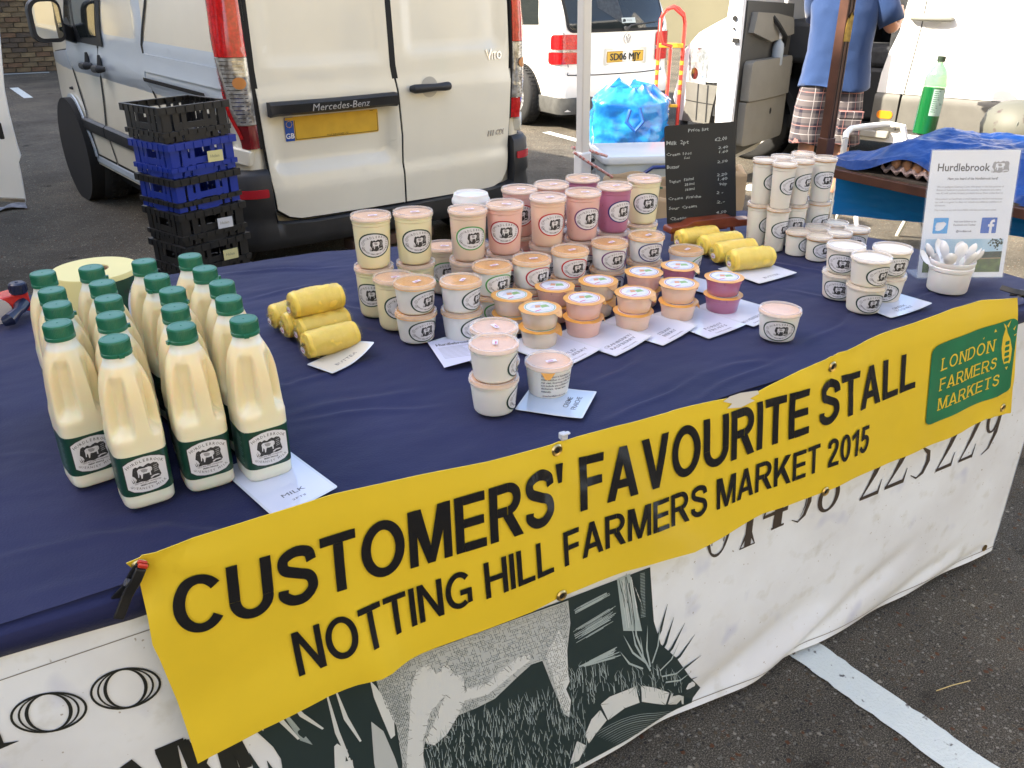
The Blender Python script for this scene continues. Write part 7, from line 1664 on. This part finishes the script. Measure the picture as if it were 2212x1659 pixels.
# patterned bag at the right edge
pb=G(2200,272,.86); t=empty('patterned_bag',(pb.x+.12,pb.y+.05,.745),0,'rounded pale patterned bag behind the tarpaulin at the right edge','bag')
m=MB(); m.lathe([(.14,0),(.17,.03),(.18,.10),(.16,.16),(.11,.20),(.04,.215),(.0,.216)],36); m.build('bag',mat('bag_pattern',(.10,.10,.08),.6,col2=(.05,.03,.028),vs=9,thr=(.36,.42),bump=.2,bs=10),t,60)
for k in range(5): m=MB(); m.tube([(.175*math.cos(R(200+k*18)),.175*math.sin(R(200+k*18)),.04),(.172*math.cos(R(202+k*18)),.172*math.sin(R(202+k*18)),.13),(.10*math.cos(R(205+k*18)),.10*math.sin(R(205+k*18)),.205)],.003,6); m.build('seam',mat('bag_seam',(.12,.13,.11),.7),t)
# white tube rail behind the tarpaulin
rp_=[G(1826,300,.85),G(1828,288,.87),G(1838,278,.88),G(1870,273,.88),G(1920,268,.88),G(1950,272,.88)]
m=MB(); m.tube(rp_+[rp_[-1]+Vector((.3,-.2,-.9))],.013,12); m.tube([rp_[0],rp_[0]+Vector((0,0,-.85))],.013,12); o=m.build('tube_rail',enam,None); tag(o,'white enamelled tube rail of a folding frame behind the blue tarpaulin','rail')
# folding step under the next stall
f0_=G(1905,560,0); f1_=G(1835,560,0)
s1_=G(1832,468,.22); s2_=G(1985,470,.22)
fs=empty('folding_steps',(0,0,0),0,'white folding steps with a ribbed metal tread standing in the sun','steps'); ribb=mat('ribbed_metal',(.42,.42,.40),.35,metal=.8)
ctr=G(1915,445,.26); ry_=R(-35); 
t=fs; t.location=(ctr.x,ctr.y,0); t.rotation_euler.z=ry_
m=MB(); m.box((0,0,.255),(.40,.26,.03)); 
for i in range(14): m.box((-.18+.0277*i,0,.272),(.012,.24,.006))
m.build('tread',ribb,t,bevel=.003)
for sx,y0_,y1_ in((-1,-.10,-.30),(1,-.10,-.30),(-1,.10,.30),(1,.10,.30)):
    m=MB(); m.tube([(sx*.21,y0_*.9,.30),(sx*.21,y1_,.0)],.014,10); m.build('leg',enam,t)
# ------------------------------------------------------------------ hand truck and blue bag
hb=G(1415,318,0); ht_=empty('hand_truck',(hb.x,hb.y,0),R(-38),'red tubular hand truck with yellow cross bars standing before the people carrier','hand truck')
red_t=mat('red_tube',(.60,.045,.03),.35,coat=.4); yel_t=mat('yellow_bar',(.78,.46,.04),.4,var=.15,vs=30)
def pxm(u,v):
    p=PL(u,v,Vector((hb.x,hb.y,0)).dot(Vector((-math.sin(R(-38)),math.cos(R(-38)),0))),(-math.sin(R(-38)),math.cos(R(-38)),0)); q=Matrix.Rotation(R(38),3,'Z')@(p-Vector((hb.x,hb.y,0))); return q.x,q.z
def HP(u,v,y=0): a,b_=pxm(u,v); return Vector((a,y,b_))
Lx,_=pxm(1412,260); Rx,_=pxm(1463,260); Mx,_=pxm(1437,260)
zt2=pxm(1445,14)[1]; zb2=pxm(1420,305)[1]
m=MB(); m.tube([Vector((Lx,0,.12)),Vector((Lx,0,zt2-.14)),Vector((Lx+.02,0,zt2-.06)),Vector((Lx+.07,0,zt2-.015)),Vector(((Lx+Rx)/2,0,zt2)),Vector((Rx-.07,0,zt2-.015)),Vector((Rx-.02,0,zt2-.06)),Vector((Rx,0,zt2-.14)),Vector((Rx,0,.12))],.017,12); m.build('frame_tube',red_t,ht_)
zl=pxm(1430,98)[1]
m=MB(); m.tube([Vector((Lx-.0,-.03,zt2-.10)),Vector((Lx-.0,-.10,zl+.12)),Vector((Lx+.03,-.10,zl+.02)),Vector(((Lx+Rx)/2,-.08,zl)),Vector((Mx,-.02,zl-.03)),Vector((Mx,0,.15))],.015,12); m.tube([Vector((Lx,-.02,zt2-.10)),Vector((Lx+.05,-.05,zt2-.02)),Vector(((Lx+Rx)/2,-.05,zt2-.01)),Vector((Rx-.02,-.02,zt2-.08))],.013,10); m.build('handle_loop',red_t,ht_)
for (z_,r__) in((zl,.024),(pxm(1430,228)[1],.017)):
    m=MB(); m.bar((Lx,0,z_),(Rx,0,z_),r__*1.6,r__*1.6); m.build('cross_bar',yel_t,ht_,bevel=.005)
m=MB()
for x in(Lx,Mx,Rx):
    for kz in range(4): m.tube([Vector((x,0,zl-.13-.085*kz)),Vector((x,0,zl-.165-.085*kz))],.0178 if x!=Mx else .0160,12)
ym=m.build('yellow_mark',yel_t,ht_); ym['kind']='stuff'
for x in(Lx-.07,Rx+.07):
    wq=wheel(ht_,x,.10,.125,.07,-1 if x<0 else 1,hub=red_t)
m=MB(); m.bar((Lx-.07,.10,.125),(Rx+.07,.10,.125),.02); m.bar((Lx,0,.13),(Lx,.10,.125),.018); m.bar((Rx,0,.13),(Rx,.10,.125),.018); m.build('axle',red_t,ht_)
m=MB(); m.box(((Lx+Rx)/2,-.12,.02),(Rx-Lx+.06,.24,.008)); m.build('toe_plate',red_t,ht_)
bb=G(1392,330,0); t=empty('blue_bag',(bb.x-.02,bb.y+.22,0),R(-35),'bulging crinkled blue woven plastic bag beside the red hand truck','bag')
bag_b=mat('crinkled_blue',(.008,.13,.46),.22,coat=.6,col2=(.02,.27,.62),vs=9,thr=(.35,.6),bump=.8,bs=9)  # paler blue noise paints crinkle highlights into the colour
m=MB(); rings=[]
for i in range(30):
    v=i/29; z=.56*v; rx_=.36*(1-.10*abs(v-.35)-.85*max(0,v-.80)*2.2); ry2=.27*(1-.12*abs(v-.3)-.75*max(0,v-.78)*2.2); P=[]
    for k in range(60):
        a=2*PI*k/60; c_,s_=math.cos(a),math.sin(a); e=1/((abs(c_)**3+abs(s_)**3)**(1/3)); n1=1+.10*noise.noise((c_*2.2,s_*2.2,v*3))+.05*noise.noise((c_*6,s_*6,v*8))+.025*noise.noise((c_*14,s_*14,v*18))
        P.append(Vector((rx_*c_*e*n1,ry2*s_*e*n1,z+(.08*noise.noise((c_*3,s_*3,9)) if v>.8 else 0)*(v-.8)*5)))
    rings.append(P)
m.loft(rings); m.build('bag_body',bag_b,t,40)
m=MB(); m.tube([(-.02,-.31,.40),(-.05,-.34,.30),(.03,-.35,.22),(.10,-.33,.30),(.06,-.31,.42)],.018,8); m.build('strap',mat('strap_blue',(.01,.09,.38),.4),t)
# ------------------------------------------------------------------ man at the open van door, seen from behind
def solve_hem():
    # ground point so that his calf shows at the right pixel column
    return G(1757,372,.0)
pp=PL(1795,184,0,(0,0,1)) if False else None
# chosen so that the shirt hem (z .84) falls at y 185 of the photo
hemp=G(1797,186,.80); man=empty('person',(hemp.x,hemp.y,0),R(-42),'man in blue t-shirt and checked shorts seen from behind at the open van door','person')
skin=mat('skin',(.50,.25,.165),.5,sss=.2); tee=mat('blue_tshirt',(.008,.036,.125),.85,var=.12,vs=4,bump=.25,bs=18,sheen=.2)
def ringe(c,rx_,ry_,n=28,sq=2.4,tw=0):
    P=[]
    for k in range(n):
        a=2*PI*k/n+tw; c_,s_=math.cos(a),math.sin(a); e=1/((abs(c_)**sq+abs(s_)**sq)**(1/sq)); P.append(Vector((c[0]+rx_*c_*e,c[1]+ry_*s_*e,c[2])))
    return P
# one continuous body grown from a skeleton (faces +Y, away from the camera)
V=[(0,0,.93,.125,.095),(0,0,1.08,.130,.095),(0,.01,1.25,.165,.11),(0,.02,1.40,.165,.10),(0,.03,1.49,.06,.06),(0,.045,1.56,.058,.058),(0,.06,1.64,.085,.095),(0,.06,1.72,.075,.09),
   (-.10,0,.84,.085,.085),(-.11,.01,.50,.062,.062),(-.115,-.03,.34,.060,.060),(-.12,-.02,.09,.038,.038),(-.12,.08,.04,.040,.030),(-.12,.17,.03,.035,.020),
   (.10,0,.84,.085,.085),(.12,.03,.50,.062,.062),(.125,.0,.34,.060,.060),(.13,.0,.09,.038,.038),(.13,.10,.04,.040,.030),(.13,.19,.03,.035,.020),
   (-.19,.02,1.41,.060,.060),(-.14,.16,1.16,.045,.045),(-.03,.26,1.20,.036,.036),(.05,.28,1.21,.028,.018),
   (.19,.02,1.41,.060,.060),(.32,-.02,1.16,.047,.047),(.40,.20,1.25,.038,.038),(.40,.27,1.29,.028,.018)]
E_=[(0,1),(1,2),(2,3),(3,4),(4,5),(5,6),(6,7),(0,8),(8,9),(9,10),(10,11),(11,12),(12,13),(0,14),(14,15),(15,16),(16,17),(17,18),(18,19),(3,20),(20,21),(21,22),(22,23),(3,24),(24,25),(25,26),(26,27)]
# fingers
for side,(w0,dx) in ((23,(-1)),(27,(1))) if False else ():
    pass
for base,sx in((23,-1),(27,1)):
    bx_,by_,bz_=V[base][:3]
    for k in range(4):
        i=len(V); ox=(k-1.5)*.019; V.append((bx_+ox,by_+.035,bz_+.006,.0095,.0095)); V.append((bx_+ox,by_+.065-.006*abs(k-1.2),bz_-.004,.0085,.0085)); V.append((bx_+ox,by_+.088-.010*abs(k-1.2),bz_-.022,.0072,.0072)); E_+=[(base,i),(i,i+1),(i+1,i+2)]
    i=len(V); V.append((bx_-sx*.034,by_+.012,bz_-.004,.011,.011)); V.append((bx_-sx*.044,by_+.042,bz_-.012,.009,.009)); E_+=[(base,i),(i,i+1)]
me=bpy.data.meshes.new('body'); me.from_pydata([v[:3] for v in V],E_,[]); bo_=obj('body',me,man)
bo_.modifiers.new('skin','SKIN'); 
for i,v in enumerate(V): me.skin_vertices[0].data[i].radius=(v[3],v[4])
me.skin_vertices[0].data[0].use_root=True
ss=bo_.modifiers.new('sub','SUBSURF'); ss.levels=2; ss.render_levels=2; me.materials.append(skin); bo_.modifiers['skin'].use_smooth_shade=True
# face, ears, hair
m=MB(); 
for sx in(-1,1): m.lathe([(.012*math.sin(PI*q/6),.012*math.cos(PI*q/6)) for q in range(7)],10,(sx*.032,.142,1.665))
m.build('eye',mat('eye_white',(.7,.7,.7),.3),man)
m=MB(); m.loft([ringe((0,.150,1.665),.006,.006,8),ringe((0,.165,1.635),.012,.014,8),ringe((0,.150,1.622),.010,.008,8)]); m.box((0,.146,1.592),(.045,.012,.008)); m.build('nose',skin,man,60)
for sx in(-1,1): m=MB(); m.loft([ringe((sx*.088,.05,1.63),.006,.012,8),ringe((sx*.095,.05,1.655),.008,.018,8),ringe((sx*.092,.05,1.69),.006,.014,8)]); m.build('ear',skin,man,60)
m=MB(); rings=[]
for z,rx_,ry_,cy_ in((1.60,.078,.060,.0),(1.64,.094,.085,.028),(1.70,.096,.100,.045),(1.75,.088,.095,.05),(1.79,.055,.06,.05),(1.80,.01,.01,.05)): rings.append([v+Vector((.004*noise.noise(v*40),.004*noise.noise(v*50),0)) for v in ringe((0,cy_,z),rx_,ry_,24,2)])
m.loft(rings); m.build('hair',mat('brown_hair',(.06,.035,.02),.8,bump=.8,bs=120),man,60)
# t-shirt: torso and sleeves
m=MB(); rings=[]
for z,rx_,ry_,cy_ in((.795,.232,.160,.0),(.80,.236,.164,.0),(.90,.222,.155,.0),(1.02,.205,.150,.0),(1.15,.208,.148,.0),(1.28,.218,.145,.01),(1.38,.218,.130,.02),(1.44,.185,.105,.025),(1.49,.105,.082,.03),(1.505,.078,.075,.032)):
    R_=ringe((0.01,cy_,z),rx_,ry_,56,2.3); out=[]
    for v in R_:
        k=1+.030*noise.noise((v.x*7,v.y*5,z*4))*sst(1.5,1.2,z)+.028*math.sin(math.atan2(v.y,v.x)*7+z*9)*sst(1.0,.8,z)
        out.append(Vector((v.x*k,v.y*k,z+(.018*math.sin(math.atan2(v.y,v.x)*2) if z<.81 else 0))))
    rings.append(out)
def resample(rs,n=5):
    o=[]
    for a,b_ in zip(rs,rs[1:]):
        for i in range(n): t_=i/n; o.append([p.lerp(q,t_)+Vector((1,1,0))*(.006*noise.noise((p.x*18,p.y*18,p.z*22+t_))) for p,q in zip(a,b_)])
    o.append(rs[-1]); return o
m.loft(resample(rings),cap=False); m.build('tshirt',tee,man,70)
for pts in (((-.15,.02,1.43,.082),(-.18,.04,1.38,.080),(-.17,.09,1.30,.074),(-.15,.13,1.22,.068)),((.15,.02,1.43,.082),(.215,.015,1.38,.092),(.27,.0,1.29,.086),(.315,-.015,1.20,.082))):
    m=MB(); m.tube([p[:3] for p in pts],[p[3] for p in pts],20,cap=False); o=m.build('sleeve',tee,man,60); so2=o.modifiers.new('t','SOLIDIFY'); so2.thickness=.003
# checked shorts
pl=bpy.data.materials.new('check_cloth'); pl.use_nodes=True; n=pl.node_tree; b_=n.nodes['Principled BSDF']; tc=n.nodes.new('ShaderNodeTexCoord'); sp=n.nodes.new('ShaderNodeSeparateXYZ'); n.links.new(tc.outputs['Object'],sp.inputs[0])
def band(src,scale,off,thr_):
    a=n.nodes.new('ShaderNodeMath'); a.operation='MULTIPLY_ADD'; a.inputs[1].default_value=scale; a.inputs[2].default_value=off; n.links.new(src,a.inputs[0]); f_=n.nodes.new('ShaderNodeMath'); f_.operation='FRACT'; n.links.new(a.outputs[0],f_.inputs[0]); g=n.nodes.new('ShaderNodeMath'); g.operation='LESS_THAN'; g.inputs[1].default_value=thr_; n.links.new(f_.outputs[0],g.inputs[0]); return g.outputs[0]
def mixc(f,a,b2):
    q=n.nodes.new('ShaderNodeMix'); q.data_type='RGBA'
    if isinstance(f,float): q.inputs[0].default_value=f
    else: n.links.new(f,q.inputs[0])
    for i,x in((6,a),(7,b2)):
        if isinstance(x,tuple): q.inputs[i].default_value=(*x,1)
        else: n.links.new(x,q.inputs[i])
    return q.outputs[2]
add=n.nodes.new('ShaderNodeMath'); add.operation='ADD'; n.links.new(sp.outputs[0],add.inputs[0]); n.links.new(sp.outputs[1],add.inputs[1]); X_=add.outputs[0]; Z_=sp.outputs[2]
c=mixc(band(X_,9,0,.40),(.10,.085,.088),(.010,.008,.020)); c2=mixc(band(Z_,9,.3,.40),(.10,.085,.088),(.010,.008,.020)); c=mixc(.5,c,c2)
c=mixc(band(X_,9,.75,.05),c,(.28,.13,.12)); c=mixc(band(Z_,9,.1,.05),c,(.28,.13,.12)); c=mixc(band(X_,9,.25,.04),c,(.34,.31,.31)); c=mixc(band(Z_,9,.6,.04),c,(.34,.31,.31))
n.links.new(c,b_.inputs['Base Color']); b_.inputs['Roughness'].default_value=.85
sho=empty('shorts',(0,0,0)); sho.parent=man
for sx in(-1,1):
    m=MB(); rings=[]
    for z,rx_,ry_,cx_,cy_ in((.425,.112,.118,.125,-.01),(.43,.114,.120,.125,-.01),(.50,.112,.120,.12,.0),(.66,.112,.130,.112,0),(.80,.106,.128,.10,0),(.88,.100,.118,.096,0)):
        rings.append([Vector((v.x*(1+.03*noise.noise((v.x*12,z*8,sx))),v.y*(1+.05*noise.noise((v.x*9,v.y*9,z*7))),v.z+(.01*math.sin(v.x*30) if z<.44 else 0))) for v in ringe((sx*cx_,cy_,z),rx_,ry_,32,2.3)])
    m.loft(rings,cap=False); o=m.build('trouser_leg',pl,sho,70); so2=o.modifiers.new('t','SOLIDIFY'); so2.thickness=.003
m=MB(); m.loft([[Vector((x,y,z)) for x,y in((.06,-.135),(.20,-.135),(.205,-.165),(.055,-.165))] for z in(.50,.51,.62,.63)]); m.build('cargo_pocket',pl,sho,50,bevel=.008)
m=MB(); m.box((.13,-.160,.635),(.16,.02,.05)); m.build('pocket_flap',pl,sho,bevel=.006)
for sx in(-1,1):
    m=MB(); m.loft([ringe((sx*.125,.075,z),rx_,ry_,20,2.6) for z,rx_,ry_ in((0,.045,.135),(.02,.05,.14),(.05,.048,.13),(.075,.040,.09),(.10,.042,.055))]); m.build('shoe',mat('dark_shoe',(.03,.03,.03),.6),man,60)
